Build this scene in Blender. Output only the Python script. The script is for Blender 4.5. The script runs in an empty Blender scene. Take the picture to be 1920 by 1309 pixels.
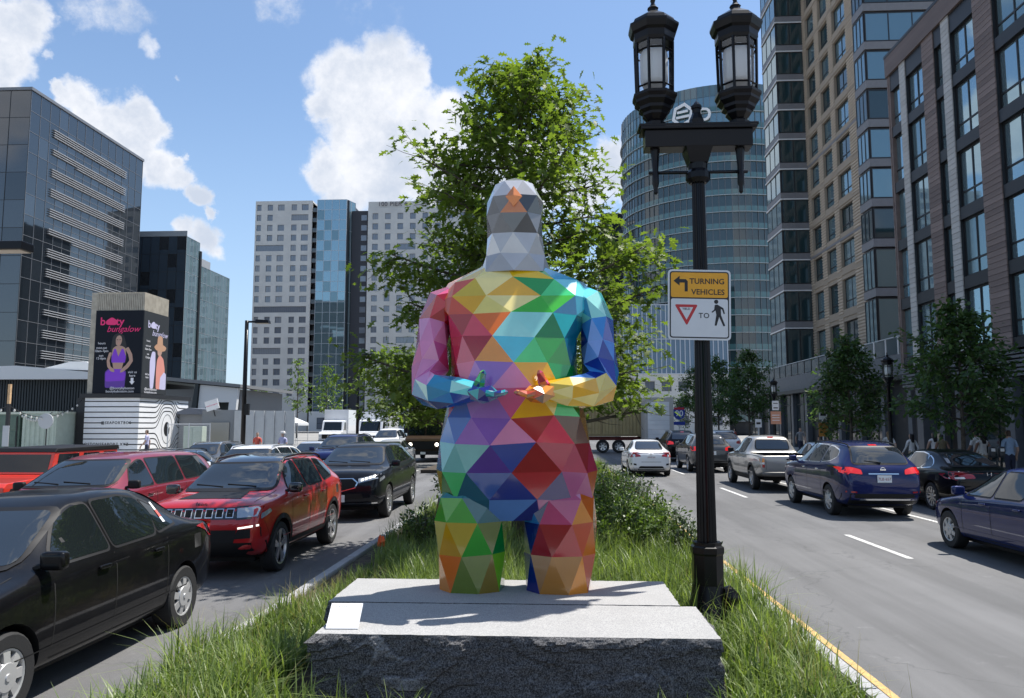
import bpy, bmesh, math, random
import numpy as np
from mathutils import Vector, Matrix
from mathutils.bvhtree import BVHTree

random.seed(7); np.random.seed(7)
R = math.radians
PI = math.pi
SC = bpy.context.scene
C = SC.collection

# ---------------------------------------------------------------- camera
cam_d = bpy.data.cameras.new('camera'); cam = bpy.data.objects.new('camera', cam_d); C.objects.link(cam)
cam.location = (0, 0, 2.1)
cam.rotation_euler = (PI/2 + math.atan(142.5/1440), 0, math.atan(75/1440))
cam_d.sensor_width = 36; cam_d.lens = 27.0; cam_d.clip_start = 0.05; cam_d.clip_end = 6000
SC.camera = cam

# ---------------------------------------------------------------- light
SUN_DIR = Vector((0.70, 0.50, 1.72)).normalized()          # towards the sun
SUN_EL = math.asin(SUN_DIR.z); SUN_AZ = math.atan2(SUN_DIR.x, SUN_DIR.y)
sun_d = bpy.data.lights.new('sun', 'SUN'); sun = bpy.data.objects.new('sun', sun_d); C.objects.link(sun)
sun_d.energy = 4.6; sun_d.angle = R(0.55); sun_d.color = (1.0, 0.955, 0.89)
sun.rotation_euler = SUN_DIR.to_track_quat('Z', 'Y').to_euler(); sun.location = (20, 20, 60)
SC.view_settings.view_transform = 'Standard'; SC.view_settings.look = 'None'
SC.view_settings.gamma = 1; SC.view_settings.use_curve_mapping = False
SC.view_settings.exposure = 0.74
SC.render.engine = 'CYCLES'
SC.cycles.use_denoising = True
SC.cycles.max_bounces = 7; SC.cycles.diffuse_bounces = 3; SC.cycles.glossy_bounces = 4
SC.cycles.transmission_bounces = 4; SC.cycles.transparent_max_bounces = 8
SC.cycles.caustics_reflective = False; SC.cycles.caustics_refractive = False

# ---------------------------------------------------------------- node helper
class NT:
    def __init__(s, tree): s.t = tree; s.n = tree.nodes; s.l = tree.links
    def new(s, typ, **kw):
        n = s.n.new(typ)
        for k, v in kw.items(): setattr(n, k, v)
        return n
    def link(s, a, b): s.l.new(a, b)
    def val(s, sock, v):
        if isinstance(v, bpy.types.NodeSocket): s.l.new(v, sock)
        else: sock.default_value = v
    def math(s, op, a, b=0.0, c=0.0, clamp=False):
        n = s.n.new('ShaderNodeMath'); n.operation = op; n.use_clamp = clamp
        s.val(n.inputs[0], a); s.val(n.inputs[1], b); s.val(n.inputs[2], c)
        return n.outputs[0]
    def vmath(s, op, a, b=(0, 0, 0)):
        n = s.n.new('ShaderNodeVectorMath'); n.operation = op
        s.val(n.inputs[0], a); s.val(n.inputs[1], b)
        return n.outputs['Value'] if op in ('DISTANCE', 'LENGTH', 'DOT_PRODUCT') else n.outputs[0]
    def noise(s, vec, scale, detail=4, rough=0.55, out=0):
        n = s.n.new('ShaderNodeTexNoise'); n.inputs['Scale'].default_value = scale
        n.inputs['Detail'].default_value = detail; n.inputs['Roughness'].default_value = rough
        if vec is not None: s.l.new(vec, n.inputs['Vector'])
        return n.outputs[out]
    def maprange(s, v, a, b, c=0.0, d=1.0, smooth=True):
        n = s.n.new('ShaderNodeMapRange'); n.interpolation_type = 'SMOOTHSTEP' if smooth else 'LINEAR'
        s.val(n.inputs[0], v)
        for i, x in enumerate((a, b, c, d)): s.val(n.inputs[i+1], x)
        return n.outputs[0]
    def mix(s, f, a, b, mode='MIX'):
        n = s.n.new('ShaderNodeMix'); n.data_type = 'RGBA'; n.blend_type = mode
        s.val(n.inputs[0], f)
        s.val(n.inputs[6], a if not isinstance(a, tuple) else (*a[:3], 1)); s.val(n.inputs[7], b if not isinstance(b, tuple) else (*b[:3], 1))
        return n.outputs[2]

# ---------------------------------------------------------------- sky with clouds
world = bpy.data.worlds.new('World'); SC.world = world; world.use_nodes = True
w = NT(world.node_tree); w.n.clear()
SKY_STRENGTH = 0.088
sky = w.new('ShaderNodeTexSky', sky_type='NISHITA'); sky.sun_disc = False
sky.sun_elevation = SUN_EL; sky.sun_rotation = SUN_AZ; sky.air_density = 1.15; sky.dust_density = 0.6; sky.ozone_density = 2.2
tc = w.new('ShaderNodeTexCoord'); dirv = tc.outputs['Generated']
nz = w.new('ShaderNodeTexNoise'); nz.inputs['Scale'].default_value = 16; nz.inputs['Detail'].default_value = 7; nz.inputs['Roughness'].default_value = 0.6
w.link(dirv, nz.inputs['Vector'])
warp = w.vmath('SUBTRACT', nz.outputs['Color'], (0.5, 0.5, 0.5))
sc_ = w.new('ShaderNodeVectorMath', operation='SCALE'); w.link(warp, sc_.inputs[0]); sc_.inputs[3].default_value = 0.060
wd = w.vmath('ADD', dirv, sc_.outputs[0])
# cumulus lobes by direction (azimuth from +Y towards +X, elevation, radius), degrees
CLOUDS = [(-15.4, 23.9, 2.8, 1), (-12.2, 24.8, 2.67, 1), (-14.0, 21.5, 3.32, 1), (-17.1, 22.5, 1.39, 1), (-10.2, 22.1, 2.45, 1), (-12.9, 18.3, 3.53, 1), (-9.5, 18.2, 3.16, 1), (-16.8, 18.2, 1.63, 1), (-15.4, 16.6, 1.75, 1), (-7.7, 22.0, 1.98, 1), (-6.2, 18.3, 3.58, 1), (-10.6, 25.6, 1.42, 1),
          (4.8, 18.9, 1.97, 1), (6.3, 17.7, 1.77, 1), (2.7, 17.5, 2.38, 1), (-2.2, 18.3, 3.58, 1), (-32.9, 20.2, 1.46, 1), (-31.2, 19.9, 1.41, 1), (-29.6, 20.5, 1.43, 1), (-28.7, 19.6, 1.23, 1), (-30.1, 18.2, 1.96, 1), (-28.1, 17.4, 1.52, 1), (-26.5, 16.8, 1.1, 1), (-25.7, 15.7, 0.81, 1), (-25.0, 14.7, 0.52, 1), (-34.0, 20.5, 0.76, 1), (-31.6, 18.6, 1.94, 1), (-26.7, 17.9, 0.66, 1),
          (-37.5, 23.9, 1.93, 1), (-37.5, 21.9, 1.73, 1), (-36.9, 24.8, 1.41, 1), (-37.7, 20.5, 1.32, 1), (-39.8, 23.1, 2.91, 1), (-39.9, 20.4, 2.9, 1), (-35.2, 22.8, 0.55, 0.6), (-29.7, 24.6, 0.86, 0.55), (-29.1, 24.2, 0.5, 0.5), (-27.5, 23.4, 0.36, 0.45), (-25.1, 12.7, 1.33, 1), (-26.5, 13.0, 0.95, 0.9), (-31.4, 26.8, 2.12, 0.42), (-33.6, 26.2, 1.73, 0.35), (-20.6, 28.8, 1.71, 0.38), (-13.7, 28.7, 2.35, 0.22)]
acc = None
for az, el, rad, wt_ in CLOUDS:
    d = (math.sin(R(az))*math.cos(R(el)), math.cos(R(az))*math.cos(R(el)), math.sin(R(el)))
    dist = w.vmath('DISTANCE', wd, d)
    f = w.maprange(dist, R(rad)*1.42, R(rad)*0.42, 0.0, wt_)
    acc = f if acc is None else w.math('MAXIMUM', acc, f)
fine = w.noise(dirv, 40, 9, 0.66)
# the same kind of scattered cumulus everywhere else in the sky
big = w.noise(dirv, 2.6, 6, 0.55)
sep = w.new('ShaderNodeSeparateXYZ'); w.link(dirv, sep.inputs[0])
ahead = w.maprange(sep.outputs['Y'], 0.45, 0.62, 1.0, 0.0)
gen = w.math('MULTIPLY', w.maprange(big, 0.52, 0.64), ahead)
acc = w.math('MAXIMUM', acc, gen)
dens = w.math('ADD', acc, w.math('MULTIPLY', w.math('SUBTRACT', fine, 0.5), 1.0))
alpha = w.maprange(dens, 0.16, 0.86)
alpha = w.math('MULTIPLY', alpha, w.maprange(acc, 0.02, 0.35))
shade = w.noise(w.vmath('ADD', dirv, (-0.03, 0.0, 0.035)), 15, 8, 0.62)
thick = w.maprange(w.math('ADD', w.math('MULTIPLY', dens, 0.30), shade), 0.50, 0.98)
ccol = w.mix(thick, (6.9, 7.0, 7.3), (4.3, 4.8, 5.7))
skyb = w.mix(1.0, sky.outputs[0], (0.90, 1.0, 1.10), 'MULTIPLY')
haze_low = w.maprange(sep.outputs['Z'], 0.0, 0.45, 0.55, 0.10)
skyb = w.mix(haze_low, skyb, (4.2, 5.6, 7.6))
allc = w.mix(alpha, skyb, ccol)
bg = w.new('ShaderNodeBackground'); w.link(allc, bg.inputs[0]); bg.inputs[1].default_value = SKY_STRENGTH
wo = w.new('ShaderNodeOutputWorld'); w.link(bg.outputs[0], wo.inputs[0])
world.cycles.sampling_method = 'MANUAL'; world.cycles.sample_map_resolution = 512

# ---------------------------------------------------------------- materials
MATS = {}
def M(name, col=(0.5, 0.5, 0.5), rough=0.5, metal=0.0, coat=0.0, var=0.0, vscale=3.0, bump=0.0, bscale=60.0, ior=None, emit=None, estr=1.0,
      spec=None, speck=None, stretch=None, trans=0.0, dirt=0.0, coat_rough=0.03):
    if name in MATS: return MATS[name]
    m = bpy.data.materials.new(name); m.use_nodes = True; MATS[name] = m
    t = NT(m.node_tree); b = m.node_tree.nodes['Principled BSDF']
    b.inputs['Base Color'].default_value = (*col, 1); b.inputs['Roughness'].default_value = rough; b.inputs['Metallic'].default_value = metal
    b.inputs['Coat Weight'].default_value = coat; b.inputs['Coat Roughness'].default_value = coat_rough
    if ior: b.inputs['IOR'].default_value = ior
    if spec is not None: b.inputs['Specular IOR Level'].default_value = spec
    if trans: b.inputs['Transmission Weight'].default_value = trans
    if emit: b.inputs['Emission Color'].default_value = (*emit, 1); b.inputs['Emission Strength'].default_value = estr
    tcn = t.new('ShaderNodeTexCoord'); vec = tcn.outputs['Object']
    if stretch:
        mp = t.new('ShaderNodeMapping'); mp.inputs['Scale'].default_value = stretch; t.link(vec, mp.inputs[0]); vec = mp.outputs[0]
    cur = None
    if var:
        f = t.noise(vec, vscale, 6, 0.6)
        f = t.maprange(f, 0.3, 0.7)
        lo = tuple(c*(1-var) for c in col); hi = tuple(min(1, c*(1+var)) for c in col)
        cur = t.mix(f, lo, hi)
    if speck:
        sc, am, c2 = speck
        f = t.maprange(t.noise(vec, sc, 2, 0.5), 0.5-am, 0.5+am)
        cur = t.mix(f, cur if cur is not None else col, c2)
    if dirt:
        f = t.math('MULTIPLY', t.maprange(t.noise(vec, 2.2, 8, 0.7), 0.45, 0.8), dirt)
        cur = t.mix(f, cur if cur is not None else col, (0.22, 0.20, 0.17))
        rr = t.math('ADD', t.math('MULTIPLY', f, 0.4), rough); t.link(rr, b.inputs['Roughness'])
    if cur is not None: t.link(cur, b.inputs['Base Color'])
    if bump:
        bn = t.new('ShaderNodeBump'); bn.inputs['Strength'].default_value = bump; bn.inputs['Distance'].default_value = 0.02
        t.link(t.noise(vec, bscale, 5, 0.6), bn.inputs['Height']); t.link(bn.outputs[0], b.inputs['Normal'])
    return m

def leaf_mat(name, c_lo, c_hi, trans=0.45, rough=0.42):
    if name in MATS: return MATS[name]
    m = bpy.data.materials.new(name); m.use_nodes = True; MATS[name] = m
    t = NT(m.node_tree); b = m.node_tree.nodes['Principled BSDF']; out = m.node_tree.nodes['Material Output']
    a = t.new('ShaderNodeAttribute', attribute_name='tone')
    col = t.mix(a.outputs['Fac'], c_lo, c_hi)
    t.link(col, b.inputs['Base Color']); b.inputs['Roughness'].default_value = rough; b.inputs['Specular IOR Level'].default_value = 0.35
    tr = t.new('ShaderNodeBsdfTranslucent')
    tcol = t.mix(1.0, col, (1.25, 1.35, 0.55), 'MULTIPLY'); t.link(tcol, tr.inputs[0])
    mx = t.new('ShaderNodeMixShader'); mx.inputs[0].default_value = trans
    t.link(b.outputs[0], mx.inputs[1]); t.link(tr.outputs[0], mx.inputs[2]); t.link(mx.outputs[0], out.inputs[0])
    return m

def face_color_mat(name, rough=0.25, coat=0.6):
    if name in MATS: return MATS[name]
    m = bpy.data.materials.new(name); m.use_nodes = True; MATS[name] = m
    t = NT(m.node_tree); b = m.node_tree.nodes['Principled BSDF']
    a = t.new('ShaderNodeAttribute', attribute_name='paint')
    tcn = t.new('ShaderNodeTexCoord')
    n = t.maprange(t.noise(tcn.outputs['Object'], 5, 6, 0.65), 0.3, 0.75, 0.93, 1.04)
    hs = t.new('ShaderNodeHueSaturation'); t.link(a.outputs['Color'], hs.inputs['Color']); t.link(n, hs.inputs['Value'])
    t.link(hs.outputs[0], b.inputs['Base Color']); b.inputs['Roughness'].default_value = rough
    b.inputs['Coat Weight'].default_value = coat; b.inputs['Coat Roughness'].default_value = 0.08
    bn = t.new('ShaderNodeBump'); bn.inputs['Strength'].default_value = 0.05; bn.inputs['Distance'].default_value = 0.01
    t.link(t.noise(tcn.outputs['Object'], 9, 3), bn.inputs['Height']); t.link(bn.outputs[0], b.inputs['Normal'])
    return m

# ---------------------------------------------------------------- mesh helpers
class MB:
    """collects faces; build() links them as one mesh object"""
    def __init__(s): s.v = []; s.f = []; s.mi = []; s.cur = 0
    def add(s, vs, fs):
        o = len(s.v); s.v.extend([tuple(p) for p in vs])
        for f in fs: s.f.append(tuple(i+o for i in f)); s.mi.append(s.cur)
        return s
    def box(s, x0, x1, y0, y1, z0, z1):
        return s.add([(x0,y0,z0),(x1,y0,z0),(x1,y1,z0),(x0,y1,z0),(x0,y0,z1),(x1,y0,z1),(x1,y1,z1),(x0,y1,z1)],
                     [(0,3,2,1),(4,5,6,7),(0,1,5,4),(1,2,6,5),(2,3,7,6),(3,0,4,7)])
    def cbox(s, c, d): return s.box(c[0]-d[0]/2, c[0]+d[0]/2, c[1]-d[1]/2, c[1]+d[1]/2, c[2]-d[2]/2, c[2]+d[2]/2)
    def obox(s, O, A, B, D):                               # parallelepiped from a corner and three edges
        O, A, B, D = map(Vector, (O, A, B, D))
        vs = [O, O+A, O+A+B, O+B, O+D, O+A+D, O+A+B+D, O+B+D]
        fs = [(0,3,2,1),(4,5,6,7),(0,1,5,4),(1,2,6,5),(2,3,7,6),(3,0,4,7)]
        if A.cross(B).dot(D) < 0: fs = [tuple(reversed(f)) for f in fs]
        return s.add(vs, fs)
    def quad(s, a, b, c, d): return s.add([a, b, c, d], [(0, 1, 2, 3)])
    def prism(s, pts, axis, a, b):                         # polygon extruded along an axis; pts are the two other coordinates in order
        def P(p, t):
            return (t, p[0], p[1]) if axis == 'x' else (p[0], t, p[1]) if axis == 'y' else (p[0], p[1], t)
        n = len(pts); vs = [P(p, a) for p in pts]+[P(p, b) for p in pts]
        fs = [tuple(range(n)), tuple(range(2*n-1, n-1, -1))]+[(i, n+i, n+(i+1) % n, (i+1) % n) for i in range(n)]
        return s.add(vs, fs)
    def lathe(s, prof, c=(0, 0, 0), n=16, axis='z', a0=0.0, caps=True):
        vs = []
        for r, z in prof:
            for k in range(n):
                a = a0+2*PI*k/n; p = (r*math.cos(a), r*math.sin(a))
                q = (p[0], p[1], z) if axis == 'z' else (z, p[0], p[1]) if axis == 'x' else (p[1], z, p[0])
                vs.append((q[0]+c[0], q[1]+c[1], q[2]+c[2]))
        fs = []
        for j in range(len(prof)-1):
            for k in range(n):
                k2 = (k+1) % n; fs.append((j*n+k, j*n+k2, (j+1)*n+k2, (j+1)*n+k))
        if caps:
            fs.append(tuple(range(n-1, -1, -1))); m = (len(prof)-1)*n; fs.append(tuple(range(m, m+n)))
        return s.add(vs, fs)
    def tube(s, path, rad, n=8):
        path = [Vector(p) for p in path]; vs = []; fs = []; m = len(path)
        rads = rad if isinstance(rad, (list, tuple)) else [rad]*m
        ref = None
        for i, p in enumerate(path):
            d = (path[min(i+1, m-1)]-path[max(i-1, 0)])
            d = d.normalized() if d.length > 1e-9 else Vector((0, 0, 1))
            if ref is None: ref = Vector((1, 0, 0)) if abs(d.x) < 0.8 else Vector((0, 1, 0))
            u = d.cross(ref).normalized(); v = d.cross(u).normalized(); ref = -v if False else ref
            for k in range(n):
                a = 2*PI*k/n; vs.append(p+(u*math.cos(a)+v*math.sin(a))*rads[i])
        for i in range(m-1):
            for k in range(n):
                k2 = (k+1) % n; fs.append((i*n+k, (i+1)*n+k, (i+1)*n+k2, i*n+k2))
        fs.append(tuple(range(n))); fs.append(tuple(range(m*n-1, m*n-n-1, -1)))
        return s.add(vs, fs)
    def mesh(s, name, mats, smooth=False):
        me = bpy.data.meshes.new(name); me.from_pydata(s.v, [], s.f)
        for m in (mats if isinstance(mats, (list, tuple)) else [mats]): me.materials.append(m)
        if max(s.mi, default=0) > 0: me.polygons.foreach_set('material_index', s.mi)
        if smooth:
            me.polygons.foreach_set('use_smooth', [True]*len(s.f))
            if smooth == 'auto': 
                try: me.set_sharp_from_angle(angle=R(35))
                except Exception: pass
        me.update(); return me
    def build(s, name, mats, parent=None, smooth=False, world=False, fix=True, bevel=0.0):
        me = s.mesh(name, mats, smooth)
        if fix or bevel:
            bm = bmesh.new(); bm.from_mesh(me)
            if fix: bmesh.ops.recalc_face_normals(bm, faces=bm.faces)
            if bevel: bmesh.ops.bevel(bm, geom=bm.edges[:]+bm.verts[:], offset=bevel, segments=2, affect='EDGES', profile=0.5, clamp_overlap=True)
            bm.to_mesh(me); bm.free()
        return link(name, me, parent, world)

def wtrans(p):
    return Vector() if p is None else wtrans(p.parent)+p.matrix_parent_inverse.translation+p.location
def link(name, me, parent=None, world=False):
    o = bpy.data.objects.new(name, me); C.objects.link(o)
    if parent is not None:
        o.parent = parent
        if world: o.matrix_parent_inverse = Matrix.Translation(-wtrans(parent))   # mesh given in world coordinates
    return o
def tag(o, label, cat=None, group=None):
    o['label'] = label
    if cat: o['category'] = cat
    if group: o['group'] = group
    return o
def thing(name, label, cat, loc=(0, 0, 0), rz=0.0, group=None):
    o = bpy.data.objects.new(name, None); C.objects.link(o); o.empty_display_size = 0.2
    o.location = loc; o.rotation_euler = (0, 0, rz); return tag(o, label, cat, group)
def struct(name, mb, mats, smooth=False, fix=True):
    o = mb.build(name, mats, None, smooth, fix=fix); o['kind'] = 'structure'; return o
def copy_tree(o, parent=None):
    c = o.copy(); C.objects.link(c)
    if parent is not None: c.parent = parent
    for ch in o.children: copy_tree(ch, c)
    return c
def np_mesh(name, verts, faces, mats, attrs=None, smooth=False):
    """verts (n,3), faces (m,k) numpy; attrs: dict name -> per-face float"""
    me = bpy.data.meshes.new(name); n, (m, k) = len(verts), faces.shape
    me.vertices.add(n); me.vertices.foreach_set('co', verts.astype(np.float32).ravel())
    me.loops.add(m*k); me.loops.foreach_set('vertex_index', faces.astype(np.int32).ravel())
    me.polygons.add(m); me.polygons.foreach_set('loop_start', np.arange(0, m*k, k, dtype=np.int32))
    for mm in (mats if isinstance(mats, (list, tuple)) else [mats]): me.materials.append(mm)
    me.update(calc_edges=True)
    if smooth: me.polygons.foreach_set('use_smooth', np.ones(m, dtype=bool))
    for kx, arr in (attrs or {}).items():
        a = me.attributes.new(kx, 'FLOAT', 'FACE'); a.data.foreach_set('value', arr.astype(np.float32))
    me.validate(); return me
def text_mesh(body, size, mat, extrude=0.002, align='CENTER', spacing=1.0, shear=0.0, bold=0.0):
    cu = bpy.data.curves.new('lettering', 'FONT'); cu.body = body; cu.size = size; cu.extrude = extrude; cu.align_x = align; cu.align_y = 'CENTER'
    cu.space_character = spacing; cu.shear = shear; cu.offset = bold; cu.resolution_u = 3
    o = bpy.data.objects.new('lettering', cu); C.objects.link(o)
    dg = bpy.context.evaluated_depsgraph_get(); me = bpy.data.meshes.new_from_object(o.evaluated_get(dg))
    bpy.data.objects.remove(o); bpy.data.curves.remove(cu); me.materials.clear(); me.materials.append(mat); return me
def text(name, body, size, mat, parent, loc, rot=(PI/2, 0, 0), **kw):
    me = text_mesh(body, size, mat, **kw); o = link(name, me, parent); o.location = loc; o.rotation_euler = rot; return o
def interp(pts, x):
    if x <= pts[0][0]: return pts[0][1]
    for (a, va), (b, vb) in zip(pts, pts[1:]):
        if x <= b: return va+(vb-va)*(x-a)/(b-a)
    return pts[-1][1]
def roundpoly(pts, r, n=3):
    out = []; m = len(pts)
    for i in range(m):
        p = Vector(pts[i]); a = Vector(pts[i-1])-p; b = Vector(pts[(i+1) % m])-p
        t = min(r, a.length*0.45, b.length*0.45); A = p+a.normalized()*t; B = p+b.normalized()*t
        for k in range(n+1):
            u = k/n; out.append(tuple(A*(1-u)**2+p*2*u*(1-u)+B*u*u))
    return out
def growpoly(pts, d):
    m = len(pts); area = sum(pts[i][0]*pts[(i+1) % m][1]-pts[(i+1) % m][0]*pts[i][1] for i in range(m)); sg = 1 if area > 0 else -1
    out = []
    for i in range(m):
        p = Vector(pts[i]); e1 = (p-Vector(pts[i-1])).normalized(); e2 = (Vector(pts[(i+1) % m])-p).normalized()
        n1 = Vector((e1.y, -e1.x))*sg; n2 = Vector((e2.y, -e2.x))*sg; b = (n1+n2)
        if b.length < 1e-6: b = n1
        b.normalize(); k = max(0.5, b.dot(n1)); out.append(tuple(p+b*(d/k)))
    return out
# ================================================================ ground, roads, median
ASPH = M('asphalt', (0.098, 0.098, 0.101), 0.88, var=0.22, vscale=0.35, bump=0.35, bscale=120, speck=(190, 0.12, (0.15, 0.15, 0.15)))
def asphalt_detail():
    m = ASPH; t = NT(m.node_tree); b = m.node_tree.nodes['Principled BSDF']; src = b.inputs['Base Color'].links[0].from_socket
    tcn = t.new('ShaderNodeTexCoord'); mp = t.new('ShaderNodeMapping'); mp.inputs['Scale'].default_value = (1.1, 0.06, 1); t.link(tcn.outputs['Object'], mp.inputs[0])
    tr = t.maprange(t.noise(mp.outputs[0], 1.0, 5, 0.6), 0.38, 0.68, 0.80, 1.16)                     # wheel tracks along the lanes
    sp = t.maprange(t.noise(tcn.outputs['Object'], 1.7, 8, 0.75), 0.60, 0.70, 1.0, 1.35)              # pale scuffs
    cr = t.new('ShaderNodeTexVoronoi', feature='DISTANCE_TO_EDGE'); cr.inputs['Scale'].default_value = 0.22
    wv = t.vmath('ADD', tcn.outputs['Object'], t.noise(tcn.outputs['Object'], 1.4, 5, 0.6, 1)); t.link(wv, cr.inputs['Vector'])
    ck = t.maprange(cr.outputs['Distance'], 0.0, 0.0045, 0.74, 1.0)
    oil = t.maprange(t.noise(tcn.outputs['Object'], 0.9, 6, 0.7), 0.60, 0.74, 1.0, 0.72)                # old oil and damp stains
    mp2 = t.new('ShaderNodeMapping'); mp2.inputs['Scale'].default_value = (3.0, 0.5, 1); t.link(tcn.outputs['Object'], mp2.inputs[0])
    sc2 = t.maprange(t.noise(mp2.outputs[0], 1.6, 7, 0.75), 0.64, 0.72, 1.0, 1.30)
    f = t.math('MULTIPLY', t.math('MULTIPLY', t.math('MULTIPLY', tr, sp), ck), t.math('MULTIPLY', oil, sc2))
    v = t.new('ShaderNodeVectorMath', operation='SCALE'); t.link(src, v.inputs[0]); t.link(f, v.inputs[3]); t.link(v.outputs[0], b.inputs['Base Color'])
asphalt_detail()
CONC = M('concrete', (0.36, 0.35, 0.33), 0.85, var=0.15, vscale=1.5, bump=0.2, bscale=40, speck=(120, 0.2, (0.30, 0.29, 0.28)))
GROUNDM = M('paving_far', (0.25, 0.245, 0.235), 0.9, var=0.15, vscale=0.1)
SOIL = M('soil', (0.055, 0.042, 0.030), 0.95, var=0.4, vscale=6, bump=0.8, bscale=30)
GRAN_K = M('kerb_granite', (0.40, 0.40, 0.40), 0.8, var=0.12, vscale=4, speck=(230, 0.16, (0.27, 0.27, 0.28)), bump=0.25, bscale=160)
WPAINT = M('road_paint_white', (0.66, 0.66, 0.64), 0.7, var=0.15, vscale=9, dirt=.5, speck=(38, 0.05, (0.42, 0.42, 0.41)))
YPAINT = M('road_paint_yellow', (0.62, 0.37, 0.10), 0.7, var=0.25, vscale=7, speck=(60, .08, (.35, .26, .14)))

g = MB(); g.quad((-1800, -1500, -.30), (1800, -1500, -.30), (1800, 3000, -.30), (-1800, 3000, -.30)); struct('ground', g, GROUNDM)
FALL = 0.02                                                # crossfall of the left carriageway
def ground_z(x): return FALL*(x+3.1) if x < -3.1 else 0.0
g = MB(); g.quad((-15.2, -25, ground_z(-15.2)), (-3.1, -25, 0), (-3.1, 300, 0), (-15.2, 300, ground_z(-15.2))); g.quad((-3.1, -25, 0), (11.5, -25, 0), (11.5, 300, 0), (-3.1, 300, 0)); struct('road', g, ASPH, fix=False)
g = MB(); g.quad((-90, 47.5, -.236), (-15.2, 47.5, -.236), (-15.2, 62, -.236), (-90, 62, -.236)); struct('side_street', g, ASPH)
g = MB(); g.box(11.66, 21.7, -25, 140, -.30, .15); struct('pavement', g, CONC)
g = MB(); g.box(-46, -15.36, -25, 47.3, -.30, .12); struct('plaza_paving', g, CONC)
for nm, x0, x1, ya, yb, zt in (('kerb', 11.5, 11.66, -25, 110, .152), ('kerb', -15.36, -15.2, -25, 47.3, .122)):
    g = MB(); g.box(x0, x1, ya, yb, -.30, zt); struct(nm, g, GRAN_K)
g = MB()
nx, ny = 12, 90
for i in range(nx+1):
    for j in range(ny+1):
        x = -2.93+(2.27+2.93)*i/nx; y = -3+41*j/ny; e = min(i, nx-i)/nx
        g.v.append((x, y, .10+.10*min(1, e*4)+random.uniform(-.012, .012)))
for i in range(nx):
    for j in range(ny):
        a = i*(ny+1)+j; g.f.append((a, a+ny+1, a+ny+2, a+1)); g.mi.append(0)
struct('median_soil', g, SOIL, smooth=True)
g = MB(); g.box(-5.9, -3.08, 34.5, 44, -.1, .10); struct('median_island', g, SOIL)
# granite kerb stones round the median
kbm = MB(); kbm.box(-.070, .070, -.90, .90, 0, .15); KSM = kbm.mesh('kerb_stone', GRAN_K)
bmk = bmesh.new(); bmk.from_mesh(KSM); bmesh.ops.bevel(bmk, geom=[e for e in bmk.edges], offset=.010, segments=2, affect='EDGES'); bmk.to_mesh(KSM); bmk.free()
for nm, xc in (('median_kerb', -3.005), ('median_kerb', 2.345)):
    g = MB(); g.box(xc-.055, xc+.055, -3, 38, -.02, .128); ko = struct(nm, g, M('kerb_mortar', (0.12, 0.115, 0.11), 0.95))
    for k in range(22):
        o = link('kerb_stone', KSM, ko); o.location = (xc+random.uniform(-.006, .006), -2.1+1.815*k, random.uniform(-.004, .004)); o.rotation_euler = (0, 0, random.uniform(-.002, .002))
g = MB(); g.box(-3.075, 2.415, 37.85, 38.05, -.02, .15); struct('median_nose_kerb', g, GRAN_K)
# painted markings
for a, b in ((12.69, 15.34), (22.98, 26.42), (33.6, 37.0), (44, 47), (66, 69), (76.5, 79.5), (2.5, 5.2)):
    g = MB(); g.quad((5.58, a, .004), (5.69, a, .004), (5.69, b, .004), (5.58, b, .004)); struct('lane_dash', g, WPAINT)
g = MB(); g.quad((8.29, -10, .004), (8.40, -10, .004), (8.40, 46, .004), (8.29, 46, .004)); struct('lane_line', g, WPAINT)
g = MB(); g.quad((2.60, -10, .004), (2.672, -10, .004), (2.672, 38, .004), (2.60, 38, .004)); struct('edge_line', g, YPAINT)
for a in range(-6, 46, 10):
    for x in (-6.45, -9.9):
        g = MB(); g.quad((x-.055, a, ground_z(x-.055)+.004), (x+.055, a, ground_z(x+.055)+.004), (x+.055, a+3, ground_z(x+.055)+.004), (x-.055, a+3, ground_z(x-.055)+.004)); struct('lane_dash', g, WPAINT)
# ================================================================ buildings
Zv = Vector((0, 0, 1))
WCACHE = {}
def win_mesh(wd, ht, mull, trans, fw, gmat, fmat, dep=.08):
    key = (round(wd, 2), round(ht, 2), mull, tuple(trans), fw, gmat.name, fmat.name)
    if key in WCACHE: return WCACHE[key]
    f = MB(); f.cur = 0
    def bar(x0, x1, z0, z1): f.box(x0, x1, -dep, 0.0, z0, z1)
    bar(0, fw, 0, ht); bar(wd-fw, wd, 0, ht); bar(fw, wd-fw, 0, fw); bar(fw, wd-fw, ht-fw, ht)
    for k in range(1, mull+1): x = wd*k/(mull+1); bar(x-fw/2, x+fw/2, fw, ht-fw)
    for tz in trans:
        edges = [fw]+[wd*k/(mull+1) for k in range(1, mull+1)]+[wd-fw]
        for a, b in zip(edges, edges[1:]): bar(a+(fw/2 if a != fw else 0), b-(fw/2 if b != wd-fw else 0), tz*ht-fw/2, tz*ht+fw/2)
    fm = f.mesh('window', fmat)
    p = MB(); p.quad((fw*.5, -dep*.6, fw*.5), (wd-fw*.5, -dep*.6, fw*.5), (wd-fw*.5, -dep*.6, ht-fw*.5), (fw*.5, -dep*.6, ht-fw*.5)); pm = p.mesh('pane', gmat)
    WCACHE[key] = (fm, pm); return fm, pm
def basis(U, N): return Matrix(((U.x, -N.x, 0, 0), (U.y, -N.y, 0, 0), (0, 0, 1, 0), (0, 0, 0, 1)))
def put(o, parent, P, U, N, tilt=0.0):
    """place a facade element (local x along U, local -y outwards) at world point P under a parent that is only translated"""
    m = basis(U, N); m.translation = Vector(P)-wtrans(parent)
    if tilt: m = m @ Matrix.Rotation(random.uniform(-tilt, tilt), 4, 'Z') @ Matrix.Rotation(random.uniform(-tilt, tilt), 4, 'X')
    o.matrix_basis = m
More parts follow.
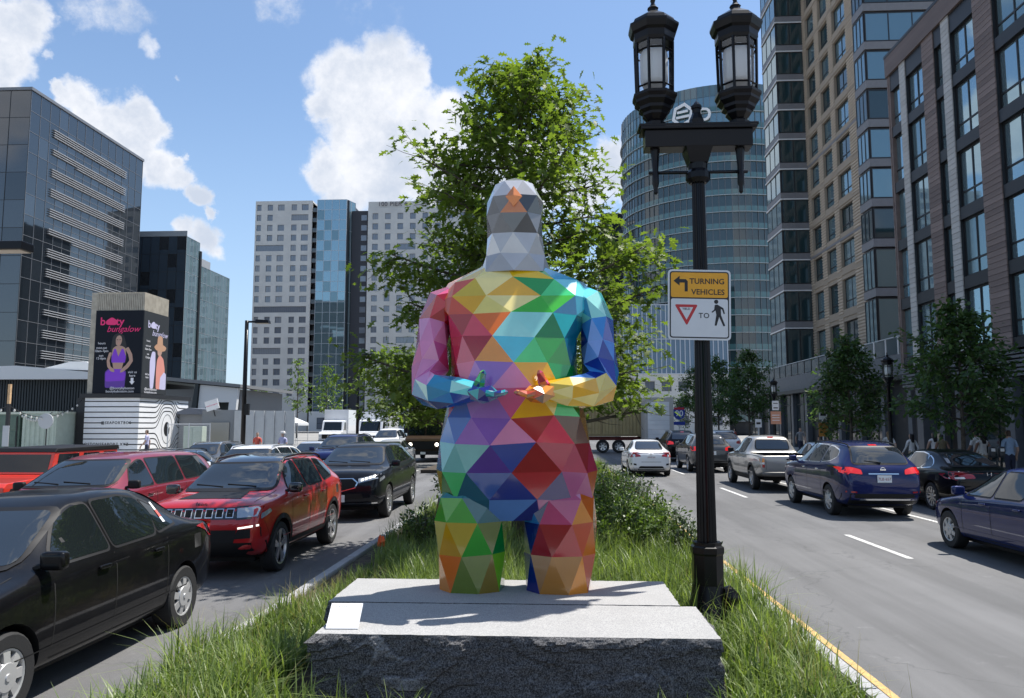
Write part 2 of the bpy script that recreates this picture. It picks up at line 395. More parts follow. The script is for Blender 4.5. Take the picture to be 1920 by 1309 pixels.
def facade(parent, P0, U, us, zs, holes, wallmat, depth=.25, gmat=None, fmat=None, mull=1, trans=(), fw=.07, name='wall', panes=True, tilt=0.0, wname='window', mullf=None, gm2=None):
    """wall sheet with real openings; each opening gets a window with its pane"""
    P0 = Vector(P0); U = Vector(U).normalized(); N = U.cross(Zv); b = MB()
    cov = set()
    for (i0, i1, j0, j1) in holes:
        for i in range(i0, i1):
            for j in range(j0, j1): cov.add((i, j))
    Q = lambda u, z, d=0.0: P0+U*u+Zv*z-N*d
    nzs, nus = len(zs)-1, len(us)-1
    for j in range(nzs):                                    # merge runs of solid cells
        i = 0
        while i < nus:
            if (i, j) in cov: i += 1; continue
            k = i
            while k < nus and (k, j) not in cov: k += 1
            b.quad(Q(us[i], zs[j]), Q(us[k], zs[j]), Q(us[k], zs[j+1]), Q(us[i], zs[j+1])); i = k
    for (i0, i1, j0, j1) in holes:
        a, c, z0, z1 = us[i0], us[i1], zs[j0], zs[j1]
        b.quad(Q(a, z0), Q(a, z1), Q(a, z1, depth), Q(a, z0, depth)); b.quad(Q(c, z0), Q(c, z0, depth), Q(c, z1, depth), Q(c, z1))
        b.quad(Q(a, z0), Q(a, z0, depth), Q(c, z0, depth), Q(c, z0)); b.quad(Q(a, z1), Q(c, z1), Q(c, z1, depth), Q(a, z1, depth))
    wall = b.build(name, wallmat, parent, world=True, fix=False)
    for h in holes:
        (i0, i1, j0, j1) = h
        mu = mullf(h) if mullf else mull
        gg = gm2 if (gm2 and random.random() < .38) else gmat
        fm, pm = win_mesh(us[i1]-us[i0], zs[j1]-zs[j0], mu, trans, fw, gg, fmat)
        o = link(wname, fm, parent); put(o, parent, Q(us[i0], zs[j0], depth), U, N)
        if panes:
            p = link('pane', pm, o)
            if tilt: p.rotation_euler = (random.uniform(-tilt, tilt), 0, random.uniform(-tilt, tilt))
    return wall
def curtain(parent, P0, U, us, zs, gmats, fmat, mw=.06, mproud=.08, band=None, bandmat=None, tilt=.002, name='pane', skip=None, hm=True):
    """glazed curtain wall: every pane an object, mullions and transoms one part"""
    P0 = Vector(P0); U = Vector(U).normalized(); N = U.cross(Zv); f = MB()
    Q = lambda u, z, d=0.0: P0+U*u+Zv*z+N*d
    for u in us: f.obox(Q(u-mw/2, zs[0], -.05), U*mw, Zv*(zs[-1]-zs[0]), N*(mproud+.05))
    if hm:
        for z in zs: f.obox(Q(us[0]+mw/2, z-mw/2, -.05), U*(us[-1]-us[0]-mw), Zv*mw, N*(mproud+.03))
    f.build('mullion', fmat, parent, world=True)
    cache = {}
    for i in range(len(us)-1):
        for j in range(len(zs)-1):
            if skip and skip(i, j): continue
            g_ = gmats[hash((i*7+j*13)) % len(gmats)] if len(gmats) > 1 and random.random() < .35 else gmats[0]
            k = (round(us[i+1]-us[i], 2), round(zs[j+1]-zs[j], 2), g_.name)
            if k not in cache:
                p = MB(); p.quad((-k[0]/2, 0, -k[1]/2), (k[0]/2, 0, -k[1]/2), (k[0]/2, 0, k[1]/2), (-k[0]/2, 0, k[1]/2)); cache[k] = p.mesh(name, g_)
            o = link(name, cache[k], parent); put(o, parent, Q((us[i]+us[i+1])/2, (zs[j]+zs[j+1])/2), U, N, tilt)
    if band:
        bm_ = MB()
        for z in zs[:-1]: bm_.obox(Q(us[0], z+mw/2, .01), U*(us[-1]-us[0]), Zv*band, N*.02)
        bm_.build('spandrel', bandmat, parent, world=True)
def lin(a, b, n): return [a+(b-a)*k/n for k in range(n+1)]

G_NIGHT = M('glass_deep_blue', (0.07, 0.10, 0.135), 0.04, metal=.45)
G_DARK = M('glass_dark', (0.012, 0.016, 0.021), 0.03, ior=1.95)
G_DARK2 = M('glass_dark_b', (0.017, 0.022, 0.028), 0.05, ior=2.1)
G_BLUE = M('glass_blue', (0.30, 0.43, 0.48), 0.03, metal=.75)
G_BLUE2 = M('glass_blue_b', (0.20, 0.30, 0.33), 0.05, metal=.6)
G_GREEN = M('glass_green', (0.020, 0.046, 0.052), 0.04, ior=1.8)
G_TEAL = M('spandrel_teal', (0.06, 0.15, 0.155), 0.15, ior=1.8)
G_GREY = M('glass_grey', (0.05, 0.055, 0.06), 0.06, ior=1.9)
MET_D = M('metal_dark', (0.035, 0.037, 0.040), 0.45, 0.5)
MET_G = M('metal_grey', (0.19, 0.195, 0.205), 0.45, 0.4, var=.08)
MET_L = M('metal_light', (0.52, 0.54, 0.56), 0.4, 0.5)
ROOFM = M('roof_grey', (0.12, 0.12, 0.125), 0.9)
def core(parent, x0, x1, y0, y1, z0, z1, mat=None, name='core'):
    b = MB(); b.box(x0, x1, y0, y1, z0, z1); return b.build(name, mat or MET_D, parent, world=True)

# --- dark glass office block, far left
b1 = thing('office_building', 'dark glass office block with white louver bands behind the billboard tower', 'building', (-110, 134, 0))
core(b1, -149.8, -85.25, 117.25, 151.2, 0, 56.6)
zf = lin(1.6, 56.8, 16)
curtain(b1, (-85, 151.4, 0), (0, -1, 0), lin(0, 34.4, 14), zf, [G_DARK, G_DARK2], MET_G, .07, .05, tilt=.0022)
curtain(b1, (-113, 117, 0), (1, 0, 0), lin(0, 28, 8), lin(1.6, 56.8, 12), [G_DARK2, G_DARK], MET_D, .08, .05, tilt=.0035, skip=lambda i, j: i < 4)
b = MB(); b.box(-113, -99.0, 116.95, 117.2, 0, 56.8); b.build('panel_wall', G_DARK2, b1, world=True)
b = MB(); b.box(-150, -84.8, 116.8, 151.6, 56.8, 57.3); b.build('parapet', MET_G, b1, world=True)
b = MB(); b.box(-150, -84.9, 116.9, 151.5, 0, 1.6); b.build('base', MET_D, b1, world=True)
LOUV = M('louver_white', (0.40, 0.41, 0.43), 0.45)
for k in range(2, 15):
    z = zf[k]+1.2; far = (k > 11)
    for q in range(4):
        l0, l1 = (6.2, 28.6)
        if k % 4 == 1 and q == 0: l1 = 22
        lb = MB(); lb.box(-84.95, -84.68, 151.4-l1-.0, 151.4-l0, z+q*.40, z+q*.40+.085); lb.build('louver', LOUV, b1, world=True)
# --- two-tone glass office behind it
b2 = thing('office_building', 'blue glass office tower with stepped roof left of the white apartment tower', 'building', (-92, 172, 0))
core(b2, -120, -80.3, 161.9, 167.8, 0, 43.0); core(b2, -120, -80.3, 168.2, 184.8, 0, 37.6)
curtain(b2, (-100, 161.6, 0), (1, 0, 0), lin(0, 20, 10), lin(0, 43.4, 11), [G_NIGHT, G_DARK2], MET_D, .07, .06, band=.9, bandmat=G_NIGHT)
curtain(b2, (-80, 168, 0), (0, -1, 0), lin(0, 6.4, 4), lin(0, 43.4, 11), [G_BLUE, G_BLUE2], MET_L, .05, .03, tilt=.003)
curtain(b2, (-80, 184.5, 0), (0, -1, 0), lin(0, 16.0, 9), lin(0, 38.3, 10), [G_BLUE, G_BLUE2], MET_L, .05, .03, tilt=.003)
b = MB(); b.box(-80.1, -79.7, 167.9, 168.6, 0, 41.5); b.build('corner_fin', MET_D, b2, world=True)
b = MB(); b.box(-100, -79.9, 161.5, 161.7, 43.4, 44.6); b.build('roof_screen', M('roof_screen', (.30, .34, .37), .3), b2, world=True)
b = MB(); b.box(-90, -82, 170, 178, 37.6, 41.0); b.build('roof_plant_room', MET_L, b2, world=True)

# --- white apartment tower ("100 PIER")
b3 = thing('apartment_tower', 'white precast apartment tower with glass stair shaft behind the parked traffic', 'building', (-62, 255, 0))
PRECAST = M('precast_white', (0.60, 0.59, 0.56), 0.75, var=.07, vscale=.25, dirt=.12)
PRECG = M('precast_dark', (0.045, 0.048, 0.058), 0.7)
G_WIN = M('glass_window', (0.16, 0.18, 0.215), 0.05, ior=2.0)
G_WIN2 = M('glass_window_b', (0.26, 0.28, 0.31), 0.08, ior=1.7)
TY = 245.0
fl = [8.0+3.42*k for k in range(20)]                        # sills
zs = [0.0]
for z in fl: zs += [z, z+2.05]
zs.append(76.0)
us = [0.0]
cols = [(.5, 2.0), (4.1, 5.9), (7.6, 9.8), (12.2, 14.0), (15.6, 17.9)]
for a, c in cols: us += [a, c]
us.append(19.2)
long_ = {1: (2, 11), 4: (0, 0), 8: (0, 9), 13: (0, 0), 15: (0, 5), 18: (6, 9)}
holes = []
for j in range(20):
    jj = 1+2*j; r = 19-j
    if r == 1: rng = [(1, 2), (3, 4), (7, 10)]
    elif r == 4: rng = [(1, 6), (7, 8), (9, 10)]
    elif r == 10: rng = [(1, 10)]
    elif r == 14: rng = [(1, 6), (7, 8), (9, 10)]
    else: rng = [(1, 2), (3, 4), (5, 6), (7, 8), (9, 10)]
    for a, c in rng:
        if j == 0 and a > 5: continue
        holes.append((a, c, jj, jj+1))
core(b3, -97.9, -79.0, TY+.6, TY+16, 0, 75.7, PRECG)
facade(b3, (-98.2, TY, 0), (1, 0, 0), us, zs, holes, PRECAST, .35, G_WIN, MET_G, fw=.10, mullf=lambda h: 1 if h[1]-h[0] == 1 else 3*(h[1]-h[0]), tilt=.004, gm2=G_WIN2)
b = MB(); b.box(-98.2, -79.0, TY+.02, TY+16, 76.0, 76.25); b.box(-98.2, -97.95, TY+.02, TY+16, 0, 76); b.box(-79.25, -79.0, TY+.4, TY+16, 0, 76); b.build('wall_return', PRECAST, b3, world=True)
core(b3, -79.0, -77.0, TY+2.2, TY+14, 0, 73, PRECG, 'balcony_recess')
for k in range(20):
    bb = MB(); bb.box(-79.0, -77.0, TY+.3, TY+2.2, fl[k]-.5, fl[k]-.25); bo = bb.build('balcony', MET_G, b3, world=True)
    bb = MB(); bb.box(-78.95, -77.05, TY+.3, TY+.36, fl[k]-.25, fl[k]+.85); bb.build('balcony_rail', M('balcony_glass', (.10, .12, .13), .1, ior=1.6), bo, world=True)
core(b3, -76.7, -66.6, TY-.6, TY+14, 0, 76, MET_D)
curtain(b3, (-77, TY-1.0, 4.5), (1, 0, 0), lin(0, 9.8, 4), lin(0, 71.6, 21), [G_BLUE, G_BLUE2], MET_L, .12, .08, tilt=.004)
V = Vector((1.75, 4.5, 0))
curtain(b3, (-67.2, TY-1.0, 4.5), V, lin(0, V.length, 2), lin(0, 71.6, 7), [G_BLUE2], MET_L, .14, .08, tilt=.002)
core(b3, -66.0, -60.3, TY+1.5, TY+14, 0, 72.9, PRECG, 'dark_slab')
for k in range(19):
    fm, pm = win_mesh(1.9, 1.9, 0, (), .08, G_WIN, MET_G); o = link('window', fm, b3); put(o, b3, (-62.9, TY+1.42, fl[k]), Vector((1, 0, 0)), Vector((0, -1, 0))); link('pane', pm, o)
us2 = [0.0]; 
for k in range(9): us2 += [1.5+4.15*k, 1.5+4.15*k+1.9]
us2.append(39.0)
zs2 = zs[:-1][:-2]+[72.6]
holes = []
for j in range(19):
    r = 18-j; a = 1
    while a <= 17:
        wd = 3 if ((r in (3, 7, 12) and a in (5, 13)) or (r == 16 and a == 3)) else 1
        holes.append((a, a+wd, 1+2*j, 2+2*j)); a += wd+1
facade(b3, (-60.3, TY, 0), (1, 0, 0), us2, zs2, holes, PRECAST, .35, G_WIN, MET_G, fw=.10, mullf=lambda h: 1 if h[1]-h[0] == 1 else 4, tilt=.004, gm2=G_WIN2)
core(b3, -60.0, -21.6, TY+.6, TY+16, 0, 72.3, PRECG)
b = MB(); b.box(-60.3, -21.4, TY+.02, TY+16, 72.6, 73.4); b.box(-60.3, -60.05, TY+.02, TY+16, 0, 72.6); b.box(-60.3, -40, TY+.3, TY+.7, 73.4, 75.6); b.build('wall_return', PRECAST, b3, world=True)
o = text('roof_lettering', '100 PIER 4', 2.1, M('sign_dark', (.10, .09, .10), .6), b3, Vector((-52.2, TY-.1, 74.6-0.0))-b3.location, extrude=.05, spacing=1.05)
b = MB(); b.prism([(-38, 73.4), (-22, 73.4), (-22, 71.2+3), (-38, 77)], 'y', TY+2, TY+15); b.build('roof_plant_room', MET_G, b3, world=True)
b = MB(); b.box(-77.2, -64, TY-4, TY-1.2, 0, 6.4); b.build('entrance_canopy', M('white_panel', (.68, .68, .67), .6), b3, world=True)
fm, pm = win_mesh(8.5, 3.6, 3, (.5,), .12, G_WIN, MET_D); o = link('window', fm, b3); put(o, b3, (-74.5, TY-4.05, .8), Vector((1, 0, 0)), Vector((0, -1, 0))); link('pane', pm, o)

# --- round glass office tower behind the lamp
b4 = thing('round_tower', 'round green glass office tower behind the street lamp', 'building', (46, 212, 0))
cx, cy, RR = 46.0, 212.0, 26.0
SILL = M('sill_white', (0.36, 0.41, 0.42), 0.4, 0.2)
nseg = 40; a0, a1 = PI+.05, 2*PI-.55; nf = 19; fh = 4.25; zb = 3.0
drum = MB(); drum.lathe([(RR-.5, 0), (RR-.5, 86)], c=(cx, cy, 0), n=72); drum.build('core', MET_D, b4, world=True)
segs = [(a0+(a1-a0)*k/14) for k in range(15)]
GRAYG = M('glass_lit_grey', (0.05, 0.075, 0.08), 0.08, ior=1.8)
for j in range(nf):
    z0 = zb+j*fh
    for k in range(14):
        aA, aB = segs[k], segs[k+1]; am = (aA+aB)/2
        U = Vector((-math.sin(am), math.cos(am), 0)); P = Vector((cx+RR*math.cos(aA), cy+RR*math.sin(aA), z0+1.5)); Q2 = Vector((cx+RR*math.cos(aB), cy+RR*math.sin(aB), z0+1.5))
        wdt = (Q2-P).length; N = U.cross(Zv); key = ('rt', j > 15)
        if key not in WCACHE:
            p = MB(); p.quad((0, 0, 0), (wdt, 0, 0), (wdt, 0, fh-1.55), (0, 0, fh-1.55)); WCACHE[key] = p.mesh('pane', G_GREEN if j <= 15 else G_BLUE2)
        o = link('pane', WCACHE[key], b4); put(o, b4, P, U, N, .004)
    ring = MB(); prof = [(RR, z0+.12), (RR+.02, z0+1.5), (RR-.2, z0+1.5), (RR-.2, z0+.12)]
    ring.lathe(prof+[prof[0]], c=(cx, cy, 0), n=84, caps=False); ring.build('spandrel', G_TEAL, b4, world=True)
    ring = MB(); prof = [(RR+.35, z0-.06), (RR+.35, z0+.10), (RR-.2, z0+.10), (RR-.2, z0-.06)]
    ring.lathe(prof+[prof[0]], c=(cx, cy, 0), n=84, caps=False); ring.build('ledge', SILL if j % 1 == 0 else MET_G, b4, world=True)
mm = MB()
for k in range(43):
    a = a0+(a1-a0)*k/42; mm.obox((cx+(RR-.05)*math.cos(a), cy+(RR-.05)*math.sin(a), zb), Vector((-math.sin(a), math.cos(a), 0))*.10, Vector((math.cos(a), math.sin(a), 0))*.16, Zv*(nf*fh+2.8))
mm.build('mullion', MET_G, b4, world=True)
ring = MB(); ring.lathe([(RR, zb+nf*fh), (RR, zb+nf*fh+2.8), (RR-.1, zb+nf*fh+2.8), (RR-.1, zb+nf*fh)], c=(cx, cy, 0), n=84, caps=False); ring.build('roof_screen', M('screen_glass', (.10, .17, .20), .08, ior=1.7), b4, world=True)
SW = M('sign_white', (.80, .80, .80), .5)
sa = 4.32
def on_drum(a, r, z): return Vector((cx+r*math.cos(a), cy+r*math.sin(a), z))
pz = 79.6
o = text('logo_letter', 'p', 7.5, SW, b4, on_drum(4.415, RR+.6, pz)-b4.location, (PI/2, 0, 4.415+PI/2), extrude=.15)
hx = MB()
for k in range(6):
    aA, aB = 2*PI*k/6+.3, 2*PI*(k+1)/6+.3; am = 4.21; U = Vector((-math.sin(am), math.cos(am), 0)); N = Vector((math.cos(am), math.sin(am), 0)); c0 = on_drum(am, RR+.5, pz+.2)
    pts = [c0+U*math.cos(t)*r+Zv*math.sin(t)*r*1.1 for r, t in ((2.9, aA), (2.9, aB), (2.1, aB), (2.1, aA))]
    hx.add(pts+[p+N*.2 for p in pts], [(0, 1, 2, 3), (7, 6, 5, 4), (0, 4, 5, 1), (2, 6, 7, 3)])
hx.obox(c0-U*1.7-Zv*.8, U*3.4, Zv*.6, N*.2); hx.obox(c0-U*1.4+Zv*.5, U*2.8, Zv*.6, N*.2)
hx.build('logo_mark', SW, b4, world=True)

# --- pale striped glass building and dark tower between statue and lamp
b5 = thing('pale_office', 'pale blue finned glass building seen low between oak and lamp post', 'building', (26, 160, 0))
core(b5, 14.2, 34, 150.4, 170, 0, 24.5)
curtain(b5, (14, 150, 12), (1, 0, 0), lin(0, 20, 22), lin(0, 13.5, 2), [M('glass_pale', (.20, .29, .38), .12, ior=1.8)], M('fin_white', (.55, .60, .66), .4), .16, .22, tilt=.002)
us = [0]; 
for k in range(6): us += [.8+3.2*k, .8+3.2*k+1.9]
us.append(20)
facade(b5, (14, 149.9, 0), (1, 0, 0), us, [0, 2.0, 3.9, 5.3, 7.2, 8.6, 10.5, 12.0], [(1+2*i, 2+2*i, 1+2*j, 2+2*j) for i in range(6) for j in range(3)], PRECAST, .3, G_WIN, MET_G, fw=.1, tilt=.003)
b5b = thing('dark_tower', 'slim dark glass tower half hidden behind the oak crown', 'building', (28, 270, 0))
core(b5b, 17.2, 40, 260.4, 285, 0, 74.2)
curtain(b5b, (17, 260, 0), (1, 0, 0), lin(0, 23, 9), lin(0, 74.6, 20), [G_DARK2, G_DARK], MET_D, .12, .08, tilt=.004)

# ================================================================ vehicles
RUBBER = M('tyre_rubber', (0.016, 0.016, 0.017), 0.75, bump=0.2, bscale=90)
BLACKP = M('black_plastic', (0.010, 0.010, 0.011), 0.55, spec=.25)
GLOSSB = M('gloss_black', (0.008, 0.008, 0.009), 0.12, coat=1)
WSGLASS = M('windscreen_glass', (0.012, 0.015, 0.016), 0.02, ior=2.15)
CARGLASS = M('car_glass', (0.008, 0.011, 0.012), 0.02, ior=1.6)
ALLOY = M('alloy_rim', (0.55, 0.55, 0.56), 0.28, metal=0.85)
HUBCAP = M('hubcap_silver', (0.50, 0.50, 0.50), 0.38, metal=0.45)
CHROME = M('chrome', (0.75, 0.76, 0.78), 0.12, metal=1.0)
DARKRIM = M('dark_rim', (0.03, 0.03, 0.03), 0.35, metal=0.6)
LAMPCLR = M('headlamp_glass', (0.42, 0.45, 0.48), 0.08, metal=0.55, coat=1)
LAMPLIT = M('headlamp_lit', (0.9, 0.88, 0.8), 0.2, emit=(1, 0.93, 0.8), estr=2.2)
DRL = M('daylight_strip', (0.9, 0.9, 0.88), 0.2, emit=(1, 0.95, 0.85), estr=0.9)
TAILRED = M('tail_red', (0.36, 0.012, 0.014), 0.12, coat=1)
TAILLIT = M('tail_lit', (0.45, 0.010, 0.012), 0.15, emit=(1, 0.03, 0.025), estr=0.28, coat=1)
AMBER = M('amber_lens', (0.75, 0.25, 0.03), 0.2, coat=1)
CLEARL = M('white_lens', (0.75, 0.72, 0.70), 0.2, coat=1)
PLATE = M('plate_white', (0.72, 0.74, 0.74), 0.4)
PLATETX = M('plate_red', (0.30, 0.05, 0.06), 0.5)
SEAM = M('panel_gap', (0.006, 0.006, 0.006), 0.8)
STICK = M('sticker_white', (0.78, 0.80, 0.82), 0.5)

def paint(name, col, metal=0.15, rough=0.32, dirt=0.03): return M('paint_'+name, col, rough, metal, coat=(0.5 if max(col) < .05 else 0.9), dirt=dirt, coat_rough=0.03, spec=(0.04 if max(col) < .1 else 0.4))

ARCH = {
 'sedan': dict(
  top=[(0,.40),(.012,.475),(.04,.545),(.10,.585),(.245,.655),(.40,.925),(.47,.985),(.56,1.0),(.66,.985),(.75,.93),(.875,.725),(.93,.705),(.985,.675),(1,.56)],
  belt=[(0,.40),(.04,.50),(.10,.54),(.245,.605),(.56,.635),(.80,.665),(.93,.665),(1,.55)],
  wt=[(0,.5),(.04,.60),(.10,.68),(.245,.76),(.40,.60),(.56,.64),(.75,.60),(.875,.68),(.93,.72),(1,.62)],
  wm=[(0,.66),(.015,.78),(.05,.90),(.12,.965),(.25,1),(.75,1),(.90,.965),(.97,.90),(.99,.84),(1,.76)],
  fa=.19, ra=.785, bot=.135, mirror=(.285,.655),
  win=[[(.315,.655),(.485,.665),(.485,.925),(.445,.915),(.395,.855)],[(.500,.668),(.660,.680),(.690,.80),(.66,.905),(.60,.935),(.500,.930)],[(.672,.685),(.765,.715),(.755,.76),(.72,.835),(.675,.89),(.69,.80)]],
  wind=[(-.70,.675),(.70,.675),(.555,.905),(-.555,.905)], rear=[(-.62,.745),(.62,.745),(.52,.925),(-.52,.925)],
  doors=[.300,.4925,.70], dz=(.20,.64)),
 'suv': dict(
  top=[(0,.44),(.008,.54),(.022,.615),(.055,.655),(.235,.70),(.365,.935),(.43,.985),(.58,1.0),(.78,.985),(.895,.945),(.935,.82),(.965,.70),(.99,.64),(1,.48)],
  belt=[(0,.44),(.022,.575),(.055,.61),(.235,.645),(.58,.665),(.86,.70),(.965,.66),(1,.48)],
  wt=[(0,.62),(.022,.74),(.055,.79),(.235,.82),(.365,.64),(.58,.67),(.78,.66),(.895,.61),(.965,.72),(1,.66)],
  wm=[(0,.80),(.010,.875),(.03,.94),(.08,.98),(.2,1),(.78,1),(.92,.97),(.975,.91),(.99,.86),(1,.78)],
  fa=.185, ra=.785, bot=.155, mirror=(.275,.675),
  win=[[(.300,.685),(.470,.692),(.470,.935),(.425,.930),(.375,.875)],[(.487,.694),(.665,.706),(.675,.925),(.487,.937)],[(.685,.708),(.80,.735),(.845,.79),(.825,.87),(.745,.915),(.69,.923)]],
  wind=[(-.74,.712),(.74,.712),(.595,.918),(-.595,.918)], rear=[(-.66,.715),(.66,.715),(.56,.915),(-.56,.915)],
  doors=[.285,.4785,.69], dz=(.24,.66)),
 'van': dict(
  top=[(0,.38),(.012,.47),(.03,.56),(.06,.60),(.175,.675),(.335,.93),(.42,.985),(.55,1.0),(.80,.985),(.935,.945),(.965,.80),(.985,.62),(1,.45)],
  belt=[(0,.38),(.03,.52),(.06,.56),(.175,.605),(.55,.64),(.90,.66),(.985,.60),(1,.45)],
  wt=[(0,.52),(.03,.64),(.06,.70),(.175,.80),(.335,.66),(.55,.70),(.80,.70),(.935,.66),(.985,.76),(1,.68)],
  wm=[(0,.70),(.012,.80),(.04,.92),(.10,.975),(.22,1),(.80,1),(.93,.975),(.975,.93),(.99,.88),(1,.80)],
  fa=.18, ra=.78, bot=.13, mirror=(.255,.655),
  win=[[(.275,.650),(.420,.658),(.420,.915),(.395,.91),(.335,.85)],[(.437,.660),(.640,.670),(.640,.925),(.437,.922)],[(.657,.672),(.86,.69),(.885,.75),(.855,.905),(.657,.925)]],
  wind=[(-.76,.695),(.76,.695),(.61,.915),(-.61,.915)], rear=[(-.70,.66),(.70,.66),(.62,.91),(-.62,.91)],
  doors=[.262,.4285,.6485], dz=(.20,.63)),
 'pickup': dict(
  top=[(0,.40),(.012,.50),(.03,.60),(.06,.635),(.235,.685),(.335,.925),(.39,.985),(.48,1.0),(.58,.985),(.615,.93),(.640,.72),(.660,.665),(.70,.66),(.985,.66),(.995,.64),(1,.55)],
  belt=[(0,.40),(.03,.56),(.06,.60),(.235,.635),(.58,.645),(.66,.645),(.985,.645),(1,.54)],
  wt=[(0,.56),(.03,.70),(.06,.76),(.235,.82),(.335,.66),(.48,.68),(.615,.66),(.66,.90),(1,.90)],
  wm=[(0,.76),(.012,.84),(.04,.93),(.10,.98),(.22,1),(.97,1),(.99,.985),(1,.97)],
  fa=.165, ra=.765, bot=.22, mirror=(.265,.665),
  win=[[(.290,.672),(.435,.676),(.435,.93),(.40,.93),(.355,.87)],[(.450,.678),(.575,.682),(.590,.90),(.565,.93),(.450,.934)]],
  wind=[(-.74,.705),(.74,.705),(.61,.915),(-.61,.915)], rear=[(-.60,.735),(.60,.735),(.56,.90),(-.56,.90)],
  doors=[.272,.4425,.60], dz=(.26,.64)),
}

class CarSurf:
    """ray casting on to the finished body, in car coordinates: +Y is the nose"""
    def __init__(s, me, L, W, H):
        me.calc_loop_triangles()
        s.t = BVHTree.FromPolygons([v.co[:] for v in me.vertices], [p.vertices[:] for p in me.polygons]); s.L, s.W, s.H = L, W, H
    def hit(s, axis, a, b):
        if axis in ('r', 'l'):
            sg = 1 if axis == 'r' else -1; o = Vector((sg*4, a, b)); d = Vector((-sg, 0, 0))
        elif axis == 'f': o = Vector((a, 8, b)); d = Vector((0, -1, 0))
        elif axis == 'b': o = Vector((a, -8, b)); d = Vector((0, 1, 0))
        else: o = Vector((a, b, 5)); d = Vector((0, 0, -1))
        p, n, i, _ = s.t.ray_cast(o, d)
        if p is None:
            q = Vector((0.9*s.W/2*(1 if axis == 'r' else -1), a, b)) if axis in 'rl' else Vector((a, s.L/2*(1 if axis == 'f' else -1), b)) if axis in 'fb' else Vector((a, b, s.H))
            p, n, i, _ = s.t.find_nearest(q)
            if n.dot(d) > 0: n = -n
            p = p.copy()
            if axis in 'rl': p.y = a; p.z = b
            return p, -d
        if n.dot(d) > 0: n = -n
        return p, n
    def decal(s, name, pts, axis, mat, parent, off=0.004, res=0.12, mirror=False, flat=0.0):
        outs = []
        for ax in ([axis] if not mirror else (['r', 'l'] if axis in 'rl' else [axis])):
            bm = bmesh.new(); vs = [bm.verts.new((p[0], p[1], 0)) for p in pts]
            try: bm.faces.new(vs)
            except ValueError: bm.free(); continue
            xs = [p[0] for p in pts]; ys = [p[1] for p in pts]
            for k, (lo, hi) in enumerate(((min(xs), max(xs)), (min(ys), max(ys)))):
                n = int((hi-lo)/res)
                for i in range(1, n+1):
                    t = lo+(hi-lo)*i/(n+1); co = (t, 0, 0) if k == 0 else (0, t, 0); no = (1, 0, 0) if k == 0 else (0, 1, 0)
                    bmesh.ops.bisect_plane(bm, geom=bm.verts[:]+bm.edges[:]+bm.faces[:], plane_co=co, plane_no=no)
            bmesh.ops.triangulate(bm, faces=bm.faces[:])
            for v in bm.verts:
                p, n = s.hit(ax, v.co.x, v.co.y); v.co = p+n*off
            bmesh.ops.recalc_face_normals(bm, faces=bm.faces)
            for f in bm.faces:
                p, n = s.hit(ax, *( (f.calc_center_median().y, f.calc_center_median().z) if ax in 'rl' else (f.calc_center_median().x, f.calc_center_median().z) if ax in 'fb' else (f.calc_center_median().x, f.calc_center_median().y)))
                if f.normal.dot(n) < 0: f.normal_flip()
            me = bpy.data.meshes.new(name); bm.to_mesh(me); bm.free(); me.materials.append(mat)
            me.polygons.foreach_set('use_smooth', [True]*len(me.polygons)); outs.append(link(name, me, parent))
        return outs

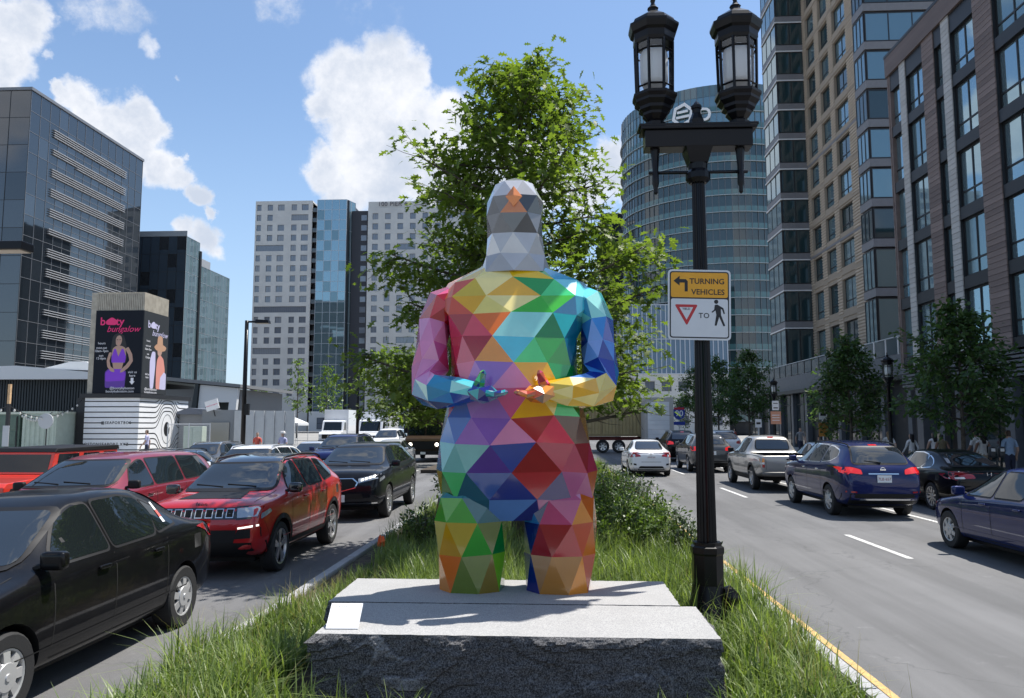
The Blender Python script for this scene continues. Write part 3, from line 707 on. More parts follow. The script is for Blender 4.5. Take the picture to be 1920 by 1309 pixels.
def wheel_meshes(r, wd, style):
    key = (round(r, 3), round(wd, 3), style)
    if key in wheel_meshes.cache: return wheel_meshes.cache[key]
    t = MB(); rr = r*{'cap': .63, 'cap7': .63, 'alloy5': .72, 'alloy10': .72, 'offroad': .60, 'steel': .60}[style]
    h = wd/2
    t.lathe([(rr*.98, -h*.9), (r*.93, -h), (r*.985, -h*.86), (r, -h*.6), (r, h*.6), (r*.985, h*.86), (r*.93, h), (rr*1.03, h*.96), (rr, h*.80), (rr*.95, h*.2), (rr*.2, h*.1)], n=28, axis='x', caps=False)
    tyre = t.mesh('tyre', RUBBER, smooth='auto')
    m = MB(); face = h*.82
    # rim lip
    m.lathe([(rr*1.0, face-.004), (rr*1.0, face+.012), (rr*.93, face+.006), (rr*.90, face-.03)], n=28, axis='x', caps=False)
    def spoke(a, w0, w1, r0, r1, d0, d1):
        ca, sa = math.cos(a), math.sin(a); pts = []
        for rad, ww, dd in ((r0, w0, d0), (r1, w1, d1)):
            for sg in (-1, 1):
                y = rad*ca-sg*ww*sa; z = rad*sa+sg*ww*ca; pts.append((dd, y, z)); pts.append((dd-.03, y, z))
        m.add(pts, [(0, 2, 6, 4), (0, 4, 5, 1), (2, 3, 7, 6), (1, 5, 7, 3)])
    if style in ('cap', 'cap7'):
        k = 7 if style == 'cap7' else 8
        m.lathe([(rr*.56, face+.000), (rr*.50, face+.022), (rr*.15, face+.026), (rr*.13, face+.034), (0.002, face+.034)], n=21, axis='x', caps=False)
        for i in range(k): spoke(2*PI*i/k, rr*.15, rr*.19, rr*.40, rr*.95, face+.018, face+.004)
    elif style == 'alloy5':
        m.lathe([(rr*.24, face-.03), (rr*.22, face-.005), (0.002, face+.0)], n=15, axis='x', caps=False)
        for i in range(5):
            for dlt in (-.13, .13): spoke(2*PI*i/5+dlt, rr*.07, rr*.085, rr*.15, rr*.95, face-.008, face+.002)
    elif style == 'alloy10':
        m.lathe([(rr*.24, face-.03), (rr*.22, face-.005), (0.002, face+.0)], n=15, axis='x', caps=False)
        for i in range(10): spoke(2*PI*i/10, rr*.075, rr*.11, rr*.15, rr*.95, face-.012, face+.002)
    else:
        m.lathe([(rr*.30, face-.03), (rr*.28, face+.01), (0.002, face+.015)], n=15, axis='x', caps=False)
        for i in range(6): spoke(2*PI*i/6, rr*.15, rr*.24, rr*.2, rr*.95, face-.02, face-.004)
    rim = m.mesh('rim', HUBCAP if style.startswith('cap') else ALLOY, smooth='auto')
    d = MB(); d.lathe([(rr*.9, face-.06), (.01, face-.06)], n=20, axis='x', caps=False)
    dk = d.mesh('brake_disc', DARKRIM)
    wheel_meshes.cache[key] = (tyre, rim, dk); return tyre, rim, dk
wheel_meshes.cache = {}
def add_wheel(parent, x, y, r, wd, style):
    tyre, rim, dk = wheel_meshes(r, wd, style)
    o = link('wheel', tyre, parent); o.location = (x, y, r); o.rotation_euler = (random.uniform(0, 6), 0, 0 if x > 0 else PI)
    link('rim', rim, o); link('brake_disc', dk, o); return o

def rounded_box(name, mat, parent, c, d, lev=2, taper=None):
    bm = bmesh.new(); bmesh.ops.create_cube(bm, size=1)
    bmesh.ops.bevel(bm, geom=bm.edges[:], offset=0.28, segments=3, affect='EDGES', profile=0.6)
    for v in bm.verts:
        if taper: k = 1-taper*(v.co.x+.5); v.co.y *= k; v.co.z *= k
        v.co = Vector((v.co.x*d[0]+c[0], v.co.y*d[1]+c[1], v.co.z*d[2]+c[2]))
    me = bpy.data.meshes.new(name); bm.to_mesh(me); bm.free(); me.materials.append(mat)
    me.polygons.foreach_set('use_smooth', [True]*len(me.polygons)); return link(name, me, parent)

def hull(A, L, W, H, bed=False):
    """lofted, subdivided body with wheel arches cut out"""
    ss = sorted(set([p[0] for p in A['top']]+[.16, .30, .50, .68, .82]))
    bm = bmesh.new(); rings = []
    bot = A['bot']
    for s in ss:
        y = L/2-s*L; zt = interp(A['top'], s)*H; zb0 = interp(A['belt'], s)*H; zt = max(zt, zb0+.01)
        end = min(s, 1-s); zb = bot*H+(0.10*H*(1-min(1, end/.06)))
        wm = interp(A['wm'], s)*W/2; wtp = min(interp(A['wt'], s)*W/2, wm*.95)
        tall = zt-zb0; cabin = tall > .16*H; wb = wm*(.955 if not cabin else .965)
        h = zb0-zb; drop = min(.05*H, tall*.5) if not cabin else .045*H
        if bed and s > .655: wtp = wm*.90; drop = .004; wb = wm*.985
        pts = [(0, zb), (wm*.86, zb), (wm*.955, zb+.05*H), (wm*.995, zb+.38*h), (wm*1.0, zb+.72*h), (wm*.985, zb0-.03*H), (wb, zb0+.004)]
        a = .18; pts += [(wb+(wtp-wb)*a, zb0+(zt-drop-zb0)*(a if cabin else .55)), (wtp+.012, zt-drop-.012*H*(1 if cabin else 0)), (wtp*.90, zt-drop*.35), (wtp*.5, zt-drop*.04), (0, zt)]
        ring = [bm.verts.new((-x, y, z)) for x, z in pts[::-1]][:-1]+[bm.verts.new((x, y, z)) for x, z in pts]
        ring = [v for v in ring]; rings.append(ring)
    # first and last entries both at the top centre: weld
    for r in rings:
        bmesh.ops.weld_verts(bm, targetmap={r[-1]: r[0]})
    rings = [r[:-1] for r in rings]; n = len(rings[0])
    for a, b in zip(rings, rings[1:]):
        for k in range(n): bm.faces.new((a[k], a[(k+1) % n], b[(k+1) % n], b[k]))
    bm.faces.new(rings[0][::-1]); bm.faces.new(rings[-1])
    bmesh.ops.recalc_face_normals(bm, faces=bm.faces)
    me = bpy.data.meshes.new('body'); bm.to_mesh(me); bm.free(); return me

def evaluated(me, mods):
    o = bpy.data.objects.new('tmp', me); C.objects.link(o); extra = []
    for typ, kw in mods:
        m = o.modifiers.new(typ, typ)
        for k, v in kw.items():
            if isinstance(v, bpy.types.Mesh):
                co = bpy.data.objects.new('cut', v); C.objects.link(co); extra.append(co); v = co
            setattr(m, k, v)
    dg = bpy.context.evaluated_depsgraph_get(); dg.update(); out = bpy.data.meshes.new_from_object(o.evaluated_get(dg))
    for e in [o]+extra: bpy.data.objects.remove(e)
    return out

def make_car(name, label, kind, L, W, H, col, loc, rz, wr=.33, style='cap', group=None, nose='plain', tail='plain', roof=None, cladding=False, rails=False,
             plate=None, detail=2, lit=False, glassmat=None, chrome_win=False, hood=None, side_text=None, cat='car', mcol=None):
    A = ARCH[kind]; t = thing(name, label, cat, loc, rz, group); g = glassmat or CARGLASS
    yF = L/2-A['fa']*L; yR = L/2-A['ra']*L; wd = .215
    base = evaluated(hull(A, L, W, H, kind == 'pickup'), [('SUBSURF', dict(levels=2, render_levels=2))])
    surf0 = CarSurf(base, L, W, H)
    cut = MB(); ar = wr*1.13
    for y in (yF, yR):
        for sg in (-1, 1):
            x0 = sg*(W/2-.30); x1 = sg*(W/2+.2); lo, hi = min(x0, x1), max(x0, x1)
            cut.lathe([(ar, lo), (ar, hi)], c=(0, y, wr*1.03), n=26, axis='x')
            cut.box(lo, hi, y-ar*.96, y+ar*.96, -.2, wr*.75) if False else None
    cm = cut.mesh('cut', BLACKP)
    bmx = bmesh.new(); bmx.from_mesh(cm); bmesh.ops.recalc_face_normals(bmx, faces=bmx.faces); bmx.to_mesh(cm); bmx.free()
    base.materials.clear(); base.materials.append(col); base.materials.append(BLACKP)
    mods = [('BOOLEAN', dict(operation='DIFFERENCE', solver='EXACT', object=cm, material_mode='TRANSFER'))]
    if kind == 'pickup':
        bc = MB(); bc.box(-W/2*.84, W/2*.84, -L/2+.07, L/2-.662*L, .62*H*.72, H*1.2); bcm = bc.mesh('cut', BLACKP)
        mods.append(('BOOLEAN', dict(operation='DIFFERENCE', solver='EXACT', object=bcm, material_mode='TRANSFER')))
    me = evaluated(base, mods)
    if len(me.polygons) < 50: me = base
    if loc[0] < -3: t.location.z = ground_z(loc[0]); t.rotation_euler[1] = (1 if abs(rz) > 2 else -1)*math.atan(FALL)
    me.polygons.foreach_set('use_smooth', [True]*len(me.polygons))
    me.set_sharp_from_angle(angle=R(38))
    body = link('body', me, t); S = surf0
    Y = lambda s: L/2-s*L
    def side(pts): return [(Y(p[0]), p[1]*H) for p in pts]
    def face(pts): return [(p[0]*W/2, p[1]*H) for p in pts]
    # glazing
    for wdw in A['win']:
        p = roundpoly(side(wdw), .05)
        for o in S.decal('window_frame', growpoly(p, .022), 'r', CHROME if chrome_win else BLACKP, t, .003, mirror=True): pass
        S.decal('side_window', p, 'r', g, t, .006, mirror=True)
    p = roundpoly(face(A['wind']), .06); S.decal('windscreen_frame', growpoly(p, .03), 'f', BLACKP, t, .008, res=.06); S.decal('windscreen', p, 'f', WSGLASS, t, .013, res=.06)
    p = roundpoly(face(A['rear']), .06); S.decal('rear_window_frame', growpoly(p, .03), 'b', BLACKP, t, .008, res=.06); S.decal('rear_window', p, 'b', WSGLASS, t, .013, res=.06)
    # roof in another colour
    if roof:
        s0, s1 = (.375, .93) if kind == 'suv' else (.36, .9)
        rp = [(x*W/2, Y(s)) for s, x in ((s0, -.60), (s0, .60), (.6, .66), (s1*.97, .58), (s1*.97, -.58), (.6, -.66))]
        S.decal('roof_panel', rp, 't', roof, t, .004)
    if detail >= 1:
        # doors: gaps, handles
        z0, z1 = A['dz']
        for i, s in enumerate(A['doors']):
            S.decal('door_gap', [(Y(s)-.006, z0*H), (Y(s)+.006, z0*H), (Y(s)+.006, z1*H), (Y(s)-.006, z1*H)], 'r', SEAM, t, .0022, mirror=True)
        sA, sB = A['doors'][0], A['doors'][-1]
        S.decal('door_gap', [(Y(sB), z0*H-.004), (Y(sA), z0*H-.004), (Y(sA), z0*H+.008), (Y(sB), z0*H+.008)], 'r', SEAM, t, .0022, mirror=True)
        for s in ((A['doors'][1]-.045), (A['doors'][2]-.045)):
            zc = (A['dz'][1]-.06)*H
            for ax in 'rl':
                pp, n = S.hit(ax, Y(s), zc); rounded_box('door_handle', col if not chrome_win else CHROME, t, pp+n*.018, (.03, .17, .032))
        # hood gap
        for sg in (-1, 1):
            S.decal('hood_gap', [(sg*(.76*W/2-.004), Y(.06)), (sg*(.76*W/2+.004), Y(.06)), (sg*(.79*W/2+.004), Y(.24)), (sg*(.79*W/2-.004), Y(.24))], 't', SEAM, t, .002)
        sF, sR = A['fa'], A['ra']; zb1 = (A['dz'][1]-.13)*H
        S.decal('bumper_gap', [(Y(sF)+ar*1.0, wr*1.5), (Y(.035), zb1), (Y(.035), zb1+.009), (Y(sF)+ar*1.0, wr*1.5+.009)], 'r', SEAM, t, .0022, mirror=True)
        S.decal('bumper_gap', [(Y(.965), zb1-.06), (Y(sR)-ar*1.0, wr*1.5), (Y(sR)-ar*1.0, wr*1.5+.009), (Y(.965), zb1-.051)], 'r', SEAM, t, .0022, mirror=True)
        if kind != 'pickup': S.decal('fuel_flap', [(Y(.855)+q_[0]*.085, A['dz'][1]*H-.13+q_[1]*.075) for q_ in ((-1, -1), (1, -1), (1, -.9), (-.9, -.9), (-.9, .9), (.9, .9), (.9, -.9), (1, -.9), (1, 1), (-1, 1))], 'l', SEAM, t, .0022, res=.3)
        S.decal('crease_highlight', [(Y(.80), (A['dz'][0]+.075)*H), (Y(.20), (A['dz'][0]+.06)*H), (Y(.20), (A['dz'][0]+.066)*H), (Y(.80), (A['dz'][0]+.083)*H)], 'r', col, t, .006, mirror=True)
    # mirrors
    ms, mz = A['mirror']
    for sg in (-1, 1):
        p, n = S.hit('r' if sg > 0 else 'l', Y(ms), mz*H)
        rounded_box('side_mirror', mcol or col, t, (p.x+sg*.13, p.y-.02, p.z+.055), (.20, .10, .145))
        mb = MB(); mb.tube([(p.x-sg*.02, p.y, p.z), (p.x+sg*.09, p.y-.01, p.z+.03)], .025, 6); mb.build('mirror_arm', BLACKP, t)
    if cladding:
        for y in (yF, yR):
            ring = []
            a0, a1 = -.22, PI+.22
            for k in range(15): a = a0+(a1-a0)*k/14; ring.append((y+math.cos(a)*ar*1.17, wr*1.03+math.sin(a)*ar*1.17))
            for k in range(14, -1, -1): a = a0+(a1-a0)*k/14; ring.append((y+math.cos(a)*ar*.985, wr*1.03+math.sin(a)*ar*.985))
            S.decal('arch_trim', ring, 'r', BLACKP, t, .010, res=.3, mirror=True)
        S.decal('sill_trim', [(yR+ar, .17*H), (yF-ar, .17*H), (yF-ar*1.02, .255*H), (yR+ar*1.02, .255*H)], 'r', BLACKP, t, .008, mirror=True)
    if rails:
        for sg in (-1, 1):
            path = []
            for s in (.40, .43, .60, .78, .86, .88):
                x = interp(A['wt'], s)*W/2*.93; p, n = S.hit('t', sg*x, Y(s)); path.append((p.x, p.y, p.z+(.05 if .41 < s < .87 else .0)))
            mb = MB(); mb.tube(path, .017, 6); mb.build('roof_rail', BLACKP if rails == 1 else CHROME, t)
    # wheels
    for y in (yF, yR):
        for sg in (-1, 1): add_wheel(t, sg*(W/2-.125), y, wr, wd, style)
    # underside
    mb = MB(); mb.box(-W/2*.70, W/2*.70, -L/2*.80, L/2*.80, A['bot']*H-.05, A['bot']*H+.10); mb.build('underbody', BLACKP, t)
    # ---- lamps and bumpers, front
    F = lambda pts: face(pts)
    mirx = lambda pts: [(-x, z) for x, z in pts][::-1]
    if nose == 'jeep':
        S.decal('grille', F([(-.60,.505),(.60,.505),(.57,.60),(-.57,.60)]), 'f', GLOSSB, t, .004)
        for k in range(7):
            x = -.48+.16*k; q = [(x-.058,.517),(x+.058,.517),(x+.058,.59),(x-.058,.59)]
            S.decal('grille_ring', F(q), 'f', CHROME, t, .008); S.decal('grille_slot', F([(a*1.0+(x-a)*.22, b+(.5535-b)*.2) for a, b in q]), 'f', SEAM, t, .012)
        for q in ([(.60,.515),(.88,.525),(.90,.585),(.86,.60),(.58,.59)],):
            for qq in (q, mirx(q)):
                S.decal('headlamp_frame', F(growpoly(qq, .015)), 'f', GLOSSB, t, .006); S.decal('headlamp', F(qq), 'f', LAMPCLR, t, .010)
        for q in ([(.62,.425),(.90,.445),(.90,.46),(.62,.44)],):
            for qq in (q, mirx(q)): S.decal('daylight_lamp', F(qq), 'f', DRL, t, .012)
        for q in ([(.55,.345),(.92,.355),(.92,.435),(.62,.42)],):
            for qq in (q, mirx(q)):
                S.decal('fog_recess', F(qq), 'f', BLACKP, t, .008)
        S.decal('lower_grille', F([(-.55,.30),(.55,.30),(.60,.42),(-.60,.42)]), 'f', BLACKP, t, .006)
        S.decal('bumper_skid', F([(-.92,.19),(.92,.19),(.94,.315),(-.94,.315)]), 'f', BLACKP, t, .010)
    elif nose == 'mdx':
        gp = [(-.40,.43),(0,.375),(.40,.43),(.46,.50),(.34,.555),(-.34,.555),(-.46,.50)]
        S.decal('grille_frame', F(gp), 'f', CHROME, t, .006); S.decal('grille', F([(a*.93,b+(.475-b)*.12) for a,b in gp]), 'f', SEAM, t, .010)
        p, n = S.hit('f', 0, .485*H)
        mb = MB(); mb.lathe([(.085, 0), (.085, .012), (.068, .012), (.068, 0)], c=(0, p.y+.012, p.z), n=20, axis='y', caps=False)
        mb.tube([(-.035, p.y+.02, p.z-.06), (-.012, p.y+.02, p.z+.06)], .012, 5); mb.tube([(.035, p.y+.02, p.z-.06), (.012, p.y+.02, p.z+.06)], .012, 5); mb.tube([(-.02, p.y+.02, p.z), (.02, p.y+.02, p.z)], .008, 5)
        mb.build('emblem', CHROME, t)
        q = [(.47,.49),(.88,.545),(.92,.60),(.78,.585),(.46,.545)]
        for qq in (q, mirx(q)): S.decal('headlamp_frame', F(growpoly(qq,.01)), 'f', GLOSSB, t, .006); S.decal('headlamp', F(qq), 'f', LAMPCLR, t, .010)
        for k in range(4):
            x = .52+.085*k; z = .512+.013*k; q = [(x,z),(x+.06,z+.008),(x+.06,z+.038),(x,z+.03)]
            for qq in (q, mirx(q)): S.decal('daylight_lamp', F(qq), 'f', DRL, t, .014)
        S.decal('lower_grille', F([(-.60,.24),(.60,.24),(.55,.36),(-.55,.36)]), 'f', BLACKP, t, .006)
        S.decal('bumper_trim', F([(-.85,.225),(.85,.225),(.86,.245),(-.86,.245)]), 'f', CHROME, t, .010)
    else:
        gz = .44 if kind == 'sedan' else .47
        S.decal('grille', roundpoly(F([(-.42,gz-.05),(.42,gz-.05),(.50,gz+.05),(-.50,gz+.05)]), .03), 'f', SEAM, t, .005)
        S.decal('grille_bar', F([(-.45,gz-.012),(.45,gz-.012),(.46,gz+.012),(-.46,gz+.012)]), 'f', CHROME, t, .010)
        q = [(.52,gz-.02),(.88,gz+.02),(.92,gz+.08),(.78,gz+.085),(.54,gz+.055)]
        for qq in (q, mirx(q)): S.decal('headlamp', roundpoly(F(qq), .03), 'f', LAMPLIT if lit else LAMPCLR, t, .008)
        S.decal('lower_grille', roundpoly(F([(-.62,.22),(.62,.22),(.58,.32),(-.58,.32)]), .03), 'f', BLACKP, t, .006)
    # ---- rear
    if tail == 'rogue':
        q = [(.50,.575),(.93,.60),(.97,.665),(.72,.665),(.52,.635)]
        for qq in (q, mirx(q)): S.decal('tail_lamp_frame', roundpoly(F(growpoly(qq,.008)), .03), 'b', GLOSSB, t, .006); S.decal('tail_lamp', roundpoly(F(qq), .03), 'b', TAILLIT, t, .010)
        S.decal('chrome_bar', F([(-.36,.575),(.36,.575),(.36,.59),(-.36,.59)]), 'b', CHROME, t, .012)
        S.decal('bumper_lower', F([(-.92,.19),(.92,.19),(.93,.33),(-.93,.33)]), 'b', BLACKP, t, .008)
        S.decal('bumper_trim', F([(-.60,.25),(.60,.25),(.60,.268),(-.60,.268)]), 'b', CHROME, t, .014)
        q = [(.66,.34),(.88,.345),(.88,.365),(.66,.36)]
        for qq in (q, mirx(q)): S.decal('reflector', F(qq), 'b', TAILRED, t, .012)
        p, n = S.hit('b', 0, .635*H); mb = MB(); mb.lathe([(.06, 0), (.06, .012), (.046, .012), (.046, 0)], c=(0, p.y-.016, p.z), n=18, axis='y', caps=False); mb.box(-.062, .062, p.y-.018, p.y-.006, p.z-.012, p.z+.012); mb.build('emblem', CHROME, t)
        mb = MB(); mb.tube([(0, S.hit('b', 0, .72*H)[0].y-.02, .725*H), (-.35, S.hit('b', -.35, .75*H)[0].y-.02, .745*H)], .012, 5); mb.build('rear_wiper', BLACKP, t)
    elif tail == 'sentra':
        q = [(.46,.55),(.93,.525),(.96,.615),(.80,.64),(.62,.615),(.50,.60)]
        for qq in (q, mirx(q)): S.decal('tail_lamp', roundpoly(F(qq), .03), 'b', TAILRED, t, .008)
        S.decal('bumper_lower', roundpoly(F([(-.62,.19),(.62,.19),(.52,.29),(-.52,.29)]), .04), 'b', BLACKP, t, .008)
        q = [(.66,.31),(.90,.33),(.90,.37),(.68,.36)]
        for qq in (q, mirx(q)): S.decal('fog_recess', roundpoly(F(qq), .02), 'b', BLACKP, t, .008)
        S.decal('trunk_gap', F([(-.45,.40),(.45,.40),(.45,.408),(-.45,.408)]), 'b', SEAM, t, .004)
        p, n = S.hit('b', 0, .61*H); mb = MB(); mb.lathe([(.05, 0), (.05, .012), (.038, .012), (.038, 0)], c=(0, p.y-.016, p.z), n=18, axis='y', caps=False); mb.box(-.05, .05, p.y-.018, p.y-.006, p.z-.009, p.z+.009); mb.build('emblem', CHROME, t)
    elif tail == 'accord':
        q = [(.36,.565),(.93,.545),(.96,.625),(.80,.645),(.40,.625)]
        for qq in (q, mirx(q)): S.decal('tail_lamp', roundpoly(F(qq), .03), 'b', TAILRED, t, .008)
        q = [(.62,.555),(.90,.55),(.90,.575),(.64,.585)]
        for qq in (q, mirx(q)): S.decal('reverse_lamp', F(qq), 'b', CLEARL, t, .012)
        S.decal('bumper_lower', roundpoly(F([(-.62,.19),(.62,.19),(.56,.26),(-.56,.26)]), .04), 'b', BLACKP, t, .008)
        p, n = S.hit('b', 0, .63*H); mb = MB(); mb.tube([(-.05, p.y-.012, p.z+.04), (-.04, p.y-.012, p.z-.04)], .01, 5); mb.tube([(.05, p.y-.012, p.z+.04), (.04, p.y-.012, p.z-.04)], .01, 5); mb.tube([(-.045, p.y-.012, p.z), (.045, p.y-.012, p.z)], .01, 5); mb.build('emblem', CHROME, t)
    elif tail == 'pickup':
        for sg in (-1, 1):
            for (za, zb, mm) in ((.44, .495, TAILRED), (.495, .53, CLEARL), (.53, .60, AMBER)):
                S.decal('tail_lamp', [(sg*.84*W/2, za*H), (sg*.975*W/2, za*H), (sg*.975*W/2, zb*H), (sg*.84*W/2, zb*H)], 'b', mm, t, .010)
        S.decal('tailgate_gap', F([(-.80,.40),(-.79,.40),(-.79,.645),(-.80,.645)]), 'b', SEAM, t, .004); S.decal('tailgate_gap', F([(.79,.40),(.80,.40),(.80,.645),(.79,.645)]), 'b', SEAM, t, .004)
        rounded_box('tailgate_handle', BLACKP, t, (0, -L/2-.008, .585*H), (.18, .03, .05))
        rounded_box('rear_bumper', M('bumper_dark', (.10, .095, .09), .45, .4), t, (0, -L/2-.07, .325*H), (W*.94, .22, .15))
        S.decal('brake_lamp', F([(-.11,.945),(.11,.945),(.11,.965),(-.11,.965)]), 'b', TAILRED, t, .012)
    else:
        q = [(.58,.56),(.92,.55),(.95,.66),(.74,.66),(.60,.63)]
        for qq in (q, mirx(q)): S.decal('tail_lamp', roundpoly(F(qq), .03), 'b', TAILRED if tail != 'lit' else TAILLIT, t, .008)
        S.decal('bumper_lower', roundpoly(F([(-.75,.19),(.75,.19),(.70,.30),(-.70,.30)]), .04), 'b', BLACKP, t, .008)
        if kind == 'sedan':                                # tail lamps wrap round on to the wing
            pass
    # wrap-round part of the lamps seen from the side
    if kind == 'sedan': S.decal('tail_lamp', roundpoly(side([(.955,.555),(.99,.53),(.985,.66),(.93,.66)]), .03), 'r', TAILRED, t, .008, mirror=True)
    if kind == 'suv': S.decal('tail_lamp', roundpoly(side([(.925,.60),(.985,.575),(.975,.655),(.925,.665)]), .02), 'r', TAILLIT if tail == 'rogue' else TAILRED, t, .008, mirror=True)
    S.decal('headlamp_side', roundpoly(side([(.03,.50),(.10,.545),(.09,.575),(.035,.545)] if kind != 'sedan' else [(.03,.46),(.115,.52),(.10,.55),(.04,.52)]), .02), 'r', LAMPCLR, t, .008, mirror=True)
    if tail in ('rogue', 'lit'): S.decal('brake_lamp', F([(-.10,.935),(.10,.935),(.10,.95),(-.10,.95)]), 'b', TAILLIT, t, .012)
    if plate:
        for ax, zz, body in plate:
            p, n = S.hit(ax, 0, zz*H); sg = 1 if ax == 'f' else -1
            mb = MB(); mb.box(-.155, .155, min(p.y+sg*.012, p.y+sg*.03), max(p.y+sg*.012, p.y+sg*.03), p.z-.078, p.z+.078)
            po = mb.build('number_plate', PLATE, t)
            if body: text('plate_lettering', body, .085, PLATETX, po, (0, p.y+sg*.032, p.z-.005), (PI/2, 0, PI if ax == 'f' else 0), extrude=.001)
    if hood:
        hp = [(x*W/2, Y(s)) for s, x in ((.085, -.50), (.085, .50), (.225, .40), (.225, -.40))]
        S.decal('hood_panel', hp, 't', hood, t, .004)
    # wipers
    for sx in (-.45, .1):
        p1, n1 = S.hit('f', sx*W/2, A['wind'][0][1]*H+.015); p2, n2 = S.hit('f', (sx+.5)*W/2*.98, A['wind'][0][1]*H+.05)
        mb = MB(); mb.tube([p1+n1*.02, p2+n2*.02], .009, 5); mb.build('wiper', BLACKP, t)
    t['surf'] = 0; del t['surf']
    return t, S
# --- tan ribbed apartment tower with glass bays, right side
b6 = thing('tan_tower', 'tan ribbed apartment tower with glass corner bays beyond the brown building', 'building', (30, 68, 0))
TANW = M('tan_wall', (0.36, 0.295, 0.225), 0.85, var=.06, vscale=.5)
TANR = M('tan_rib', (0.50, 0.415, 0.32), 0.8, var=.10, vscale=1.2)
GRB = M('grey_band', (0.20, 0.195, 0.20), 0.6, var=.05)
WHB = M('white_band', (0.70, 0.70, 0.69), 0.5)
FL = [7.1, 11.5, 15.2]+[15.2+3.05*k for k in range(1, 14)]
TX = 25.4
ucol = [(.9, 3.3), (4.5, 6.8), (7.9, 10.9)]
us = [0.0]
for a, c in ucol: us += [a, c]
us.append(16.3)
zs = [6.6]
for k in range(len(FL)-1): zs += [FL[k]+.55, FL[k]+2.75 if k > 1 else FL[k+1]-.5]
zs.append(FL[-1])
holes = [(1+2*i, 2+2*i, 1+2*j, 2+2*j) for i in range(3) for j in range(len(FL)-1)]
facade(b6, (TX, 75.5, 0), (0, -1, 0), us, zs, holes, TANW, .30, G_BLUE2, MET_D, fw=.09, mullf=lambda h: 0 if h[0] < 5 else 1, trans=(.28,), tilt=.004, gm2=G_GREEN)
rb = MB()
piers = [(0, .9), (3.3, 4.5), (6.8, 7.9), (10.9, 16.3)]
z = 6.9
while z < FL[-1]-.3:
    nearband = min(abs(z-f) for f in FL) < .16
    if not nearband:
        for a, c in piers: rb.box(TX-.055, TX-.002, 75.5-c+.03, 75.5-a-.03, z, z+.15)
    z += .27
o = rb.build('ribbed_cladding', TANR, b6, world=True); o['kind'] = 'stuff'
for f in FL[::1]:
    bb = MB(); bb.box(TX-.07, TX-.003, 75.5-16.3, 75.5, f-.12, f+.10); bb.build('floor_band', TANW if f not in (FL[6], FL[3]) else GRB, b6, world=True)
core(b6, TX+.35, 60, 59.0, 80.3, 0, FL[-1])
core(b6, 31.2, 60, 57.6, 80, 0, FL[-1], TANW, 'wing')
# glass bays
def bay(x, y0, y1, xb, zlist, white):
    core(b6, x+.25, xb+1, y0+.25, y1, zlist[0], zlist[-1], MET_D, 'bay_core')
    for k in range(len(zlist)-1):
        z0, z1 = zlist[k], zlist[k+1]
        for (P, U, wd, n) in (((x, y1, 0), (0, -1, 0), y1-y0, 3), ((x, y0, 0), (1, 0, 0), xb-x, 2 if xb-x < 4 else 4)):
            Uv = Vector(U); N = Uv.cross(Zv)
            gm = [G_BLUE2, G_GREEN][0 if U[0] == 0 else 1] if white else [G_BLUE2, G_BLUE2, G_GREEN][k % 3]
            fm, pm = win_mesh(wd, z1-z0-.75, n-1, (), .08, gm, MET_D)
            o = link('bay_window', fm, b6); put(o, b6, Vector(P)+Zv*(z0+.65), Uv, N); p = link('pane', pm, o); p.rotation_euler = (random.uniform(-.004, .004), 0, random.uniform(-.004, .004))
        bb = MB(); bb.box(x-.10, xb, y0-.10, y1, z0+.02, z0+.62); bb.build('floor_band', GRB, b6, world=True)
        if white: bb = MB(); bb.box(x-.16, xb, y0-.16, y1, z0-.10, z0+.02); bb.build('white_ledge', WHB, b6, world=True)
bay(22.8, 75.5, 80.4, 25.4, FL, True)
bay(23.9, 57.15, 59.2, 31.0, FL, False)
# podium with shopfronts and terrace rail
b7 = thing('shop_podium', 'grey shopfront podium with glass terrace rail below the tan tower', 'building', (26, 60, 0))
DGP = M('dark_grey_panel', (0.13, 0.137, 0.148), 0.5, 0.2, var=.08)
PX = 21.6
pb = MB(); pb.box(PX, 45, 39.6, 86, 5.0, 6.5); pb.build('fascia', DGP, b7, world=True)
pb = MB(); pb.box(PX-.5, PX, 39.6, 86, 4.85, 5.15); pb.build('canopy', MET_D, b7, world=True)
core(b7, PX+2.5, 45, 39.6, 86, 0, 5.0, M('shop_interior', (.06, .055, .05), .9), 'interior')
SHOPG = M('shop_glass', (0.02, 0.03, 0.03), 0.03, ior=1.6)
y = 40.2
k = 0
while y < 82:
    wd = 3.6
    pc = MB(); pc.box(PX+.0, PX+.7, y-.25, y+.25, 0.12, 5.0); pc.build('column', DGP, b7, world=True)
    if k % 4 != 2:
        fm, pm = win_mesh(wd-.1, 4.7, 2, (.78,), .08, SHOPG, MET_D); o = link('shop_window', fm, b7); put(o, b7, (PX+.35, y+wd+.2-.0, .25), Vector((0, -1, 0)), Vector((-1, 0, 0))); link('pane', pm, o)
    else:
        dm = MB(); dm.box(PX+.4, PX+.5, y+.25, y+wd-.05, .12, 5.0); dm.build('recessed_door', MET_D, b7, world=True)
    y += wd+.2; k += 1
RAILG = M('rail_glass', (0.09, 0.115, 0.12), 0.05, ior=1.7)
y = 40.0
while y < 84:
    rr_ = MB(); rr_.box(PX+.05, PX+.07, y+.08, y+1.7, 6.55, 7.55); rr_.build('rail_panel', RAILG, b7, world=True)
    rr_ = MB(); rr_.box(PX+.02, PX+.09, y-.04, y+.06, 6.5, 7.6); rr_.build('rail_post', MET_D if y > 58 else WHB, b7, world=True)
    y += 1.8
rr_ = MB(); rr_.box(PX+.0, PX+.10, 40, 84.0, 7.6, 7.66); rr_.build('hand_rail', MET_L, b7, world=True)

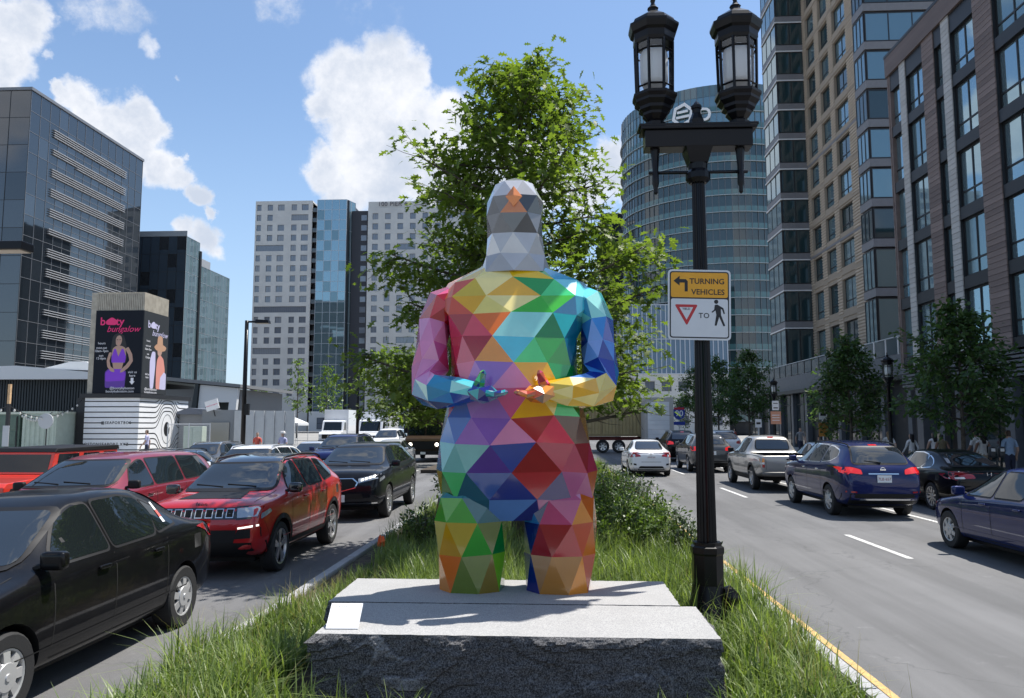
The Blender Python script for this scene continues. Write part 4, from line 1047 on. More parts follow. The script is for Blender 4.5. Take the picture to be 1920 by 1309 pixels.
# --- brown timber-look building, near right
b8 = thing('brown_building', 'brown board-clad building with tall window strips above shopfronts, far right', 'building', (27, 25, 0))
BRW = [M('brown_board_%d' % i, c, 0.7, var=.14, vscale=2.2, stretch=(1, .12, 1)) for i, c in enumerate(((0.175, 0.132, 0.118), (0.20, 0.152, 0.136), (0.152, 0.115, 0.104), (0.225, 0.172, 0.155)))]
LGT = [M('pale_board_%d' % i, c, 0.7, var=.08, vscale=2) for i, c in enumerate(((0.42, 0.41, 0.39), (0.47, 0.46, 0.44)))]
BX, BY = 17.5, 39.3
strips = [(0.1, 1.35, 1), (1.95, 3.7, 2), (4.75, 5.5, 0), (6.15, 8.05, 2), (9.35, 11.7, 2), (13.3, 15.0, 2), (16.5, 18.6, 2)]
us = [0.0]
for a, c, m_ in strips: us += [a, c]
us.append(20.0)
fz = [5.3, 8.25, 11.24, 14.23, 17.16, 19.6]
zs = [5.0]
for k in range(5): zs += [fz[k]+.10, fz[k+1]-.42]
zs.append(21.0)
holes = [(1+2*i, 2+2*i, 1+2*j, 2+2*j) for i in range(len(strips)) for j in range(5)]
facade(b8, (BX, BY, 0), (0, -1, 0), us, zs, holes, MET_D, .22, G_BLUE, MET_D, fw=.075, mullf=lambda h: strips[(h[0]-1)//2][2]-1 if strips[(h[0]-1)//2][2] > 0 else 0, trans=(.27,), tilt=.005, gm2=G_BLUE2)
core(b8, BX+.3, 45, 19.5, 39.2, 5.0, 20.8)
edges = [0]+[v for a, c, m_ in strips for v in (a, c)]+[20.0]
pierl = [(edges[i], edges[i+1]) for i in range(0, len(edges), 2)]
pale = {1, 3, 5}
cnt = 0
for pi_, (a, c) in enumerate(pierl):
    if c-a < .05: continue
    if pi_ > 4: continue
    step = .235; z = 4.95
    bmz = MB(); bmz.box(-.045, 0, -(c-a), 0, 0, step-.018); sm = [bmz.mesh('siding_board', m_) for m_ in (LGT if pi_ in pale else BRW)]
    while z < 20.95:
        o = link('siding_board', random.choice(sm), b8); o.location = Vector((BX-.003+random.uniform(0, .004), BY-a, z))-b8.location; z += step; cnt += 1
for pi_, (a, c) in enumerate(pierl):
    if pi_ > 4: bb = MB(); bb.box(BX-.05, BX-.004, BY-c, BY-a, 4.95, 21); bb.build('pier', BRW[0], b8, world=True)
z = 19.25
bb = MB(); bb.box(BX-.12, BX+.3, 19.3, BY+.05, 20.05, 21.05); bb.build('cornice', BRW[2], b8, world=True)
bb = MB(); bb.box(BX-.02, 45, BY-.25, BY, 4.9, 20.9); bb.build('end_wall', BRW[0], b8, world=True)
bb = MB(); bb.box(BX-.14, 45, 19.3, BY+.07, 21.05, 21.2); bb.build('parapet_cap', MET_D, b8, world=True)
# ground floor of the brown building
for k in range(6):
    bb = MB(); bb.box(BX-.03, BX+.25, 19.3, BY, 3.95+.17*k, 4.05+.17*k); bb.build('louver', DGP, b8, world=True)
core(b8, BX+.2, BX+.6, 19.3, BY, 3.8, 4.95, MET_D, 'fascia'); core(b8, BX+2.6, 45, 19.3, BY, 0, 4.9, M('shop_interior', (.06, .055, .05), .9), 'interior')
y = 19.6; k = 0
while y < 39:
    pc = MB(); pc.box(BX-.05, BX+.55, y-.3, y+.3, .15, 3.9); pc.build('column', DGP, b8, world=True)
    wd = min(3.5, BY-.4-y)
    if wd > 1:
        if k % 3 != 1:
            fm, pm = win_mesh(wd-.6, 3.5, 2, (.75,), .08, SHOPG if k % 2 else M('shop_glass_green', (.05, .075, .075), .05, ior=1.6), MET_D); o = link('shop_window', fm, b8); put(o, b8, (BX+.3, y+wd-.3, .25), Vector((0, -1, 0)), Vector((-1, 0, 0))); link('pane', pm, o)
        else:
            dm = MB(); dm.box(BX+1.2, BX+1.3, y+.3, y+wd-.3, .15, 3.8); dm.build('door_recess', BLACKP if 'BLACKP' in globals() else MET_D, b8, world=True)
            dm = MB(); dm.box(BX+.3, BX+1.2, y+.32, y+.36, .15, 3.8); dm.build('door_reveal', M('reveal_ochre', (.32, .22, .10), .7), b8, world=True)
    y += 3.6; k += 1
sg = thing('hanging_sign', 'small gold shop lettering hanging under the brown building shopfront fascia', 'sign', (BX-.55, 26.6, 3.05))
sb = MB(); sb.box(-.02, .02, -.55, .55, -.12, -.06); sb.box(-.02, .02, -.5, -.47, -.06, .75); sb.box(-.02, .02, .47, .5, -.06, .75); sb.build('bracket', MET_D, sg)
text('lettering', 'Z&O', .50, M('sign_gold', (.70, .55, .28), .35, .4), sg, (-.03, 0, .16), (PI/2, 0, -PI/2), extrude=.02, spacing=1.0)
# ================================================================ granite plinth, plaque, statue, lamp
GRTOP = M('granite_top', (0.40, 0.395, 0.385), 0.85, var=.06, vscale=3, speck=(150, 0.14, (0.25, 0.25, 0.25)), bump=.25, bscale=150)
def granite_rough():
    m = bpy.data.materials.new('granite_rough'); m.use_nodes = True; t = NT(m.node_tree); b = m.node_tree.nodes['Principled BSDF']
    tcn = t.new('ShaderNodeTexCoord'); v = tcn.outputs['Object']
    sp = t.maprange(t.noise(v, 110, 3, 0.6), 0.40, 0.62); c = t.mix(sp, (0.030, 0.030, 0.034), (0.145, 0.143, 0.145))
    sp2 = t.maprange(t.noise(v, 75, 2), 0.56, 0.64); c = t.mix(sp2, c, (0.010, 0.010, 0.012))
    at = t.new('ShaderNodeAttribute', attribute_name='bruise'); br = t.math('MULTIPLY', at.outputs['Fac'], t.maprange(t.noise(v, 60, 5, .7), .35, .6))
    c = t.mix(br, c, (0.42, 0.415, 0.41))                    # bruised pale stone along the broken ridges
    t.link(c, b.inputs['Base Color']); b.inputs['Roughness'].default_value = .8
    bn = t.new('ShaderNodeBump'); bn.inputs['Strength'].default_value = .9; bn.inputs['Distance'].default_value = .010; t.link(t.noise(v, 55, 8, .7), bn.inputs['Height']); t.link(bn.outputs[0], b.inputs['Normal'])
    return m
GRR = granite_rough()
from mathutils import noise as mnoise
def granite_block(name, label, x0, x1, y0, y1, z0, z1, seed, dep=.09):
    """sawn top, split rough sides"""
    bm = bmesh.new(); nx_, ny_, nz_ = 190, 60, 46
    def side(fn, n, m):
        g_ = [[bm.verts.new(fn(i/n, j/m)) for j in range(m+1)] for i in range(n+1)]
        for i in range(n):
            for j in range(m): f = bm.faces.new((g_[i][j], g_[i+1][j], g_[i+1][j+1], g_[i][j+1])); f.material_index = 1
    side(lambda a, c: (x0+(x1-x0)*a, y0, z0+(z1-z0)*c), nx_, nz_); side(lambda a, c: (x1, y0+(y1-y0)*a, z0+(z1-z0)*c), ny_, nz_)
    side(lambda a, c: (x1-(x1-x0)*a, y1, z0+(z1-z0)*c), nx_, nz_); side(lambda a, c: (x0, y1-(y1-y0)*a, z0+(z1-z0)*c), ny_, nz_)
    ring = [bm.verts.new((x0+(x1-x0)*i/nx_, y0, z1)) for i in range(nx_)]+[bm.verts.new((x1, y0+(y1-y0)*i/ny_, z1)) for i in range(ny_)]+[bm.verts.new((x1-(x1-x0)*i/nx_, y1, z1)) for i in range(nx_)]+[bm.verts.new((x0, y1-(y1-y0)*i/ny_, z1)) for i in range(ny_)]
    bm.faces.new(ring); bmesh.ops.remove_doubles(bm, verts=bm.verts[:], dist=1e-4)
    lay = bm.verts.layers.float.new('bruise')
    for v in bm.verts:
        p = v.co.copy(); k = min(1.0, (z1-p.z)/.045); q = Vector((p.x*1.5+seed, p.y*1.5, p.z*2.4))
        wv = Vector((mnoise.noise(q*1.7), 0, mnoise.noise(q*1.7+Vector((5, 5, 5)))))*.5
        n1 = mnoise.noise(q+wv); st = math.floor((n1*1.3+q.z*.55)*2.6)/2.6; fr = mnoise.fractal(q*6, .85, 2.1, 6)      # terraced breaks plus grain
        edge = abs(((n1*1.3+q.z*.55)*2.6) % 1.0-.04); d = dep*(.62*st+.17*fr)-.012
        v[lay] = max(0.0, 1-edge/(.05+.10*abs(mnoise.noise(q*6))))*.5*(1 if mnoise.noise(q*1.1+Vector((3, 7, 1))) > .02 else 0)+max(0, 1-k)*.12
        o = Vector((0, 0, 0))
        if abs(p.y-y0) < 1e-4: o.y -= 1
        if abs(p.y-y1) < 1e-4: o.y += 1
        if abs(p.x-x0) < 1e-4: o.x -= 1
        if abs(p.x-x1) < 1e-4: o.x += 1
        v.co += o*d*(k*.95+.02)+o*.06*(1-(p.z-z0)/(z1-z0))
        if p.z > z1-1e-4: v.co += o*(.010*mnoise.noise(q*9))
        else: v.co.z += .006*fr*k
    bmesh.ops.recalc_face_normals(bm, faces=bm.faces)
    me = bpy.data.meshes.new(name); bm.to_mesh(me); bm.free(); me.materials.append(GRTOP); me.materials.append(GRR)
    o = link(name, me); tag(o, label, 'stone block'); return o
granite_block('granite_block', 'front grey granite block with rough split face below the statue', -1.66, 1.14, 5.46, 6.40, .05, .65, 1.3)
granite_block('granite_block', 'rear grey granite slab carrying the multicoloured statue', -1.85, 1.02, 6.425, 7.38, .05, .652, 5.7, .05)
pq = thing('plaque', 'small white plaque propped on the left of the front granite block', 'plaque', (-1.505, 5.57, .652), R(2))
PW = M('plaque_white', (.80, .80, .80), .4)
TILT = R(28)
pm_ = MB(); pm_.box(-.115, .115, 0, .012, 0, .215); po = pm_.build('board', PW, pq); po.rotation_euler = (-R(50), 0, 0); po.location = (0, 0, .006)
pm_ = MB(); pm_.box(-.08, .08, .10, .112, 0, .075); pm_.build('prop', PW, pq)
PTX = M('plaque_print', (.62, .62, .63), .6)
text('lettering', 'AIR SEA LAND', .024, PTX, po, (0, -.001, .185), extrude=.0006, spacing=1.1)
for zz, hw in ((.160, .055), (.062, .034), (.044, .060)):
    ln_ = MB(); ln_.box(-hw, hw, -.0008, .0, zz-.0025, zz+.0025); ln_.build('print_line', PTX, po)

# ---- faceted painted figure: own facet layout, glossy paint in broad colour zones
FP = face_color_mat('facet_paint', .22, 1.0)
import colorsys
def hexc(h):
    c = [int(h[i:i+2], 16)/255 for i in (0, 2, 4)]; hh_, ss_, vv_ = colorsys.rgb_to_hsv(*c); c = colorsys.hsv_to_rgb(hh_, min(1, ss_*1.28), vv_); return tuple(((x+.055)/1.055)**2.4 if x > .04045 else x/12.92 for x in c)
PAL = {k: [hexc(x) for x in v.split()] for k, v in dict(
 red='c8384a d4607a b02838 e07898 a82030 d8506a', orange='e88a3a d86a38 f0a850 c86038', yellow='f4d048 f0e090 e8b830 d8c058 f8e8a8',
 green='58b848 90cc48 2a9a50 60d890 208040', cyan='58c8d8 88d8d8 48a8c8 a8e0d8 3090b0', blue='2868b0 3058a8 5898d0 183890 80a8e0',
 teal='208890 287880 30a0a0 206878', violet='8a60b0 a078b8 6848a0 c090c8', pink='d890b8 e0a0c0 d06890 c878a8', navy='203080 302878 182060',
 olive='708038 a89030 887830 609838', brown='906838 a07848 604028 b88848', grey='d8d8d8 c0c0c2 a8a8aa e8e8e8', dgrey='585858 707070 484848 868686').items()}
def zone_color(x, z, side_):
    """broad colour zones of the painted figure, by height and side; x is -1..1"""
    if z > 3.05: zs_ = [(-1.1, 'pink'), (-.62, 'orange'), (-.30, 'yellow'), (0.02, 'yellow'), (.30, 'green'), (.62, 'cyan'), (1.1, 'cyan')]
    elif z > 2.62: zs_ = [(-1.1, 'red'), (-.55, 'red'), (-.2, 'orange'), (.05, 'cyan'), (.30, 'green'), (.62, 'teal'), (1.1, 'blue')]
    elif z > 2.25: zs_ = [(-1.1, 'violet'), (-.62, 'red'), (-.32, 'violet'), (-.02, 'pink'), (.28, 'yellow'), (.58, 'green'), (1.1, 'teal')]
    elif z > 1.92: zs_ = [(-1.1, 'teal'), (-.55, 'blue'), (-.22, 'violet'), (.08, 'pink'), (.4, 'red'), (.7, 'brown'), (1.1, 'orange')]
    elif z > 1.62: zs_ = [(-1.1, 'teal'), (-.6, 'cyan'), (-.25, 'violet'), (.05, 'blue'), (.38, 'red'), (.7, 'red'), (1.1, 'orange')]
    elif z > 1.25: zs_ = [(-1.1, 'violet'), (-.75, 'green'), (-.4, 'teal'), (-.05, 'blue'), (.22, 'navy'), (.55, 'pink'), (.9, 'orange'), (1.2, 'yellow')]
    elif z > .95: zs_ = [(-1.1, 'yellow'), (-.7, 'yellow'), (-.35, 'green'), (0.0, 'olive'), (.12, 'navy'), (.4, 'red'), (.75, 'orange'), (1.2, 'orange')]
    else: zs_ = [(-1.1, 'brown'), (-.75, 'orange'), (-.4, 'olive'), (-.05, 'green'), (.1, 'navy'), (.4, 'brown'), (.7, 'orange'), (1.2, 'brown')]
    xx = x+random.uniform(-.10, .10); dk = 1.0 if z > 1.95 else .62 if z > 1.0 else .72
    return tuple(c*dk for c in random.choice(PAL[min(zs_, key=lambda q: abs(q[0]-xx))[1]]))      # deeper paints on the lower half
SX, SY = -.335, 7.02                                         # statue axis on the rear slab
def facet_object(name, parent, rings, colfn, cap=(True, True), par=0, seed=0):
    """rings of equal length -> triangulated facets, alternating diagonals, one flat colour each"""
    rnd = random.Random(seed); bm = bmesh.new(); n = len(rings[0]); vr = []
    for r in rings: vr.append([bm.verts.new(p) for p in r])
    fs = []
    for j in range(len(rings)-1):
        for k in range(n):
            a, b_, c, d = vr[j][k], vr[j][(k+1) % n], vr[j+1][(k+1) % n], vr[j+1][k]
            fs += [(a, b_, c), (a, c, d)] if (j+par) % 2 else [(a, b_, d), (b_, c, d)]
    for f in fs:
        if len({v for v in f}) == 3:
            try: bm.faces.new(f)
            except ValueError: pass
    for on, r in ((cap[0], vr[0][::-1]), (cap[1], vr[-1])):
        if on:
            cc = Vector(); 
            for v in r: cc += v.co
            cv = bm.verts.new(cc/n+Vector((0, 0, 0)))
            for k in range(n): bm.faces.new((r[k], r[(k+1) % n], cv))
    bmesh.ops.remove_doubles(bm, verts=bm.verts[:], dist=1e-4)
    bmesh.ops.recalc_face_normals(bm, faces=bm.faces)
    me = bpy.data.meshes.new(name); bm.to_mesh(me); bm.free(); me.materials.append(FP)
    at_ = me.attributes.new('paint', 'FLOAT_COLOR', 'FACE')
    for i, p in enumerate(me.polygons): at_.data[i].color = (*colfn(p.center), 1)
    return link(name, me, parent)
statue = thing('statue', 'tall multicoloured faceted figure with pale grey head on the granite blocks', 'statue', (SX, SY, .652))
def SR(z, hw, hd, n=10, cy0=0.0, cx0=0.0, ph=0.0, jit=.0, pw=2.6, rnd=random):
    out = []
    for k in range(n):
        a = 2*PI*(k+ph)/n-PI/2; c, s_ = math.cos(a), math.sin(a)
        x = math.copysign(abs(c)**(2/pw), c)*hw; y = math.copysign(abs(s_)**(2/pw), s_)*hd
        out.append((cx0+x+rnd.uniform(-jit, jit), cy0+y+rnd.uniform(-jit, jit), z-.652+rnd.uniform(-jit, jit)))
    return out
rs = random.Random(21)
prof_ = [(1.26, .42, .22, .02), (1.45, .695, .34, .01), (1.70, .73, .41, -.01), (1.94, .69, .435, -.03), (2.17, .645, .45, -.05), (2.40, .575, .475, -.08), (2.63, .56, .475, -.085), (2.86, .58, .455, -.06), (3.07, .65, .41, -.03), (3.24, .745, .355, .0), (3.41, .63, .29, .02), (3.555, .30, .22, .04)]
body_rings = [SR(z, hw, hd, 12, cy0, ph=.5*(i % 2), jit=.018, pw=2.3, rnd=rs) for i, (z, hw, hd, cy0) in enumerate(prof_)]
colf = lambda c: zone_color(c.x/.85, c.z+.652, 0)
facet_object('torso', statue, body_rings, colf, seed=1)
for sg in (-1, 1):
    lr = []
    for z, cx0, hw, hd, cy0, ph in ((.652, .385, .29, .25, -.02, 0), (.97, .395, .315, .27, -.0, .5), (1.25, .400, .335, .305, .0, 0), (1.46, .375, .325, .30, .01, .5), (1.62, .33, .26, .22, .02, 0)):
        lr.append(SR(z, hw, hd, 8, cy0, sg*cx0, ph+.3, jit=.012 if z > .7 else 0, pw=2.3, rnd=rs))
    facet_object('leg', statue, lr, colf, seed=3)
    # arm: shoulder - elbow - wrist, as rings along a bent path
    path = [((sg*.48, .02, 3.34), .10, .15), ((sg*.67, .00, 3.22), .16, .23), ((sg*.745, -.02, 3.02), .155, .24), ((sg*.755, -.06, 2.80), .155, .23), ((sg*.765, -.12, 2.58), .17, .21), ((sg*.735, -.30, 2.42), .17, .17), ((sg*.63, -.48, 2.385), .155, .135), ((sg*.46, -.60, 2.38), .125, .105), ((sg*.30, -.66, 2.38), .085, .075)]
    ar_ = []
    for i, (p, ra, rb_) in enumerate(path):
        p = Vector(p); a = Vector(path[max(i-1, 0)][0]); b_ = Vector(path[min(i+1, len(path)-1)][0]); d = (b_-a).normalized()
        u = d.cross(Vector((0, 1, .35))).normalized(); v = d.cross(u).normalized(); r = []
        for k in range(7):
            t_ = 2*PI*(k+.5*(i % 2))/7; q = p+u*math.cos(t_)*ra+v*math.sin(t_)*rb_; r.append((q.x, q.y, q.z-.652))
        ar_.append(r)
    arm = facet_object('arm', statue, ar_, (lambda c: random.choice(PAL['yellow'] if c.z+.652 < 2.5 and c.x > 0 else PAL['cyan' if c.z > 1.7 else 'blue'] if c.z+.652 < 2.5 else (PAL['pink'] if c.z+.652 < 3.0 else PAL['red']) if c.x < 0 else (PAL['blue'] if c.z+.652 < 3.0 else PAL['cyan']))), seed=5)
    # hand: palm up, four fingers and a raised thumb
    hc = 'orange' if sg > 0 else 'teal'; hc2 = 'brown' if sg > 0 else 'navy'
    def tri_prism(p0, p1, w0, w1, col_names, parent, name):
        p0, p1 = Vector(p0), Vector(p1); d = (p1-p0).normalized(); u = d.cross(Vector((0, 0, 1))); u = u.normalized() if u.length > .1 else Vector((1, 0, 0)); v = u.cross(d)
        mid = p0.lerp(p1, .55)-Vector((0, 0, .012)); rr2 = []
        for q, ww, ph in ((p0, w0, 0), (mid, (w0+w1)/2*1.15, .5), (p1, w1, 0), (p1+d*w1*.7, w1*.35, .5)):
            r = []
            for k in range(5):
                t_ = 2*PI*(k+ph)/5; w_ = q+u*math.cos(t_)*ww+v*math.sin(t_)*ww*.8; r.append((w_.x, w_.y, w_.z-.652))
            rr2.append(r)
        return facet_object(name, parent, rr2, lambda c: random.choice(PAL[random.choice(col_names)]))
    palm = tri_prism((sg*.33, -.655, 2.375), (sg*.165, -.715, 2.355), .085, .090, [hc, hc2], statue, 'hand')
    for k in range(4):                                       # fingers side by side, curled up a little at the tips
        y0_ = -.655-.042*k; ln = (.105, .13, .135, .11)[k]
        tri_prism((sg*.20, y0_, 2.37-.004*k), (sg*(.20-ln*1.15), y0_-.015, 2.37-.008*abs(k-1.5)), .034, .030, [hc, hc2], palm, 'finger')
    tri_prism((sg*.285, -.66, 2.40), (sg*.235, -.69, 2.53), .055, .034, [hc2, hc, 'green' if sg < 0 else 'red'], palm, 'thumb')
hr = [SR(3.48, .34, .29, 8, .03, jit=0, rnd=rs), SR(3.64, .285, .26, 8, .02, ph=.5, jit=.012, rnd=rs), SR(3.83, .262, .25, 8, .0, jit=.01, rnd=rs), SR(4.00, .268, .26, 8, -.02, ph=.5, jit=.012, rnd=rs), SR(4.17, .262, .26, 8, -.02, jit=.012, rnd=rs), SR(4.32, .18, .18, 8, -.01, ph=.5, jit=.01, rnd=rs), SR(4.40, .03, .03, 8, 0)]
def headcol(c):
    z = c.z+.652
    if c.y < -.12 and 3.96 < z < 4.20 and abs(c.x) < .09: return hexc('d89060')
    return random.choice(PAL['grey']) if (z > 4.12 or z < 3.82) else random.choice(PAL['dgrey'])
facet_object('head', statue, hr, headcol, seed=9)
cp = MB(); cp.add([(-.075, -.27, 3.50), (.075, -.27, 3.50), (0, -.31, 3.585), (0, -.30, 3.40), (0, -.345, 3.49), (0, -.2, 3.5)], [(0, 4, 2), (4, 1, 2), (0, 3, 4), (4, 3, 1), (0, 2, 5), (2, 1, 5), (1, 3, 5), (3, 0, 5)])
cp.build('face_facet', M('copper_paint', hexc('e09a68'), .25, .2, coat=.6), statue)

# ---- twin lantern lamp post and turning-traffic sign
LB = M('lamp_black', (0.0045, 0.0045, 0.006), 0.30, spec=.22, coat=.06)
lamp = thing('street_lamp', 'black fluted post with two octagonal lanterns, carrying the yellow traffic sign', 'street lamp', (1.50, 7.72, .15))
mb = MB(); mb.lathe([(.27, 0), (.27, .05), (.20, .16), (.165, .30), (.15, .42)], n=16); mb.build('foot', LB, lamp, smooth='auto')
mb = MB(); mb.lathe([(.152, .36), (.152, .70), (.163, .72), (.163, .775), (.14, .79), (.14, .82)], n=8, a0=PI/8); mb.build('base_casing', LB, lamp)
fl_ = MB(); prof = []
nfl = 32
for zz, rr3 in ((.80, .096), (2.6, .079), (4.46, .064)):
    ring = []
    for k in range(nfl):
        a = 2*PI*k/nfl; r = rr3*(1.0 if k % 2 == 0 else .86); ring.append((r*math.cos(a), r*math.sin(a), zz))
    prof.append(ring)
for ring in prof: fl_.v += ring
for j in range(2):
    for k in range(nfl): k2 = (k+1) % nfl; fl_.f.append((j*nfl+k, j*nfl+k2, (j+1)*nfl+k2, (j+1)*nfl+k)); fl_.mi.append(0)
fl_.build('fluted_shaft', LB, lamp)
mb = MB(); mb.lathe([(.085, 4.400), (.125, 4.440), (.125, 4.500), (.095, 4.540), (.10, 4.600)], n=16); mb.add([(-.09, -.09, 4.600), (.09, -.09, 4.600), (.09, .09, 4.600), (-.09, .09, 4.600), (-.135, -.13, 4.760), (.135, -.13, 4.760), (.135, .13, 4.760), (-.135, .13, 4.760)], [(0, 1, 5, 4), (1, 2, 6, 5), (2, 3, 7, 6), (3, 0, 4, 7), (4, 5, 6, 7)]); mb.build('capital', LB, lamp)
mb = MB(); mb.box(-.54, .54, -.10, .10, 4.760, 4.940); mb.box(-.58, .58, -.13, .13, 4.940, 4.975); mb.box(-.60, .60, -.115, .115, 4.975, 5.005); mb.build('cross_beam', LB, lamp, bevel=.006)
mb = MB(); mb.tube([(-.50, 0, 4.520), (.50, 0, 4.520)], .018, 8); mb.build('tie_rod', LB, lamp, smooth=True)
for sg in (-1, 1):
    mb = MB(); mb.lathe([(.050, 4.770), (.045, 4.720), (.028, 4.520), (.034, 4.500), (.034, 4.400), (.020, 4.360), (.022, 4.310), (.006, 4.290)], c=(sg*.43, 0, 0), n=10); mb.build('drop_finial', LB, lamp, smooth='auto')
mb = MB(); mb.lathe([(.085, 5.000), (.075, 5.070), (.045, 5.140), (.045, 5.180), (.055, 5.190), (.055, 5.220), (.03, 5.250), (.005, 5.275)], n=8); mb.build('centre_finial', LB, lamp)
def clear_glass(name, tint, gloss=.10):
    m = bpy.data.materials.new(name); m.use_nodes = True; t = NT(m.node_tree); t.n.clear()
    tr = t.new('ShaderNodeBsdfTransparent'); tr.inputs[0].default_value = (*tint, 1); gl = t.new('ShaderNodeBsdfGlossy'); gl.inputs['Roughness'].default_value = .05
    mx = t.new('ShaderNodeMixShader'); mx.inputs[0].default_value = gloss; o = t.new('ShaderNodeOutputMaterial'); t.link(tr.outputs[0], mx.inputs[1]); t.link(gl.outputs[0], mx.inputs[2]); t.link(mx.outputs[0], o.inputs[0]); return m
LANG = clear_glass('lantern_glass', (.86, .88, .90))
LBULB = M('lantern_diffuser', (0.80, 0.80, 0.78), 0.5)
def lantern(parent, cx0, zb0, s=1.0):
    a0_ = PI/8; c0_ = (cx0, 0, zb0)
    mb = MB(); mb.lathe([(.10*s, 0), (.10*s, .03*s), (.075*s, .05*s), (.12*s, .10*s), (.12*s, .125*s), (.155*s, .15*s), (.155*s, .18*s), (.195*s, .215*s), (.195*s, .24*s), (.215*s, .27*s), (.215*s, .295*s), (.18*s, .30*s)], c=c0_, n=8, a0=a0_)
    lt = mb.build('lantern', LB, parent)
    z0_, z1_ = zb0+.29*s, zb0+.80*s; r0, r1 = .172*s, .182*s
    for k in range(8):
        a = a0_+2*PI*k/8; mb = MB(); mb.tube([(cx0+r0*math.cos(a), r0*math.sin(a), z0_), (cx0+r1*math.cos(a), r1*math.sin(a), z1_)], .014*s, 4); mb.build('lantern_bar', LB, lt)
        a2 = a+2*PI/8; q = []
        for (z, r, aa) in ((z0_, r0, a), (z0_, r0, a2), (z1_, r1, a2), (z1_, r1, a)): q.append((cx0+(r-.006)*math.cos(aa), (r-.006)*math.sin(aa), z))
        mb = MB(); mb.quad(*q); mb.build('lantern_pane', LANG, lt, fix=False)
        for fz_ in (.075, .42):
            z = zb0+(.29+fz_)*s; r = r0+(r1-r0)*fz_/.51; p1_ = (cx0+r*math.cos(a), r*math.sin(a), z); p2_ = (cx0+r*math.cos(a2), r*math.sin(a2), z)
            mb = MB(); mb.tube([p1_, p2_], .010*s, 4); mb.build('lantern_bar', LB, lt)
    mb = MB(); mb.lathe([(.11*s, .40*s), (.13*s, .44*s), (.13*s, .70*s), (.10*s, .76*s)], c=c0_, n=12); mb.build('diffuser', LBULB, lt, smooth=True)
    mb = MB(); mb.lathe([(.19*s, .79*s), (.20*s, .82*s), (.20*s, .88*s), (.225*s, .90*s), (.245*s, .955*s), (.245*s, .975*s), (.215*s, .985*s), (.195*s, 1.03*s), (.05*s, 1.13*s), (.045*s, 1.15*s), (.055*s, 1.165*s), (.03*s, 1.19*s), (.018*s, 1.22*s), (.026*s, 1.245*s), (.006*s, 1.30*s)], c=c0_, n=8, a0=a0_); mb.build('lantern_roof', LB, lt)
for sg in (-1, 1): lantern(lamp, sg*.425, 5.005, 1.10)
mb = MB(); mb.lathe([(.105, .15), (.105, .185), (.10, .19)], c=(.245, -.02, 0), n=16); 
mb = MB(); mb.tube([(.14, -.05, .30), (.20, -.05, .30), (.30, -.05, .30)], [.10, .12, .02], 14); mb.build('floodlight', LB, lamp, smooth='auto')
mb = MB(); mb.box(-.10, .22, -.42, -.1, .0, .03); mb.build('foot_pad', CONC, lamp)

SY_ = M('sign_amber', (0.78, 0.36, 0.015), .45, var=.04, vscale=6); SB_ = M('sign_black', (0.010, 0.010, 0.012), .5); SWH = M('sign_face_white', (0.66, 0.67, 0.68), .45, var=.03, vscale=5); SRD = M('sign_red', (0.50, 0.025, 0.03), .45); SBK = M('sign_back', (.45, .45, .46), .4, .7)
sign = thing('traffic_sign', 'square yellow and white turning vehicles yield to pedestrians sign on the lamp post', 'traffic sign', (1.455, 7.585, 3.28), R(2.5))
sign.rotation_euler = (0, R(1.2), R(2.5))
Wd, Hd = .31, .35
def plate_(pts, y0, y1, mat, name, parent):
    mb = MB(); mb.prism(pts, 'y', y0, y1); return mb.build(name, mat, parent)
def rrect(x0, x1, z0, z1, r): return roundpoly([(x0, z0), (x1, z0), (x1, z1), (x0, z1)], r, 4)
panel = plate_(rrect(-Wd, Wd, -Hd, Hd, .045), -.006, 0, SWH, 'panel', sign)
plate_(rrect(-Wd+.018, Wd-.018, -Hd+.018, Hd-.018, .032), -.0075, -.006, SB_, 'border', panel)
plate_(rrect(-Wd+.030, Wd-.030, -Hd+.030, .058, .022), -.009, -.0075, SWH, 'lower_field', panel)
plate_(rrect(-Wd+.030, Wd-.030, .072, Hd-.030, .022), -.009, -.0075, SY_, 'upper_field', panel)
ar2 = [(-.255, .235), (-.195, .285), (-.195, .253), (-.135, .253), (-.115, .233), (-.115, .13), (-.145, .13), (-.145, .218), (-.195, .218), (-.195, .188)]
plate_(ar2, -.0105, -.009, SB_, 'turn_arrow', panel)
for body, z, x in (('TURNING', .232, .075), ('VEHICLES', .125, .085)): text('lettering', body, .076, SB_, panel, (x, -.0095, z), extrude=.001, spacing=1.02, bold=.0012)
plate_(roundpoly([(-.245, .0), (-.125, -.21), (-.015, .0)], .02), -.0105, -.009, SRD, 'yield_triangle', panel)
plate_(roundpoly([(-.198, -.027), (-.127, -.152), (-.062, -.027)], .006), -.012, -.0105, SWH, 'yield_field', panel)
text('lettering', 'YIELD', .030, SB_, panel, (-.13, -.0125, -.045), extrude=.0006, bold=.0004)
text('lettering', 'TO', .072, SB_, panel, (.045, -.0095, -.11), extrude=.001, spacing=1.1, bold=.0008)
ped = MB(); ped.lathe([(.021, -.0105), (.021, -.009)], c=(.165, 0, .032), n=16, axis='y')
for pts in ([(.15, .0), (.175, .005), (.235, -.03), (.25, -.085), (.238, -.09), (.222, -.045), (.21, -.04), (.212, -.10), (.165, -.10), (.158, -.055), (.125, -.078), (.118, -.07), (.145, -.045)],
            [(.165, -.10), (.195, -.10), (.19, -.13), (.168, -.205), (.148, -.205)], [(.185, -.10), (.212, -.10), (.252, -.205), (.234, -.21)]): ped.prism(pts, 'y', -.0105, -.009)
ped.build('walking_figure', SB_, panel)
mb = MB(); mb.box(-.02, .02, .0, .03, -.30, .32); mb.build('bracket', SBK, sign)
